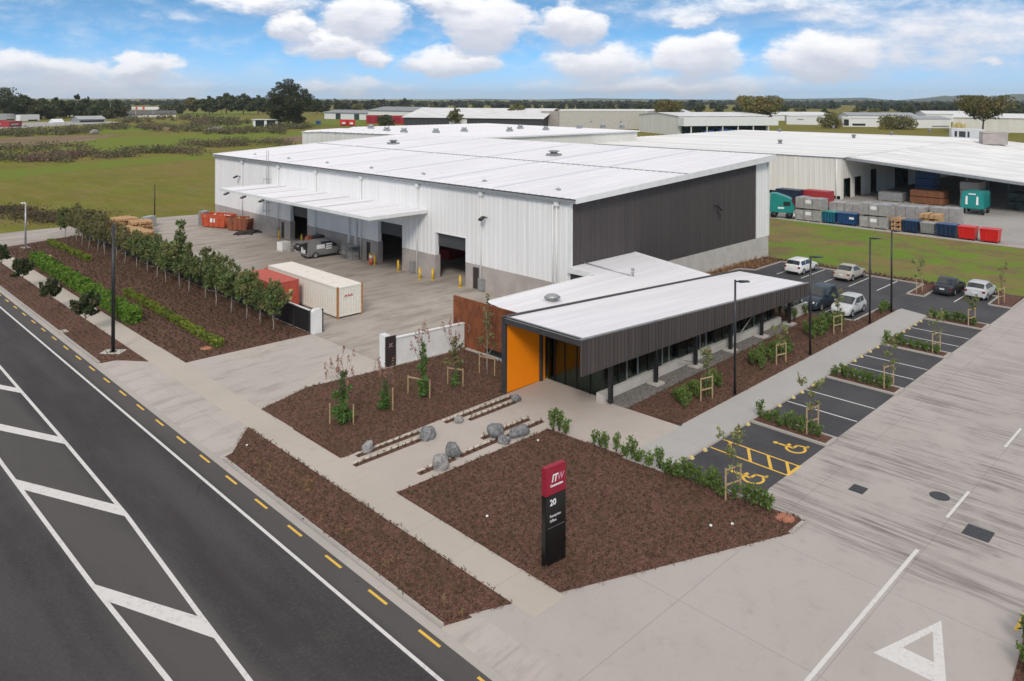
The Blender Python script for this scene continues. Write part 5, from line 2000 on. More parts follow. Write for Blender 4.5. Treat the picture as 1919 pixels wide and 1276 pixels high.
    mb = MB()
    mb.hexa([(-.8, -.9, 0), (.8, -.9, 0), (.8, .9, 0), (-.8, .9, 0)], [(-.7, -.8, 1.3), (.75, -.8, 1.5), (.7, .8, 1.4), (-.7, .85, 1.25)])
    mb.build('cover', 'galvanised', t, .08)
    # black boundary fence with white end post
    t = thing('fence', 'black solid panel fence with pale capping behind the tree row', 'fence', (30.8, 53.0, 0))
    off = (30.8, 53.0, 0)
    mb = MB(off)
    y = 53.4
    while y < 110:
        mb.box(30.78, 30.83, y + .05, y + 2.35, .05, 1.72)
        y += 2.4
    mb.build('panel', 'black_steel', t)
    mb = MB(off)
    mb.box(30.74, 30.87, 53.35, 111, 1.72, 1.79)
    mb.build('capping', 'white_trim', t)
    mb = MB(off)
    y = 53.4
    while y < 112:
        mb.box(30.74, 30.87, y - .05, y + .05, 0, 1.74)
        y += 2.4
    mb.build('post', 'dark_trim', t)
    t = thing('gate_pillar', 'tapered white concrete post at the near end of the black fence', 'pillar', (31.15, 52.95, 0))
    mb = MB()
    mb.box(-.42, .38, -.2, .2, 0, 1.72)
    mb.hexa([(-.42, -.2, 1.72), (.38, -.2, 1.72), (.38, .2, 1.72), (-.42, .2, 1.72)], [(-.28, -.2, 1.9), (.22, -.2, 1.9), (.22, .2, 1.9), (-.28, .2, 1.9)])
    mb.build('post', 'white_trim', t, .02)
    t = thing('gate_post', 'slim black gate guide post right of the white fence pillar', 'post', (31.75, 53.1, 0))
    mb = MB()
    mb.box(-.05, .05, -.06, .06, 0, 1.75)
    mb.box(-.12, .12, -.12, .12, 0, .03)
    mb.build('post', 'black_steel', t)
    # white sliding gate wall and its sign pillar
    t = thing('wall', 'smooth white wall with pale capping between the sign pillar and the rusted wall', 'wall', (31.2, 42.75, 0))
    off = (31.2, 42.75, 0)
    mb = MB(off)
    mb.hexa([(31.1, 42.95, 0), (37.0, 42.3, 0), (37.0, 42.48, 0), (31.1, 43.13, 0)], [(31.1, 42.95, 1.78), (37.0, 42.3, 1.78), (37.0, 42.48, 1.78), (31.1, 43.13, 1.78)])
    mb.build('panel', 'white_trim', t)
    mb = MB(off)
    mb.hexa([(31.1, 42.9, 1.78), (37.0, 42.25, 1.78), (37.0, 42.53, 1.78), (31.1, 43.18, 1.78)], [(31.1, 42.9, 1.86), (37.0, 42.25, 1.86), (37.0, 42.53, 1.86), (31.1, 43.18, 1.86)])
    mb.build('capping', 'white_paint', t)
    t = thing('sign_pillar', 'white gate pillar with a dark brown plaque carrying a pink emblem', 'sign pillar', (30.7, 43.3, 0), R(-4))
    mb = MB()
    mb.box(-.22, .22, -.35, .35, 0, 2.12)
    mb.build('pillar', 'white_trim', t, .015)
    mb = MB()
    mb.box(-.20, .62, -.42, -.36, .02, 2.05)
    p = mb.build('plaque', 'room_dark', t)
    p.data.materials[0] = MATS['dark_door']
    mb = MB()
    for k in range(4):
        a = R(45 + 90 * k)
        mb.prism([(.21 + .16 * math.cos(a + d) * s_, 1.45 + .16 * math.sin(a + d) * s_) for d, s_ in ((0, 1.3), (.6, .45), (-.6, .45))], 0, .01)
    me = mb.build('emblem', 'pink_lettering', p)
    me.rotation_euler = (R(90), 0, 0)
    me.location = (0, -.421, 0)


build_yard()


# ================================================================== SIGN, POLES
def build_sign():
    t = thing('monolith_sign', 'tall black monolith sign with dark red head and white lettering standing in the mulch bed', 'sign', (21.88, 20.22, 0), R(-5))
    W, T, HT = 1.08, .24, 3.86
    mb = MB()
    mb.box(0, W, 0, T, .06, 2.76)
    mb.build('panel', 'black_panel', t, .012)
    mb = MB()
    mb.box(0, W, 0, T, 2.765, HT)
    hd = mb.build('head', 'maroon', t, .012)
    mb = MB()
    mb.box(.08, W - .08, .04, T - .04, -.02, .06)
    mb.build('footing', 'galvanised', t)
    rot = (R(90), 0, 0)
    # logo: upright letters, the last paler
    text_mesh('IT', .40, 'lettering', 'lettering', hd, (.30, -.004, 3.26), rot, .003, (.92, 1, 1), .25, .012)
    text_mesh('W', .40, 'lettering', 'pink_lettering', hd, (.60, -.004, 3.26), rot, .003, (.80, 1, 1), .25, .0)
    text_mesh('Construction', .125, 'lettering', 'lettering', hd, (.24, -.004, 3.08), rot, .003, (1.0, 1, 1), 0, .006)
    text_mesh('20', .33, 'lettering', 'lettering', t, (.22, -.004, 2.36), rot, .003, (1, 1, 1), 0, .008)
    text_mesh('Reception', .145, 'lettering', 'lettering', t, (.22, -.004, 1.90), rot, .003, (.98, 1, 1))
    text_mesh('Office', .145, 'lettering', 'lettering', t, (.22, -.004, 1.71), rot, .003, (.98, 1, 1))
    mb = MB()
    mb.box(.12, W - .08, -.006, -.001, 1.50, 1.512)
    mb.build('rule', 'steel_grey', t)


build_sign()


def lamp_post(loc, h, rz, label, head='flat', mat='black_steel', r0=.085, group='black lamp posts around the site', base=.04):
    t = thing('lamp_post', label, 'lamp post', loc, rz, group)
    mb = MB()
    mb.cyl(0, 0, 0, h, r0, r0 * .75, 12)
    mb.build('pole', mat, t)
    mb = MB()
    if head == 'flat':
        mb.box(.0, .32, -.035, .035, h - .14, h - .06)
        mb.hexa([(.25, -.14, h - .17), (.85, -.17, h - .13), (.85, .17, h - .13), (.25, .14, h - .17)],
                [(.25, -.12, h - .04), (.85, -.14, h - .06), (.85, .14, h - .06), (.25, .12, h - .04)])
        mb.build('lamp', mat, t)
    elif head == 'curve':
        mb.tube([(0, 0, h - .05), (.12, 0, h + .1), (.5, 0, h + .16)], .045, 8)
        mb.hexa([(.4, -.12, h + .06), (1.0, -.14, h - .02), (1.0, .14, h - .02), (.4, .12, h + .06)], [(.4, -.1, h + .22), (1.0, -.12, h + .1), (1.0, .12, h + .1), (.4, .1, h + .22)])
        mb.build('lamp', 'white_trim', t)
    mb = MB()
    mb.cyl(0, 0, -.02, .03 + base, r0 * 1.9, n=14)
    for k in range(4):
        a = R(45 + 90 * k)
        mb.cyl(r0 * 1.5 * math.cos(a), r0 * 1.5 * math.sin(a), .02, .09 + base, .02, n=6)
    mb.build('base_plate', mat, t)
    return t


def build_posts():
    a = -R(44)
    t = lamp_post((18.41, 59.05, 0), 9.15, R(135), 'tallest black post in the street verge bed standing on a pale concrete pad', 'none', r0=.13)
    mb = MB()
    mb.box(-.75, .75, -.5, .5, -.1, .05)
    o = mb.build('footing', 'light_precast', t)
    lamp_post((43.03, 23.98, 0), 7.1, a, 'black lamp post with flat head nearest the office entrance')
    lamp_post((53.57, 23.98, 0), 7.1, a, 'black lamp post with flat head before the middle of the office')
    lamp_post((64.51, 23.95, 0), 7.05, a, 'black lamp post with flat head left of the silver hatchback')
    lamp_post((69.45, 24.0, 0), 7.05, a, 'black lamp post at the end of the grey parking path')
    t = lamp_post((23.6, 107.4, 0), 5.25, R(100), 'grey street lamp with short arm at the far left bed', 'curve', 'galvanised', .11, None)
    mb = MB()
    mb.box(-.6, .6, -.4, .4, -.05, .06)
    mb.build('footing', 'light_precast', t)
    lamp_post((43.31, 120.4, 0), 5.1, 0, 'plain black post at the far edge of the yard beside the field', 'none', 'black_steel', .09)
    t = thing('marker_post', 'short timber marker post in the left mulch bed near the big hedge', 'post', (23.2, 95.0, 0))
    mb = MB()
    mb.box(-.12, .12, -.12, .12, 0, .95)
    mb.hexa([(-.12, -.12, .95), (.12, -.12, .95), (.12, .12, .95), (-.12, .12, .95)], [(-.03, -.03, 1.05), (.03, -.03, 1.05), (.03, .03, 1.05), (-.03, .03, 1.05)])
    mb.build('post', 'stake_timber', t)


build_posts()


# ================================================================== VEHICLES
def make_car(name, label, paint, L, W, HT, style, loc, rz, group=None, cat='car'):
    """car pointing +x in its own frame; style gives the side outline as fractions of the length from the nose"""
    t = thing(name, label, cat, loc, rz, group)
    st = {
        'sedan': dict(hood=.27, ws=.42, rf=.50, rr=.70, rw=.86, tail=.965, hz=.62, tz=.68),
        'wagon': dict(hood=.24, ws=.38, rf=.46, rr=.90, rw=.975, tail=.99, hz=.62, tz=.60),
        'hatch': dict(hood=.22, ws=.38, rf=.47, rr=.84, rw=.965, tail=.985, hz=.63, tz=.62),
        'suv': dict(hood=.26, ws=.40, rf=.47, rr=.90, rw=.97, tail=.985, hz=.66, tz=.62),
        'van': dict(hood=.13, ws=.24, rf=.37, rr=.97, rw=.985, tail=.992, hz=.58, tz=.55)}[style]
    w = W / 2
    zb = .20
    belt = HT * (.62 if style != 'van' else .56)

    def X(f):
        return L / 2 - f * L
    # stations: (f, z of top, half width factor, roof?) along the car
    S_ = [(0.0, zb + .30, .72, 0), (.018, HT * .40, .86, 0), (.06, HT * st['hz'] * .82, .95, 0), (st['hood'] * .6, HT * st['hz'] * .93, 1.0, 0),
          (st['hood'], HT * st['hz'], 1.0, 0)]
    G_ = [(st['rf'], HT * .975, 1.0, 1), ((st['rf'] + st['rr']) / 2, HT, 1.0, 1), (st['rr'], HT * .972, 1.0, 1)]
    E_ = [(st['rw'], HT * st['tz'] if style != 'sedan' else HT * .66, .985, 0), (st['tail'], HT * (.60 if style != 'sedan' else .64), .95, 0), (1.0, zb + .34, .84, 0)]
    stations = S_ + G_ + E_
    rows = []
    for (f, zt, wf, gl) in stations:
        x = X(f)
        hw = w * wf
        zs = min(zt, belt)
        if gl:
            pts = [(x, 0, zb), (x, hw * .86, zb), (x, hw * .985, zb + .16), (x, hw, (zb + belt) / 2), (x, hw * .965, belt),
                   (x, hw * .80, zt - .06), (x, hw * .66, zt), (x, 0, zt + .02)]
        else:
            q = zs
            pts = [(x, 0, zb), (x, hw * .86, zb), (x, hw * .985, min(zb + .16, q - .04)), (x, hw, zb + (q - zb) * .55), (x, hw * .965, q - .045),
                   (x, hw * .86, q - .006), (x, hw * .62, q + .012), (x, 0, q + .028)]
        rows.append(pts)
    nS, nG = len(S_), len(G_)
    body, glass_f, glass_r, glass_s = MB(), MB(), MB(), {1: MB(), -1: MB()}
    for side in (1, -1):
        for i in range(len(rows) - 1):
            for k in range(7):
                a, b, c, d = rows[i][k], rows[i][k + 1], rows[i + 1][k + 1], rows[i + 1][k]
                vs = [(p[0], p[1] * side, p[2]) for p in (a, b, c, d)]
                body.add(vs, [(0, 1, 2, 3) if side == 1 else (3, 2, 1, 0)], 0, True)
    body.add([(p[0], p[1] * s_, p[2]) for s_ in (1, -1) for p in (rows[0] if s_ == 1 else rows[0][::-1])], [tuple(range(16))])
    body.add([(p[0], p[1] * s_, p[2]) for s_ in (1, -1) for p in (rows[-1] if s_ == 1 else rows[-1][::-1])], [tuple(range(16))])
    # wheel arches as dark lips come with the tyres; weld
    me = bpy.data.meshes.new('body')
    me.from_pydata(body.v, [], body.f)
    me.polygons.foreach_set('use_smooth', body.sm)
    bm = bmesh.new()
    bm.from_mesh(me)
    bmesh.ops.remove_doubles(bm, verts=bm.verts, dist=.002)
    bmesh.ops.recalc_face_normals(bm, faces=bm.faces)
    bm.to_mesh(me)
    bm.free()
    me.set_sharp_from_angle(angle=R(42))
    link_mesh('body', me, paint, t)

    def pane(name, A, B, C_, D, mat='car_glass', out=.012, m0=.06, m1=.94, n0=.08, n1=.92):
        A, B, C_, D = map(Vector, (A, B, C_, D))

        def P(u, v):
            return (A * (1 - u) + B * u) * (1 - v) + (D * (1 - u) + C_ * u) * v
        q = [P(m0, n0), P(m1, n0), P(m1, n1), P(m0, n1)]
        nrm = (q[1] - q[0]).cross(q[3] - q[0]).normalized()
        cen = sum(q, Vector()) / 4
        if nrm.dot(cen - Vector((cen.x * .5, 0, HT * .4))) < 0:
            nrm = -nrm
        mb = MB()
        mb.hexa([tuple(v - nrm * .01) for v in q], [tuple(v + nrm * out) for v in q])
        return mb.build(name, mat, t)
    i0, i1 = nS - 1, nS
    j0, j1 = nS + nG - 1, nS + nG

    def mir(p):
        return (p[0], -p[1], p[2])
    def wide_pane(name, ra, rb, v0, v1, edge=.16):
        # follows the curved body between two cross sections, a finger's width proud of it
        def P(k, v):
            return Vector(ra[k]) * (1 - v) + Vector(rb[k]) * v
        mb = MB()
        grid = []
        for v in (v0, (v0 + v1) / 2, v1):
            a5, a6, a7 = P(5, v), P(6, v), P(7, v)
            e = a5 * (1 - edge) + a6 * edge
            line = [e, a6, a7, Vector((a6.x, -a6.y, a6.z)), Vector((e.x, -e.y, e.z))]
            grid.append(line)
        d = (grid[2][2] - grid[0][2]).normalized()
        nrm = Vector((d.z, 0, -d.x))
        if nrm.z < 0:
            nrm = -nrm
        vs = [tuple(p + nrm * .014) for line in grid for p in line]
        fs = [(r * 5 + c, r * 5 + c + 1, r * 5 + c + 6, r * 5 + c + 5) for r in range(2) for c in range(4)]
        mb.add(vs, fs, 0, True)
        return mb.build(name, 'car_glass', t)
    wide_pane('windscreen', rows[i0], rows[i1], .08, .93)
    if style != 'van':
        wide_pane('rear_window', rows[j1], rows[j0], .16 if style == 'sedan' else .22, .90, .22)
    for sg in (1, -1):
        f = (lambda p: p) if sg == 1 else mir
        G = rows[nS:nS + nG]
        n_end = len(G) - 1
        # front quarter, front door, rear door panes
        q = rows[i0]
        tri = [Vector(f(q[4])).lerp(Vector(f(G[0][4])), .34), Vector(f(q[4])).lerp(Vector(f(G[0][4])), .95), Vector(f(G[0][4])).lerp(Vector(f(G[0][5])), .82)]
        tri[0].z += .05
        tri[1].z += .03
        o_ = Vector((0, sg * .016, .004))
        mb = MB()
        mb.add([tuple(v + o_) for v in tri], [(0, 1, 2)])
        mb.build('quarter_window', 'car_glass', t)
        A, B = G[0], G[1]
        pane('side_window', f(A[4]), f(B[4]), f(B[5]), f(A[5]), m0=.03, m1=.95, n0=.08, n1=.90)
        if style != 'van':
            A, B = G[1], G[2]
            pane('side_window', f(A[4]), f(B[4]), f(B[5]), f(A[5]), m0=.06, m1=.94 if style != 'sedan' else 1.0, n0=.10, n1=.90)
    # wheels
    r = .315 if style not in ('suv', 'van') else .345
    for fx in (.175, .80):
        for sg in (1, -1):
            y = sg * (w - .085)
            mb = MB()
            n = 18
            vs, fs = [], []
            for (yy, rr_) in ((-.10, r * .93), (-.08, r), (.08, r), (.10, r * .93), (.10, r * .68)):
                for k in range(n):
                    a = 2 * math.pi * k / n
                    vs.append((X(fx) + rr_ * math.cos(a), y + sg * yy, r + rr_ * math.sin(a)))
            for j in range(4):
                for k in range(n):
                    fs.append((j * n + k, j * n + (k + 1) % n, (j + 1) * n + (k + 1) % n, (j + 1) * n + k))
            mb.add(vs, fs, 0, True)
            tyre = mb.build('tyre', 'rubber', t)
            mb = MB()
            vs, fs = [(X(fx), y + sg * .055, r)], []
            for k in range(10):
                a = 2 * math.pi * k / 10
                rr_ = r * .69
                vs.append((X(fx) + rr_ * math.cos(a), y + sg * (.098 if k % 2 else .088), r + rr_ * math.sin(a)))
            fs = [(0, 1 + k, 1 + (k + 1) % 10) for k in range(10)]
            mb.add(vs, fs)
            mb.build('rim', 'galvanised', tyre)
            # arch
            mb = MB()
            vs, fs = [], []
            for k in range(11):
                a = math.pi * k / 10
                for (rr_, dy) in ((r * 1.0, .002), (r * 1.16, .012)):
                    vs.append((X(fx) + rr_ * math.cos(a), sg * (w * (.99 if .1 < fx < .9 else .95) + dy), r + rr_ * math.sin(a)))
            fs = [(2 * k, 2 * k + 1, 2 * k + 3, 2 * k + 2) for k in range(10)]
            mb.add(vs, fs)
            mb.build('wheel_arch', 'rubber', t)
    # lights, plates, mirrors, black strips that stand for the shadow low on each side
    hz = HT * .44
    for sg in (1, -1):
        mb = MB()
        mb.hexa([(X(.012) - .02, sg * w * .50, hz - .07), (X(.012) + .03, sg * w * .50, hz - .07), (X(.075), sg * w * .93, hz - .05), (X(.075) - .1, sg * w * .90, hz - .05)],
                [(X(.035), sg * w * .50, hz + .05), (X(.022), sg * w * .50, hz + .05), (X(.085), sg * w * .95, hz + .10), (X(.085) - .1, sg * w * .92, hz + .10)])
        mb.build('headlight', 'clear_lens', t)
        mb = MB()
        y0, y1 = sorted((sg * w * .70, sg * w * .955))
        zt = HT * (.50 if style != 'van' else .42)
        mb.box(X(1.0) - .005 + (.02 if style == 'sedan' else 0), X(.955), y0, y1, zt - .05, zt + (.06 if style in ('sedan',) else .13))
        mb.build('tail_light', 'red_lens', t)
        mb = MB()
        ya, yb = sorted((sg * w * .97, sg * (w + .17)))
        mb.box(X(st['ws']) - .09, X(st['ws']) + .04, ya, yb, belt - .02, belt + .12)
        mb.build('mirror', paint, t, .02)
        mb = MB()
        ya, yb = sorted((sg * w * .94, sg * (w * 1.0 + .006)))
        mb.box(X(.71), X(.27), ya, yb, zb + .0, zb + .07)
        mb.build('sill_shadow', 'rubber', t)
    mb = MB()
    mb.box(X(1.0) - .03, X(1.0) + .02, -.2, .2, HT * .40, HT * .40 + .13)
    mb.build('number_plate', 'white_paint', t)
    mb = MB()
    mb.box(X(0) - .03, X(0) + .025, -w * .55, w * .55, zb + .10, zb + .27)
    mb.build('grille', 'rubber', t)
    mb = MB()
    mb.box(X(.99), X(1.0) - .022, -w * .8, w * .8, zb + .0, zb + .14)
    mb.build('bumper', 'rubber', t)
    return t


def build_cars():
    g = 'cars parked behind the office'
    make_car('parked_car', 'white station wagon parked nose toward the grass nearest the warehouse', 'white_paint', 4.55, 1.76, 1.50, 'wagon', (79.2, 36.4, 0), 0, g)
    make_car('parked_car', 'beige sedan parked nose toward the grass right of the white wagon', 'beige_paint', 4.5, 1.74, 1.46, 'sedan', (79.85, 31.65, 0), 0, g)
    make_car('parked_car', 'dark blue four wheel drive parked facing the office beside the silver hatchback', 'blue_car', 4.6, 1.86, 1.74, 'suv', (67.0, 29.25, 0), math.pi, g)
    make_car('parked_car', 'silver hatchback parked facing the mulch bed behind the lamp post', 'silver_paint', 3.85, 1.70, 1.50, 'hatch', (66.75, 26.55, 0), math.pi, g)
    make_car('parked_car', 'black sedan parked between the two far planted islands', 'dark_car', 4.6, 1.75, 1.44, 'sedan', (80.95, 22.75, 0), 0, g)
    make_car('parked_car', 'silver hatchback parked at the far right beside the black sedan', 'silver_paint', 4.1, 1.74, 1.52, 'hatch', (81.2, 20.2, 0), 0, g)
    v = make_car('van', 'grey van with its rear door open and white panels on its side in the yard', 'van_grey', 4.95, 1.78, 1.95, 'van', (47.1, 78.5, 0), R(-4), None, 'van')
    mb = MB()
    mb.box(-1.35, -.35, -.915, -.895, 1.02, 1.50)
    mb.build('side_sign', 'white_paint', v)
    mb = MB()
    for k in range(3):
        mb.box(-.2, .50, -.915, -.895, .88 + k * .25, 1.05 + k * .25)
    mb.build('side_sign', 'white_paint', v)
    mb = MB()
    mb.box(-2.52, -2.46, -.76, .76, .55, 1.72)
    mb.build('load_opening', 'rubber', v)
    mb = MB()
    mb.hexa([(-3.25, -.78, 1.82), (-2.45, -.78, 1.88), (-2.45, .78, 1.88), (-3.25, .78, 1.82)], [(-3.25, -.78, 1.88), (-2.45, -.78, 1.94), (-2.45, .78, 1.94), (-3.25, .78, 1.88)])
    mb.build('rear_door', 'van_grey', v)
    mb = MB()
    mb.box(-2.62, -2.53, -.5, -.1, .6, 1.0)
    mb.box(-2.60, -2.53, .05, .45, .6, 1.25)
    mb.build('load', 'white_paint', v)
    u = make_car('pickup_truck', 'dark pickup with open load tray parked behind the grey van', 'dark_car', 4.9, 1.8, 1.65, 'suv', (47.9, 82.9, 0), R(178), None, 'pickup')
    u.location = (48.2, 82.6, 0)
    t = thing('white_crate', 'white crate and loose pale boxes on the yard beside the pickup', 'crate', (45.2, 84.4, 0), R(10))
    mb = MB()
    mb.box(-.6, .6, -.5, .5, .12, 1.05)
    mb.box(-.6, .6, -.5, .5, 0, .08)
    mb.build('box', 'white_paint', t, .02)
    mb = MB()
    for (x, y, s_, h) in ((.1, -1.2, .35, .5), (.9, -1.3, .3, .9), (.6, -2.1, .4, .35), (1.4, -.7, .3, .6)):
        mb.box(x - s_, x + s_, y - s_, y + s_, 0, h)
    build_each(mb, 'loose_boxes', 'wrapped_pallet', t)
    t = thing('stacked_frames', 'brownish bundle of frames standing on the yard behind the van', 'bundle', (46.9, 80.9, 0), R(6))
    mb = MB()
    mb.box(-1.0, .9, -.5, .5, .9, 1.0)
    for x in (-.95, 0, .85):
        mb.box(x - .04, x + .04, -.46, -.38, 0, .9)
        mb.box(x - .04, x + .04, .38, .46, 0, .9)
    mb.build('table', 'steel_grey', t)
    mb = MB()
    mb.hexa([(-.9, -.4, 1.0), (.1, -.4, 1.0), (.1, .4, 1.0), (-.9, .4, 1.0)], [(-.7, -.3, 2.0), (-.1, -.3, 2.05), (-.1, .3, 2.05), (-.7, .3, 2.0)])
    mb.build('bundle', 'brown_skip', t, .06)


build_cars()


def build_neighbour_yard():
    # teal tractor unit
    t = thing('truck', 'teal truck cab parked against the cream warehouse', 'truck', (113.0, 55.0, 0), R(-68))
    mb = MB()
    prof = [(-1.8, .9), (1.5, .9), (1.75, 1.25), (1.75, 1.9), (1.25, 3.0), (.55, 3.3), (-.9, 3.75), (-1.7, 3.75)]
    n = len(prof)
    vs = [(x, -1.2, z) for x, z in prof] + [(x, 1.2, z) for x, z in prof]
    fs = [tuple(range(n))[::-1], tuple(range(n, 2 * n))] + [(i, (i + 1) % n, n + (i + 1) % n, n + i) for i in range(n)]
    mb.add(vs, fs)
    b = mb.build('cab', 'teal_paint', t, .05)
    mb = MB()
    mb.hexa([(1.66, -1.0, 2.02), (1.74, -1.0, 2.05), (1.74, 1.0, 2.05), (1.66, 1.0, 2.02)], [(1.27, -1.0, 2.88), (1.36, -1.0, 2.92), (1.36, 1.0, 2.92), (1.27, 1.0, 2.88)])
    mb.build('windscreen', 'car_glass', t)
    mb = MB()
    mb.box(.2, 1.2, -1.215, -1.19, 1.95, 2.6)
    mb.box(.2, 1.2, 1.19, 1.215, 1.95, 2.6)
    mb.build('side_window', 'car_glass', t)
    mb = MB()
    mb.box(1.60, 1.86, -1.18, 1.18, .45, .88)
    mb.build('bumper', 'white_paint', t, .03)
    mb = MB()
    mb.box(-.6, .3, -1.215, -1.2, 1.5, 1.75)
    mb.build('lettering', 'lettering', t)
    for (x, sg) in ((1.0, 1), (1.0, -1), (-1.2, 1), (-1.2, -1)):
        mb = MB()
        mb.tube([(x, sg * .85, .5), (x, sg * 1.15, .5)], .5, 14)
        build_each(mb, 'tyre', 'rubber', t)
    # teal trailer under the canopy
    t = thing('truck', 'teal box body with two white marks at the edge of the canopy', 'truck', (139.6, 35.6, 0), R(2))
    mb = MB()
    mb.hexa([(-2.0, -1.7, .9), (3.2, -1.5, .9), (3.2, 1.5, .9), (-2.0, 1.7, .9)], [(-1.7, -1.5, 3.6), (3.2, -1.5, 3.5), (3.2, 1.5, 3.5), (-1.7, 1.5, 3.6)])
    mb.build('body', 'teal_paint', t, .12)
    mb = MB()
    for y in (-.75, .75):
        mb.hexa([(-2.04, y - .16, 1.6), (-1.95, y - .16, 1.6), (-1.95, y + .16, 1.6), (-2.04, y + .16, 1.6)], [(-1.86, y - .12, 2.9), (-1.78, y - .12, 2.9), (-1.78, y + .12, 2.9), (-1.86, y + .12, 2.9)])
    mb.box(-1.80, -1.74, -.5, .5, 3.15, 3.35)
    mb.build('lettering', 'lettering', t)
    mb = MB()
    for x in (-1.1, 2.2):
        for sg in (1, -1):
            mb.tube([(x, sg * 1.2, .48), (x, sg * 1.5, .48)], .48, 12)
    build_each(mb, 'tyre', 'rubber', t)
    # goods along the kerb: boxes measured from the photograph, each standing just behind the kerb line
    def pallet(name, label, cat, y0, y1, x0, dx, h, mat, tiers=2, group=None, timber=False, tag_panel=True):
        yc = (y0 + y1) / 2
        t = thing(name, label, cat, (x0, yc, -.03), 0, group)
        hw = (y0 - y1) / 2
        hw = abs(hw)
        th = h / tiers
        for k in range(tiers):
            mb = MB()
            if timber:
                for j in range(4):
                    mb.box(0, dx, -hw + j * hw / 2 + .03, -hw + (j + 1) * hw / 2 - .05, k * th + .12, (k + 1) * th - .03 - .12 * (j % 2))
            else:
                nn = max(2, int(hw * 1.7))
                for j in range(nn):
                    a = -hw + 2 * hw * j / nn
                    mb.box(0, dx, a + .02, a + 2 * hw / nn - .02, k * th + .13, (k + 1) * th - .02 - .05 * ((j * 7 + k) % 3))
            o = mb.build('load', mat, t, .025)
            mb = MB()
            for j in range(3):
                yy = -hw + .1 + (2 * hw - .2) * j / 2
                mb.box(.02, dx - .02, yy - .07, yy + .07, k * th + .0, k * th + .125)
            mb.build('pallet', 'raw_timber', t)
            if tag_panel and not timber:
                mb = MB()
                mb.box(-.012, .03, -.42, .42, (k + .52) * th, (k + .80) * th)
                mb.build('wrap_label', 'lettering', o)
        return t
    g = 'goods lined up along the kerb of the neighbouring yard'
    pallet('wrapped_stack', 'grey wrapped pallets right beside the teal cab stacked two high', 'pallet stack', 52.7, 48.7, 112.4, 2.4, 3.5, 'wrapped_pallet', 2, g)
    pallet('wrapped_stack', 'grey wrapped pallets between the blue bins and the raw timber stacked two high', 'pallet stack', 43.4, 39.5, 112.8, 2.6, 3.5, 'wrapped_pallet', 2, g)
    pallet('wrapped_stack', 'dusty wrapped pallets in the second row behind the raw timber', 'pallet stack', 43.0, 36.5, 118.5, 2.4, 2.9, 'wrapped_pallet', 1, g, tag_panel=False)
    pallet('wrapped_stack', 'pale wrapped stack at the right end of the second row', 'pallet stack', 36.2, 32.5, 119.6, 2.4, 3.0, 'wrapped_pallet', 1, g, tag_panel=False)
    pallet('wrapped_stack', 'low pale goods in the second row behind the first blue bin', 'pallet stack', 51.0, 45.0, 120.5, 2.4, 2.2, 'wrapped_pallet', 1, g, tag_panel=False)
    pallet('timber_stack', 'orange brown raw timber stack before the wrapped pallets', 'timber stack', 39.2, 37.8, 113.0, 2.2, 1.8, 'raw_timber', 3, g, True)
    pallet('timber_stack', 'taller raw timber stack in the second row behind the dark blue bin', 'timber stack', 36.6, 34.0, 116.2, 2.2, 2.4, 'raw_timber', 3, g, True)

    def bin_(label, y0, y1, x0, dx, h, mat, cat='bin', lid=None, mark=False):
        yc, hw = (y0 + y1) / 2, abs(y0 - y1) / 2
        t = thing('waste_bin', label, cat, (x0, yc, -.03), 0, 'bins along the kerb of the neighbouring yard')
        mb = MB()
        mb.hexa([(.12, -hw + .1, .18), (dx - .12, -hw + .1, .18), (dx - .12, hw - .1, .18), (.12, hw - .1, .18)],
                [(0, -hw, h - .12), (dx, -hw, h - .12), (dx, hw, h - .12), (0, hw, h - .12)])
        b = mb.build('body', mat, t, .03)
        mb = MB()
        mb.box(-.05, dx + .05, -hw - .04, hw + .04, h - .12, h)
        for k in range(5):
            yy = -hw + .15 + (2 * hw - .3) * k / 4
            mb.hexa([(.05, yy - .05, .2), (.13, yy - .05, .2), (.13, yy + .05, .2), (.05, yy + .05, .2)], [(-.06, yy - .05, h - .12), (.02, yy - .05, h - .12), (.02, yy + .05, h - .12), (-.06, yy + .05, h - .12)])
        mb.build('rim', lid or mat, t, .01)
        mb = MB()
        for sx in (.2, dx - .2):
            for sy in (-hw + .2, hw - .2):
                mb.cyl(sx, sy, 0, .18, .09, n=8)
        build_each(mb, 'caster', 'rubber', t)
        if mark:
            mb = MB()
            mb.box(-.075, -.02, -hw + .3, -hw + .95, h * .55, h * .72)
            mb.build('lettering', 'lettering', b)
    bin_('teal and blue bin at the left end of the row of bins', 48.7, 46.75, 112.5, 1.9, 1.75, 'blue_paint', lid='teal_paint')
    bin_('blue bin with white lettering left of the wrapped pallets', 46.6, 43.8, 112.7, 1.9, 1.75, 'blue_paint', mark=True)
    bin_('dark blue bin right of the raw timber', 37.6, 35.6, 112.7, 1.8, 1.7, 'navy_paint', lid='blue_paint')
    bin_('grey framed bin between the two dark blue bins', 35.4, 33.6, 112.9, 1.7, 1.6, 'steel_grey', lid='galvanised')
    bin_('dark blue bin next to the first red bin', 33.3, 30.9, 112.5, 1.8, 1.75, 'navy_paint', lid='blue_paint')
    bin_('bright red bin left of its twin', 30.6, 28.6, 112.2, 1.8, 1.75, 'red_paint')
    bin_('bright red bin at the right end of the row of bins', 28.1, 26.0, 112.2, 1.8, 1.75, 'red_paint')
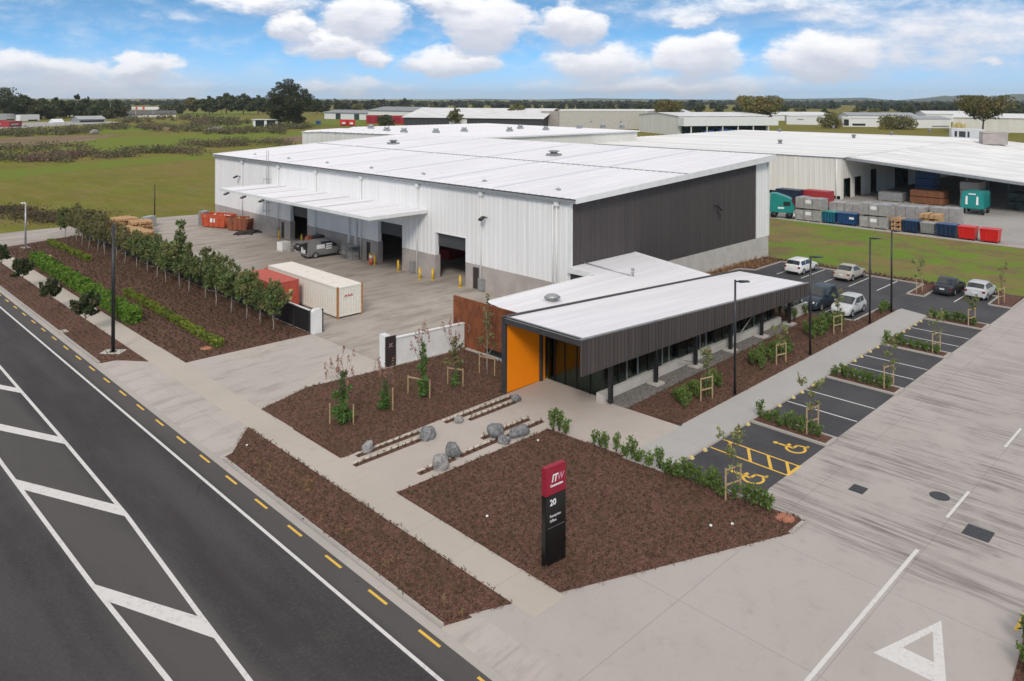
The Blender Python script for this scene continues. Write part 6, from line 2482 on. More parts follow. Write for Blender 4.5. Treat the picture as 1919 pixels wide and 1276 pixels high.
    # things in the shade of the canopy
    for (x, y, sx, sy, h, mat, lb) in ((147, 44.5, 3, 5.5, 2.4, 'timber_panel', 'brown crates in the shade under the canopy'), (150, 38.5, 5, 3, 4.2, 'precast', 'tall grey crate behind the teal box body'),
                                       (146.5, 50.5, 3, 4, 1.6, 'steel_grey', 'low grey goods in front of the dark doorways'), (150.5, 31, 4, 4, 2.8, 'room_dark', 'dark machine at the right under the canopy'),
                                       (154, 47, 3, 3.5, 5.0, 'blue_paint', 'tall blue container standing in the shade by the rear wall')):
        t = thing('crate_stack', lb, 'goods', (x, y, -.03), R((x * 7) % 9 - 4))
        mb = MB()
        n = max(1, int(h / 1.1))
        for k in range(n):
            mb.box(-sx / 2 + .05 * (k % 2), sx / 2 - .07 * (k % 3), -sy / 2 + .06 * (k % 3), sy / 2 - .05 * (k % 2), h * k / n + .1, h * (k + 1) / n)
        mb.build('load', mat, t, .04)
        mb = MB()
        for yy in (-sy * .4, 0, sy * .4):
            mb.box(-sx / 2, sx / 2, yy - .12, yy + .12, 0, .1)
        mb.build('base', 'raw_timber', t)
    for (x, y, L, mat, lb) in ((*at(1481, 390), 4.2, 'navy_paint', 'dark blue truck body half hidden behind the teal cab'), (*at(1533, 393), 4.4, 'dull_red', 'dull red truck body before the cream wall')):
        t = thing('truck', lb, 'truck', (x, y, 0), R(90))
        mb = MB()
        mb.box(-L / 2, L / 2, -1.2, 1.2, .9, 3.2)
        mb.build('body', mat, t, .08)
        mb = MB()
        for xx in (-L * .32, L * .32):
            mb.tube([(xx, -1.2, .5), (xx, 1.2, .5)], .48, 12)
        build_each(mb, 'tyre', 'rubber', t)
        mb = MB()
        mb.box(-L / 2 + .2, L / 2 - .2, -.9, .9, .6, .9)
        mb.build('chassis', 'rubber', t)


build_neighbour_yard()


# ================================================================== STONES AND PLANTER STRIPS
def build_entry_stones():
    specs = [((22.62, 33.35), (.78, .72, .80), 'pale_boulder', 'pale round boulder by the footpath end of the upper slot planting'),
             ((25.85, 32.45), (1.15, .95, .85), 'boulder', 'large grey boulder at the far end of the upper slot planting'),
             ((25.45, 29.95), (.95, .9, 1.0), 'boulder', 'upright dark grey boulder on the plaza behind the paler one'),
             ((24.1, 29.35), (1.05, .95, 1.0), 'pale_boulder', 'round grey boulder nearest the monolith sign'),
             ((28.5, 30.05), (1.15, 1.05, .95), 'boulder', 'rough grey boulder in the middle of the cluster of three'),
             ((28.35, 29.2), (.85, .7, .55), 'boulder', 'smallest boulder of the cluster of three'),
             ((29.5, 29.3), (1.7, .8, .62), 'boulder', 'long flat boulder of the cluster of three'),
             ((28.35, 32.85), (.7, .6, .45), 'pale_boulder', 'whitish low boulder in the gap of the upper slots'),
             ((32.8, 32.75), (.75, .65, .5), 'boulder', 'grey boulder at the foot of the orange wall')]
    for i, ((x, y), d, m, lb) in enumerate(specs):
        o = rock('boulder', (x, y, 0), tuple(v * .82 for v in d), m, 40 + i, 4, .18)
        if 'flat' in lb:
            o.rotation_euler = (0, 0, -.1)
        tag(o, lb, 'boulder', 'boulders on the entrance plaza')
    # narrow planted slots let into the paving
    slots = [(21.25, 25.5, 32.52), (21.9, 25.9, 33.28), (27.7, 33.2, 33.3), (28.9, 32.6, 32.62), (23.0, 25.3, 29.62), (25.6, 31.8, 29.62), (27.8, 31.4, 30.34)]
    names = ['front slot of dark soil at the footpath end of the upper pair', 'rear slot of dark soil at the footpath end of the upper pair', 'rear slot of dark soil ending at the orange wall',
             'front slot of dark soil near the orange wall', 'short slot of dark soil beside the monolith side boulders', 'long slot of dark soil along the big mulch bed', 'short slot of dark soil behind the cluster of three boulders']
    for (a, b, y), lb in zip(slots, names):
        t = thing('planting_slot', lb, 'planting slot', (a, y, 0), 0, 'slots of planting in the entrance paving')
        mb = MB()
        mb.box(0, b - a, -.15, .15, -.05, .022)
        mb.build('soil', 'bark_mulch', t)
        mb = MB()
        x = .1
        while x < b - a - .45:
            mb.box(x, x + .42, .17, .36, -.02, .028)
            x += .60
        mb.build('paving_stones', 'paving_stone', t)
        C = []
        x = .15
        while x < b - a:
            for _ in range(16):
                C.append((x + random.gauss(0, .05), random.gauss(0, .05), .02 + abs(random.gauss(0, .10))))
            x += .42
        Q = leaves(np.array(C), .085, -.5, .4, .22)
        tag(link_mesh('tufts', quads_mesh('tufts', Q), 'leaf_tuft', t), kind='stuff')
    # small litter and stray pale stones on the mulch
    for (px, py, lb) in ((1008, 826, 'small white stone near the three shrubs on the mulch'), (1332, 986, 'small white stone left of the larger one near the clay lid'), (1372, 983, 'larger white stone near the clay lid on the mulch'), (912, 968, 'small pinkish stone left of the monolith sign'), (463, 835, 'small pale stone in the verge mulch near the driveway')):
        x, y = at(px, py, .04)
        o = rock('stone', (x, y, .03), (.15, .13, .10), 'white_paint', int(px), 2)
        tag(o, lb, 'stone')
    for (x, lb) in ((33.9, 'first'), (35.1, 'second'), (37.5, 'third'), (38.5, 'fourth'), (39.6, 'fifth')):
        pass


build_entry_stones()


def build_wheel_stops():
    proto = None
    k = 0
    for x in (33.9, 35.14, 38.48, 39.63, 42.0, 43.4, 45.2, 46.4, 48.0, 49.3, 52.0, 53.1, 54.6, 55.8, 57.4, 58.8, 61.6, 62.8, 64.2, 65.4, 66.9, 68.2):
        if proto is None:
            proto = thing('wheel_stop', 'small yellow block at the kerb marking where a car stops', 'wheel stop', (x, 21.28, 0), 0, 'yellow wheel stop blocks along the parking kerb')
            mb = MB()
            mb.hexa([(-.13, -.12, 0), (.13, -.12, 0), (.13, .06, 0), (-.13, .06, 0)], [(-.10, -.02, .12), (.10, -.02, .12), (.10, .06, .12), (-.10, .06, .12)])
            mb.build('block', 'pale_yellow', proto, .01)
        else:
            copy_of(proto, (x, 21.28, 0))


build_wheel_stops()


# ================================================================== PLANTS
def limb(mb, p, q, r0, r1, n=6, wob=.06, k=4):
    pts, rs = [], []
    p, q = Vector(p), Vector(q)
    L = (q - p).length
    for i in range(k + 1):
        f = i / k
        v = p.lerp(q, f)
        if 0 < i < k:
            v += Vector((random.uniform(-1, 1), random.uniform(-1, 1), 0)) * wob * L
        pts.append(v)
        rs.append(r0 + (r1 - r0) * f)
    mb.tube(pts, rs, n)


def tree_proto(name, h, crown0, rad, nleaf, leaf, lmat, bark='bark', nblob=9, shape='round', trunk=.05, label=None, cat='tree'):
    """a tree standing at the origin: trunk with limbs, crown of leaf faces gathered in clumps"""
    t = thing(name, label, cat)
    mb = MB()
    blobs = []
    top = h * .94
    limb(mb, (0, 0, -.05), (random.uniform(-.04, .04) * h, random.uniform(-.04, .04) * h, h * .80), trunk, trunk * .35, 7, .012, 5)
    for i in range(nblob):
        f = (i + .5) / nblob
        z = crown0 + (top - crown0) * f
        if shape == 'round':
            rr = rad * math.sin(math.pi * (.16 + .74 * f)) ** .8
        elif shape == 'column':
            rr = rad * (1 - .45 * f)
        elif shape == 'cone':
            rr = rad * (1.08 - f)
        elif shape == 'vase':
            rr = rad * (.45 + .6 * f)
        else:
            rr = rad
        a = i * 2.4 + random.uniform(-.4, .4)
        d = rr * random.uniform(.30, .88)
        s = rr * random.uniform(.30, .58)
        c = (d * math.cos(a), d * math.sin(a), z)
        blobs.append((*c, s, s, s * random.uniform(.7, 1.1)))
        limb(mb, (0, 0, max(crown0 * .8, z - rr * .9)), c, trunk * .45, trunk * .15, 5, .08, 3)
    if shape in ('round', 'column', 'cone'):
        blobs.append((0, 0, (crown0 + top) / 2, rad * .38, rad * .38, (top - crown0) * .45))
        blobs.append((0, 0, h - rad * .3, rad * .3, rad * .3, rad * .32))
    mb.build('trunk', bark, t)
    for b in blobs[:nblob]:
        v = Vector((b[0], b[1], b[2] - (crown0 + top) / 2 + rad * .6)).normalized()
        blobs.append((b[0] + v.x * b[3] * 1.15, b[1] + v.y * b[3] * 1.15, b[2] + v.z * b[5] * 1.2, b[3] * .28, b[3] * .28, b[5] * .5))
    C = blob_points(blobs, nleaf, .55)
    link_mesh('crown', quads_mesh('crown', leaves(C, leaf)), lmat, t)
    return t


ORD = ['first', 'second', 'third', 'fourth', 'fifth', 'sixth', 'seventh', 'eighth', 'ninth', 'tenth', 'eleventh', 'twelfth', 'thirteenth', 'fourteenth',
       'fifteenth', 'sixteenth', 'seventeenth', 'eighteenth', 'nineteenth', 'twentieth']


def hide_proto(t):
    """remove a prototype that was only copied"""
    for ch in list(t.children):
        for g in list(ch.children):
            bpy.data.objects.remove(g)
        bpy.data.objects.remove(ch)
    bpy.data.objects.remove(t)


def build_trees():
    # row along the black fence
    protos = [tree_proto('tree', 4.2, 1.45, 1.12, 2900, .105, 'leaf_row', 'pale_bark', 17),
              tree_proto('tree', 4.3, 1.45, 1.05, 2450, .105, 'leaf_row', 'pale_bark', 15),
              tree_proto('tree', 4.6, 1.5, 1.0, 2100, .105, 'leaf_row', 'pale_bark', 17, 'cone'),
              tree_proto('tree', 4.4, 1.5, 1.0, 1600, .10, 'leaf_row_olive', 'pale_bark', 17)]
    row = [(55.62, 0, .98), (58.1, 1, .85), (60.1, 0, 1.0), (62.6, 1, 1.0), (65.5, 0, 1.0), (68.6, 1, 1.02), (71.5, 2, 1.12), (74.0, 2, 1.38), (77.0, 0, 1.0), (79.8, 1, 1.02),
           (82.9, 0, 1.05), (85.9, 1, .98), (89.0, 3, 1.0), (92.2, 3, 1.0), (95.4, 3, 1.05), (98.2, 3, 1.08), (100.9, 3, 1.02), (103.6, 3, 1.1), (106.9, 3, 1.12), (110.7, 0, .95)]
    for i, (y, k, s) in enumerate(row):
        s *= random.uniform(.94, 1.12)
        x = 28.95 + random.uniform(-.25, .25)
        extra = ['', ' with dense green crown', ' with loose pointed crown', ' with thin olive brown crown'][k]
        if i == 7:
            extra = ' with the tallest pointed crown'
        copy_of(protos[k], (x, y, .02), random.uniform(0, 6), (s * random.uniform(.95, 1.05), s, s), ORD[i] + ' tree of the fence row from the white pillar' + extra, 'row of young trees along the black fence')
    for p in protos:
        hide_proto(p)
    # round headed street trees
    protos = [tree_proto('tree', 3.0, 1.35, .98, 2600, .115, 'leaf_magnolia', 'bark', 9, trunk=.045), tree_proto('tree', 2.9, 1.25, .92, 2300, .115, 'leaf_magnolia', 'bark', 8, trunk=.045)]
    for i, (x, y, s, lb) in enumerate([(18.36, 65.2, 1.06, 'round dark leaved street tree nearest the tall black post'), (18.2, 74.0, 1.0, 'second round dark leaved street tree beside the footpath hedge'),
                                       (18.3, 84.4, .97, 'third round dark leaved street tree up the verge'), (18.45, 94.0, .97, 'round dark leaved street tree at the left edge of the view')]):
        copy_of(protos[i % 2], (x, y, .02), i * 1.3, s, lb, 'street trees in the verge')
    for p in protos:
        hide_proto(p)

    # young staked trees of the entry bed
    def staked(name, label, loc, h, c0, rad, nleaf, lmat, leaf=.075, shape='column', stakes=((-.55, .1), (.55, -.1)), sh=1.15, bark='bark', pink=0, group=None, skirt=0, trunk=.03, rail=True, tall=1.2):
        t = tree_proto(name, h, c0, rad, nleaf, leaf, lmat, bark, 8, shape, trunk, label)
        t.location = (*loc, .02)
        if group:
            t['group'] = group
        for ch in t.children:
            if ch.name.startswith('crown') and pink:
                B = [(random.uniform(-1, 1) * rad * 1.25, random.uniform(-1, 1) * rad * 1.25, h * random.uniform(.78, 1.0) + tall * random.uniform(0, 1), .09, .09, .34) for _ in range(16)]
                C = blob_points(B, pink, .6)
                link_mesh('red_leaves', quads_mesh('red_leaves', leaves(C, .055)), 'leaf_pink', t)
                mb = MB()
                for b in B:
                    limb(mb, (0, 0, h * .5), (b[0], b[1], b[2] + .3), .014, .004, 4, .05, 3)
                mb.build('branch', 'bark', t)
                break
        if skirt:
            C = blob_points([(0, 0, .35, .34, .34, .4), (.1, .05, .7, .25, .25, .35)], skirt, .5)
            link_mesh('lower_leaves', quads_mesh('lower_leaves', leaves(C, .09)), 'leaf_young', t)
        rot = random.uniform(-.25, .25)
        for sx, sy in stakes:
            mb = MB()
            mb.box(sx - .03, sx + .03, sy - .03, sy + .03, -.05, sh)
            mb.build('stake', 'stake_timber', t)
        if rail and len(stakes) > 1:
            (ax, ay), (bx, by) = stakes[0], stakes[1]
            mb = MB()
            d = Vector((bx - ax, by - ay, 0))
            k = Vector((-d.y, d.x, 0)).normalized() * .02
            for z in ((sh - .12,) if sh < 1.3 else (sh - .12, sh * .45)):
                vs = [Vector((ax, ay, z)) + k, Vector((ax, ay, z)) - k, Vector((bx, by, z)) - k, Vector((bx, by, z)) + k]
                mb.hexa([tuple(v) for v in vs], [(v.x, v.y, v.z + .07) for v in vs])
            build_each(mb, 'rail', 'stake_timber', t)
        return t
    g = 'young staked trees of the entry bed'
    staked('tree', 'slender young tree with reddish tips nearest the driveway crossing', (23.5, 37.1), 3.0, .3, .70, 1700, 'leaf_young', pink=420, group=g, skirt=420, tall=1.5, stakes=((-.5, .55), (.35, -.5)), rail=False)
    staked('tree', 'short young tree with bare reddish top second from the crossing', (26.3, 37.1), 1.75, .1, .42, 760, 'leaf_young', pink=260, group=g, skirt=420, tall=1.3, stakes=((.25, -.45),), sh=1.35)
    staked('tree', 'dense narrow green young tree before the white wall', (29.15, 37.1), 3.3, .3, .52, 1500, 'leaf_young', pink=300, group=g, skirt=320, tall=1.4, stakes=((-.4, 1.0), (.1, -.5)))
    staked('tree', 'olive young tree close to the rusted wall', (31.6, 37.0), 3.2, 1.2, .66, 900, 'leaf_row_olive', pink=260, group=g, skirt=160, stakes=((-.1, .6), (.35, -.35)))
    staked('tree', 'thin nearly bare young tree against the rusted wall', (34.5, 37.15), 5.3, 1.6, .75, 330, 'leaf_row_olive', .09, 'column', ((-.15, .6), (.15, -.55)), 1.2, 'pale_bark', group=g, trunk=.045)
    g = 'young staked trees of the car park'
    P = [((41.05, 24.75), 3.4, 'staked sapling before the second column of the office', 1.1, .62, 320), ((50.3, 24.55), 2.9, 'staked sapling before the middle of the office', 1.1, .55, 240),
         ((60.05, 24.7), 3.6, 'staked sapling in front of the silver hatchback', 1.2, .6, 260), ((69.8, 18.0), 2.5, 'staked sapling at the end island of the car park', 1.3, .6, 340),
         ((60.7, 17.9), 3.2, 'staked sapling on the third island from the disabled bays', 1.1, .7, 260), ((51.1, 17.8), 3.4, 'staked sapling on the second island from the disabled bays', 1.1, .75, 280),
         ((41.2, 18.3), 3.3, 'staked sapling on the island beside the disabled bays', 1.1, .75, 300), ((31.9, 17.85), 3.5, 'staked sapling at the corner of the mulch bed by the disabled bays', .9, .7, 330),
         ((78.4, 24.6), 3.4, 'staked sapling on the island left of the black sedan', 1.2, .6, 260), ((79.3, 18.1), 3.7, 'thin staked sapling on the island right of the far silver hatchback', 1.4, .5, 130)]
    for (loc, h, lb, c0, rad, nl) in P:
        staked('tree', lb, loc, h, c0, rad, nl, 'leaf_staked', .080, 'vase', ((-.45, .12), (.45, -.12)), 1.45, 'bark', group=g, trunk=.028)


build_trees()


def hedge(name, label, p, q, w, h, n, leaf, mat, gaps=0.0, z0=.02):
    """clipped or loose hedge between two ground points"""
    p, q = Vector((*p, 0)), Vector((*q, 0))
    L = (q - p).length
    t = thing(name, label, 'hedge', p, math.atan2(q.y - p.y, q.x - p.x))
    u = NPR.random(n) * L
    # points near the surface of a rounded box, height and width wavering along it
    wav = 1 + .10 * np.sin(u * 1.9) + .07 * np.sin(u * 4.7 + 1) + gaps * np.sin(u * 8.0)
    a = NPR.random(n)
    onside = a < .5
    y = np.where(onside, np.sign(NPR.random(n) - .5) * w / 2 * (1 - .18 * NPR.random(n)), (NPR.random(n) - .5) * w)
    z = np.where(onside, NPR.random(n) * h * .95, h * (1 - .14 * NPR.random(n)))
    C = np.stack([u, y * wav, z0 + z * wav], axis=1)
    ne = n // 14
    E = np.stack([np.where(NPR.random(ne) < .5, 0, L) + NPR.normal(0, .06, ne), (NPR.random(ne) - .5) * w, z0 + NPR.random(ne) * h], axis=1)
    C = np.concatenate([C, E])
    link_mesh('foliage', quads_mesh('foliage', leaves(C, leaf, 0, .5, .6)), mat, t)
    mb = MB()
    if gaps == 0:
        mb.box(.45, L - .45, -w * .30, w * .30, 0, h * .72)
    x = .15
    while x < L:
        mb.tube([(x, 0, 0), (x + .04, .03, h * .7)], .02, 4)
        x += .5
    mb.build('stem', 'leaf_row' if gaps == 0 else 'bark', t)
    return t


def build_hedges():
    hedge('hedge', 'dense bright green clipped hedge along the footpath', (21.95, 65.2), (22.25, 97.0), 1.05, 1.1, 17000, .10, 'leaf_hedge')
    hedge('low_hedge', 'loose yellow green low hedge in the left bed near the driveway crossing', (24.3, 54.8), (24.7, 75.6), .55, .50, 5200, .085, 'leaf_low_hedge', .10)
    hedge('low_hedge', 'far yellow green low hedge near the grey street lamp', (26.6, 93.5), (26.4, 108.3), .6, .55, 3600, .09, 'leaf_low_hedge', .10)


build_hedges()


def build_shrubs():
    def shrub_proto(h, w, n, mat='leaf_shrub'):
        t = thing('shrub', None, 'shrub')
        mb = MB()
        C = []
        for k in range(6):
            a = k * 1.05
            r = w * random.uniform(.25, .6)
            q = Vector((r * math.cos(a), r * math.sin(a), h * random.uniform(.7, 1.05)))
            limb(mb, (q.x * .15, q.y * .15, -.03), q, .012, .005, 4, .05, 3)
            for j in range(n // 6):
                f = random.uniform(.18, 1.05)
                c = Vector((q.x * (.15 + .85 * f), q.y * (.15 + .85 * f), q.z * f))
                C.append((c.x + random.gauss(0, .05), c.y + random.gauss(0, .05), max(.03, c.z + random.gauss(0, .035))))
        mb.build('stem', 'bark', t)
        link_mesh('foliage', quads_mesh('foliage', leaves(np.array(C), .085, 0, .4, .42)), mat, t)
        return t
    protos = [shrub_proto(.85, .42, 190), shrub_proto(.72, .46, 190), shrub_proto(.95, .34, 170)]

    def put(spots, label, group, s0=.85, s1=1.15):
        for (x, y) in spots:
            s = random.uniform(s0, s1)
            copy_of(random.choice(protos), (x, y, .04), random.uniform(0, 6), (s, s, s * random.uniform(.85, 1.2)), label, group)
    put([(31.25, 28.35), (31.5, 28.1), (31.45, 27.6)], 'leafy green shrub of the clump of three beside the plaza', 'clump of three shrubs beside the plaza', 1.0, 1.25)
    put([(31.55, 25.7), (31.5, 24.9), (31.75, 24.4), (31.6, 23.7), (31.55, 22.9), (31.6, 22.3), (31.7, 21.7), (31.6, 20.9), (31.8, 20.3), (31.75, 19.6), (31.8, 18.9), (31.85, 17.2), (32.0, 16.5), (31.95, 16.2), (31.6, 18.2), (31.6, 25.3), (31.65, 23.3), (31.6, 21.3), (31.65, 20.6), (31.7, 19.95), (31.75, 19.25), (31.7, 18.55), (31.75, 17.7), (31.9, 16.85)],
        'bright green shrub of the row edging the sign bed beside the disabled bays', 'row of shrubs edging the sign bed')
    rows = [('island0', 40.78, 'beside the disabled bays'), ('island1', 50.82, 'second from the disabled bays'), ('island2', 60.45, 'third from the disabled bays'), ('island3', 70.2, 'at the far end of the stalls')]
    for key, x, where in rows:
        put([(x + random.uniform(-.18, .18), 17.8 + .31 * k + random.uniform(-.08, .08)) for k in range(12)], 'small green shrub on the planted island ' + where, 'shrubs on the planted island ' + where, .70, 1.0)
    put([(39.2 + .27 * k + random.uniform(-.15, .15), 25.2 + (k % 3) * .38 + random.uniform(-.2, .2)) for k in range(18)], 'green shrub of the clump round the sapling nearest the office entrance', 'first clump of shrubs before the office', .8, 1.1)
    put([(48.2 + .28 * k + random.uniform(-.15, .15), 25.2 + (k % 3) * .48 + random.uniform(-.2, .2)) for k in range(20)], 'green shrub of the clump round the middle sapling before the office', 'second clump of shrubs before the office', .8, 1.1)
    put([(57.4 + .29 * k + random.uniform(-.15, .15), 25.4 + (k % 3) * .55 + random.uniform(-.2, .2)) for k in range(20)], 'green shrub of the clump in front of the parked silver hatchback', 'third clump of shrubs before the office', .85, 1.15)
    put([(61.0 + .5 * k, 28.6 + (k % 4) * .9) for k in range(7)], 'green shrub in the corner bed between the office end and the dark blue car', 'shrubs in the corner bed at the office end', .9, 1.2)
    put([(70.0, 24.4), (69.4, 24.5), (68.8, 24.5), (68.2, 24.4)], 'green shrub at the right end of the bed near the last lamp post', 'shrubs at the end of the long office bed', .8, 1.1)
    put([(30.1, 6.0), (29.5, 5.7), (29.0, 5.85), (28.5, 5.6), (29.9, 5.4), (30.9, 6.1)], 'dark green shrub cut off by the lower right corner of the view', 'shrubs in the lower right corner', 1.0, 1.3)
    mb = MB()
    mb.prism([(27.8, 6.05), (31.6, 6.4), (32, 3), (26, 2)], -.1, .05)
    struct('garden_bed', mb, 'bark_mulch')
    for p in protos:
        hide_proto(p)


build_shrubs()


def inside(poly, X, Y):
    n = len(poly)
    r = np.zeros(len(X), dtype=bool)
    for i in range(n):
        (x0, y0), (x1, y1) = poly[i], poly[(i + 1) % n]
        c = ((y0 > Y) != (y1 > Y)) & (X < (x1 - x0) * (Y - y0) / (y1 - y0 + 1e-12) + x0)
        r ^= c
    return r


def build_ground_cover():
    """the young planting that covers the mulch: countless tufts, one object to a bed"""
    def cover(key, spacing, nb, h, label, mat='leaf_tuft', leaf=.09):
        poly, z = BEDS[key]
        P = np.array(poly)
        x0, y0 = P.min(0)
        x1, y1 = P.max(0)
        gx, gy = np.meshgrid(np.arange(x0, x1, spacing), np.arange(y0, y1, spacing))
        gx = gx.ravel() + NPR.uniform(-.28, .28, gx.size) * spacing
        gy = gy.ravel() + NPR.uniform(-.28, .28, gy.size) * spacing
        k = inside(poly, gx, gy) & (NPR.random(gx.size) < .9)
        gx, gy = gx[k], gy[k]
        n = len(gx)
        cx = np.repeat(gx, nb) + NPR.normal(0, .055, n * nb)
        cy = np.repeat(gy, nb) + NPR.normal(0, .055, n * nb)
        cz = z + np.abs(NPR.normal(0, h * .5, n * nb)) * np.repeat(NPR.uniform(.5, 1.4, n), nb)
        C = np.stack([cx, cy, cz], axis=1)
        # blades: long upright-ish quads
        a = NPR.normal(size=(len(C), 3)) * .6
        a[:, 2] = np.abs(a[:, 2]) + .7
        a /= np.linalg.norm(a, axis=1, keepdims=True)
        b = np.cross(a, NPR.normal(size=(len(C), 3)))
        b /= np.linalg.norm(b, axis=1, keepdims=True) + 1e-9
        s = leaf * NPR.uniform(.5, 1.4, len(C))[:, None]
        Q = np.stack([C - b * s * .18, C + b * s * .18, C + a * s + b * s * .05, C + a * s - b * s * .05], axis=1)
        o = link_mesh('ground_cover', quads_mesh('ground_cover', Q), mat)
        tag(o, label, 'ground cover', None, 'stuff')
    cover('verge', .33, 11, .08, 'low brownish ground cover tufts on the kerbside verge in the foreground')
    cover('verge2', .42, 8, .07, 'low brownish ground cover tufts on the far kerbside verge')
    cover('entry', .36, 11, .09, 'low brownish ground cover tufts on the entry bed with the young trees')
    cover('sign', .34, 11, .085, 'low brownish ground cover tufts on the bed of the monolith sign')
    cover('long', .42, 10, .11, 'low brownish ground cover tufts on the long left bed', leaf=.13)
    cover('office', .36, 10, .10, 'low brownish ground cover tufts on the bed along the office')
    cover('wallbed', .5, 9, .2, 'rusty ground cover along the foot of the warehouse end wall', 'leaf_dry_tuft', .22)
    cover('farstrip', .5, 8, .12, 'brown ground cover on the strip behind the far parked cars', leaf=.2)
    # dry orange grasses dotted on the verge
    C = []
    for (px, py) in [(575, 925), (545, 890), (583, 905), (640, 995), (655, 1000), (735, 1055), (720, 1060), (500, 900), (600, 980), (505, 880), (860, 1150), (830, 1130), (560, 905), (575, 915), (480, 870)]:
        x, y = at(px, py, .04)
        for _ in range(26):
            C.append((x + random.gauss(0, .08), y + random.gauss(0, .08), .05 + abs(random.gauss(0, .15))))
    Q = leaves(np.array(C), .10, -.6, .4, .12)
    tag(link_mesh('dry_grass', quads_mesh('dry_grass', Q), 'leaf_dry_tuft'), 'dry orange grass tufts scattered over the foreground verge', 'dry grass', None, 'stuff')


build_ground_cover()


def build_bark_spill():
    # loose bark chips that have strayed from the beds on to the paving
    C = []
    for key in ('verge', 'entry', 'sign', 'office'):
        poly, z = BEDS[key]
        for (x0, y0), (x1, y1) in zip(poly, poly[1:] + poly[:1]):
            L = math.hypot(x1 - x0, y1 - y0)
            n = int(L * 22)
            f = NPR.random(n)
            k = np.where(NPR.random(n) < .5, 1, -1) * np.abs(NPR.normal(0, .075, n))
            clump = NPR.random(n) < (.35 + .5 * np.sin(f * L * 1.7 + x0) ** 2)
            m = np.stack([x0 + (x1 - x0) * f - (y1 - y0) / L * k, y0 + (y1 - y0) * f + (x1 - x0) / L * k, np.full(n, z + .012)], axis=1)
            C.append(m[clump])
    Q = leaves(np.concatenate(C), .045, .9, .5, .5)
    tag(link_mesh('bark_chips', quads_mesh('bark_chips', Q), 'bark_mulch'), 'loose bark chips strayed along the edges of the mulch beds', 'bark chips', None, 'stuff')


build_bark_spill()


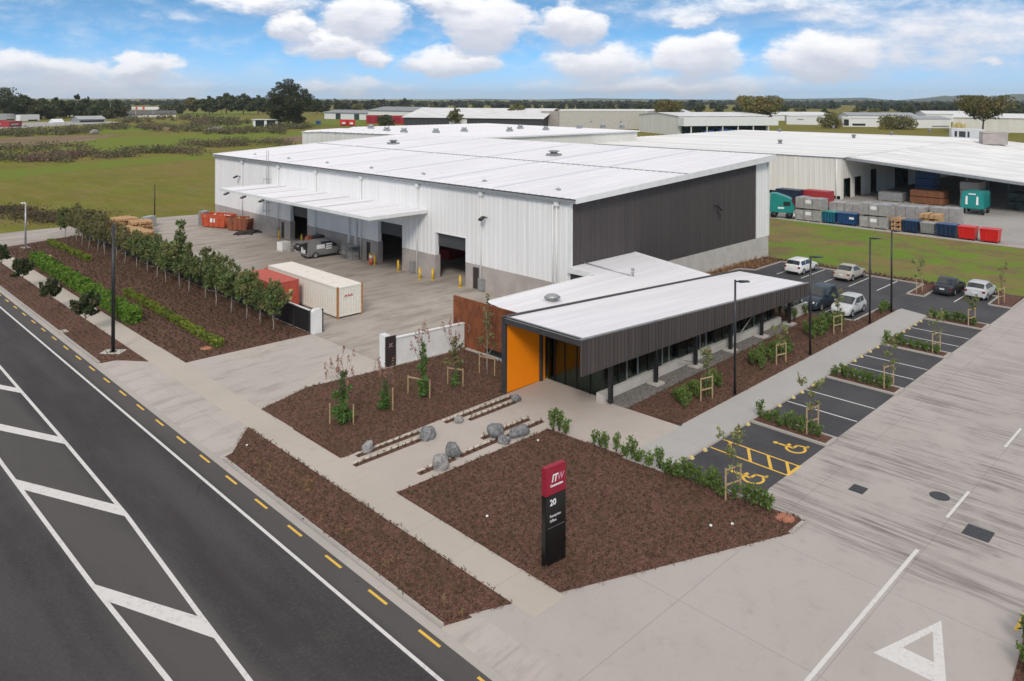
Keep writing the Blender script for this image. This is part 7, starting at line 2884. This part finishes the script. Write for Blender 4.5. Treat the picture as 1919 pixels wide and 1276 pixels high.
def build_scrub_and_woods():
    # low scrub bands on the waste ground (nobody could count the bushes)
    def band(pix, n, hh, leaf, label, mat='leaf_scrub', per=60):
        C = []
        for (px, py, w, f) in pix:
            k = int(n * f)
            for _ in range(k):
                qx, qy = px + random.uniform(-w, w), py + random.gauss(0, 2.2)
                x, y = at(qx, max(qy, 215), -.1)
                s = random.uniform(.6, 1.5)
                m = NPR.normal(size=(per, 3)) * np.array([1.5 * s, 1.5 * s, .0])
                m[:, 2] = -.15 + np.minimum(np.abs(NPR.normal(0, hh * .42, per)) * s, hh * .95)
                m[:, 0] += x
                m[:, 1] += y
                C.append(m)
        Q = leaves(np.concatenate(C), leaf, 0, .5, .6)
        tag(link_mesh('scrub', quads_mesh('scrub', Q), mat), label, 'scrub', None, 'stuff')
    band([(60, 300, 70, 1), (180, 292, 80, 1.2), (300, 285, 70, 1.2), (400, 273, 60, 1.3), (480, 268, 60, 1), (30, 281, 60, .5), (110, 276, 50, .4)], 40, 2.2, .34, 'near band of brown and dark scrub crossing the field at the left')
    band([(80, 250, 60, .8), (150, 246, 30, .8), (250, 240, 60, 1.2), (350, 243, 60, 1.2), (460, 248, 70, 1.3), (540, 240, 40, 1), (20, 252, 40, .4)], 36, 3.2, .5, 'far band of dark scrub on the waste ground below the woods')
    band([(400, 233, 40, 1), (430, 230, 40, 1), (345, 224, 50, 1), (250, 228, 30, .5)], 26, 4.5, .7, 'tall olive scrub before the green paddock')
    band([(10, 395, 40, 1), (60, 405, 40, .8), (120, 412, 35, .9), (150, 405, 30, .8)], 26, .75, .13, 'rank brown weeds at the edge of the field by the left concrete strip', 'leaf_tuft', 130)

    def far_tree(label, px, by, ty, wpx, mat='leaf_wood', n=2600, leaf=.9, shape='round', c0=.22, seed=0, group='trees of the woods at the left horizon', name='tree', nblob=12, bark='bark'):
        random.seed(seed + int(px * 3))
        x, y = at(px, by, -.1)
        h = height_at(x, y, ty)
        d = x * math.cos(YAW) + y * math.sin(YAW)
        rad = wpx * d / FOC / 2
        t = thing(name, label, 'tree', (x, y, -.1), 0, group)
        mb = MB()
        limb(mb, (0, 0, 0), (rad * .08, 0, h * .85), max(.3, h * .028), .12, 8, .015, 5)
        blobs = []
        for i in range(nblob):
            f = (i + .5) / nblob
            z = h * (c0 + (.90 - c0) * f)
            if shape == 'round':
                rr = rad * math.sin(math.pi * (.22 + .68 * f)) ** .7
            elif shape == 'umbrella':
                rr = rad * (.35 + .65 * f)
            elif shape == 'cypress':
                rr = rad * (1.0 - .55 * abs(f - .42) / .58) * random.uniform(.7, 1.08)
            else:
                rr = rad * (1.05 - f)
            a = i * 2.4 + random.uniform(-.5, .5)
            dd = rr * random.uniform(.45, .82)
            s = rr * random.uniform(.30, .52) + rad * .06
            if shape == 'cypress':
                s *= .62
                dd = rr * random.uniform(.5, 1.12)
            c = (dd * math.cos(a), dd * math.sin(a), z)
            blobs.append((*c, s, s, s * random.uniform(.45, .8)))
            limb(mb, (0, 0, max(h * .12, z - rr * .5)), c, max(.12, h * .010), .05, 5, .06, 3)
        blobs.append((0, 0, h * (c0 + .95) / 2, rad * .45, rad * .45, h * (.95 - c0) * .42))
        blobs.append((0, 0, h * .95, rad * .2, rad * .2, h * .06))
        mb.build('trunk', bark, t)
        C = blob_points(blobs, n, .38)
        C[:, 2] = np.clip(C[:, 2], .2, h * 1.01)
        link_mesh('crown', quads_mesh('crown', leaves(C, leaf, 0, .5, .6)), mat, t)
        return t
    # the big dark cypress
    far_tree('big dark cypress standing alone behind the warehouse corner', 540, 236, 147, 104, 'leaf_cypress', 21000, .46, 'cypress', .06, 3, None, 'cypress_tree', 52)
    W = [(8, 224, 165, 96, 'broad domed tree cut off by the left edge of the view'), (46, 224, 178, 60, 'rounded dark tree second from the left edge'), (78, 223, 184, 52, 'lower dark tree of the wood left of the pine'),
         (104, 221, 183, 40, 'pointed tree of the left wood'), (130, 220, 188, 46, 'low tree of the left wood before the houses'), (160, 221, 185, 44, 'tree below the flat topped pine'),
         (190, 222, 186, 52, 'rounded tree near the right end of the left wood'), (218, 220, 187, 44, 'rounded tree at the right end of the left wood')]
    for i, (px, by, ty, w, lb) in enumerate(W):
        far_tree(lb, px, by, ty, w, 'leaf_wood', 3000, 1.0, 'round', .12, i)
    far_tree('tall flat topped pine above the left wood', 146, 221, 176, 15, 'leaf_cypress', 420, .7, 'umbrella', .80, 1, nblob=5, bark='pale_bark')
    far_tree('slim pine above the left wood right of the flat topped one', 165, 221, 181, 12, 'leaf_cypress', 420, .8, 'cone', .55, 2, nblob=6)
    W = [(312, 214, 196, 32, 'low tree at the left end of the middle wood', 'leaf_wood'), (334, 214, 194, 30, 'dark round tree near the left end of the middle wood', 'leaf_wood'),
         (362, 214, 184, 34, 'reddish topped tree of the middle wood', 'leaf_gum'), (392, 214, 180, 36, 'tree of the middle wood with thin open crown', 'leaf_wood'),
         (424, 214, 174, 42, 'tallest domed tree of the middle wood', 'leaf_wood'), (456, 214, 175, 42, 'broad tree of the middle wood left of the cypress', 'leaf_wood'),
         (484, 214, 178, 36, 'tree of the middle wood touching the cypress', 'leaf_wood'), (594, 214, 185, 26, 'first tree right of the big cypress', 'leaf_wood'), (612, 213, 188, 14, 'narrow tree right of the big cypress', 'leaf_wood'), (634, 212, 188, 18, 'small tree above the white factory roof', 'leaf_wood')]
    for i, (px, by, ty, w, lb, mt) in enumerate(W):
        far_tree(lb, px, by, ty, w, mt, 2300, 1.1, 'round' if i != 2 else 'umbrella', .2, 10 + i)
    # single trees among the far buildings
    far_tree('brownish tree before the dark gabled shed', 853, 240, 200, 26, 'leaf_gum', 1100, .55, 'round', .3, 1, 'single trees among the far buildings')
    far_tree('yellow green round tree right of the dark gabled shed', 970, 238, 193, 42, 'leaf_gum', 2600, .6, 'round', .15, 2, 'single trees among the far buildings')
    far_tree('spreading tree with bare lower limbs left of the white canopy building', 1252, 248, 187, 74, 'leaf_gum', 4600, .55, 'umbrella', .42, 3, 'single trees among the far buildings')
    far_tree('large round topped tree over the right end of the white canopy building', 1424, 249, 180, 88, 'leaf_gum', 6200, .55, 'umbrella', .35, 4, 'single trees among the far buildings')
    far_tree('widest flat crowned tree at the right over the grey roofs', 1842, 252, 180, 112, 'leaf_gum', 5200, .6, 'umbrella', .45, 5, 'single trees among the far buildings')
    far_tree('low bushy tree between the two small white buildings', 1557, 240, 212, 46, 'leaf_gum', 1800, .55, 'round', .1, 6, 'single trees among the far buildings')
    far_tree('wide bushy tree left of the greenery covered building', 1678, 242, 215, 66, 'leaf_gum', 2400, .55, 'round', .1, 7, 'single trees among the far buildings')
    far_tree('dark bush between the two red container stacks', 723, 236, 215, 34, 'leaf_wood', 1500, .6, 'round', .1, 8, 'single trees among the far buildings')
    rr = random.Random(77)
    for (px, by, ty, w) in [(668, 216, 195, 26), (705, 214, 197, 20), (762, 213, 194, 24), (808, 212, 196, 18), (888, 214, 195, 22), (1035, 213, 192, 20), (1100, 214, 195, 26), (1150, 213, 197, 18),
                            (1196, 214, 194, 24), (1310, 216, 197, 28), (1345, 215, 195, 20), (1385, 216, 199, 24), (1466, 219, 197, 30), (1500, 217, 200, 22), (1545, 222, 202, 34), (1605, 220, 199, 26),
                            (1640, 222, 203, 30), (1700, 221, 196, 28), (1735, 219, 192, 22), (1768, 222, 198, 26), (1800, 224, 196, 30), (1880, 226, 199, 36), (1910, 224, 195, 30)]:
        far_tree('small tree standing among the pale roofs along the horizon', px, by, ty, w, rr.choice(['leaf_wood', 'leaf_gum', 'leaf_wood']), 800, 1.0, rr.choice(['round', 'umbrella', 'cone']), .2, int(px), 'small trees among the far roofs', 'tree', 9)
    # the tree belt along the horizon
    C = []
    NP = np.random.default_rng(5)

    def belt(p0, p1, by, top_lo, top_hi, step=7):
        px = p0
        while px < p1:
            x, y = at(px, by + NP.uniform(-1.2, 1.2), -.1)
            ty = NP.uniform(top_lo, top_hi)
            h = max(4, height_at(x, y, ty)) * (NP.uniform(.55, 1.25) if NP.random() < .55 else 1)
            if by < 210 and by > 198 and NP.random() < .16:
                px += step * NP.uniform(1, 3)
                continue
            d = x * math.cos(YAW) + y * math.sin(YAW)
            r = NP.uniform(4, 9) * d / FOC
            k = 90
            m = NP.normal(size=(k, 3))
            m /= np.linalg.norm(m, axis=1, keepdims=True)
            m *= (NP.random(k) ** .4)[:, None]
            m[:, 0] = x + m[:, 0] * r
            m[:, 1] = y + m[:, 1] * r
            m[:, 2] = h * .5 + m[:, 2] * h * .5
            C.append(m)
            px += step * NP.uniform(.5, 1.3)
    belt(-40, 240, 205, 191, 197)
    belt(560, 790, 204, 190, 195)
    belt(640, 760, 206, 188.5, 190.5, 6)
    belt(790, 1250, 203, 191, 196, 7)
    belt(1080, 1300, 206, 190, 196, 7)
    belt(1300, 1480, 205, 191, 197, 7)
    belt(1460, 1560, 203, 194, 198, 8)
    belt(1540, 1700, 204, 189, 196, 7)
    belt(1600, 1960, 208, 190, 197, 6)
    belt(1700, 1960, 212, 194, 200, 6)
    belt(300, 560, 203, 190, 196, 8)
    for a_, b_ in ((-60, 620), (560, 1300), (1250, 1960)):
        belt(a_, b_, 196.5, 187.5, 191.5, 5)
    Q = leaves(np.concatenate(C), 3.4, 0, .5, .6)
    tag(link_mesh('tree_belt', quads_mesh('tree_belt', Q), 'leaf_belt'), 'dark belt of far trees along the whole horizon', 'tree belt', None, 'stuff')


build_scrub_and_woods()


def build_haze():
    mb = MB()
    L = 11600
    mb.box(-L, L, -L, L, -7, 130)
    m = bpy.data.materials.new('haze_air')
    m.use_nodes = True
    m.node_tree.nodes.clear()
    n = NT(m.node_tree)
    v = n.add('ShaderNodeVolumePrincipled')
    v.inputs['Color'].default_value = (.86, .92, 1.0, 1)
    v.inputs['Density'].default_value = HAZE
    v.inputs['Anisotropy'].default_value = .2
    o = n.add('ShaderNodeOutputMaterial')
    n.l.new(v.outputs[0], o.inputs['Volume'])
    MATS['haze_air'] = m
    h = mb.build('haze', 'haze_air')
    tag(h, 'thin blue air that fades the far hills', None, None, 'stuff')


HAZE = 6e-5
if HAZE:
    build_haze()
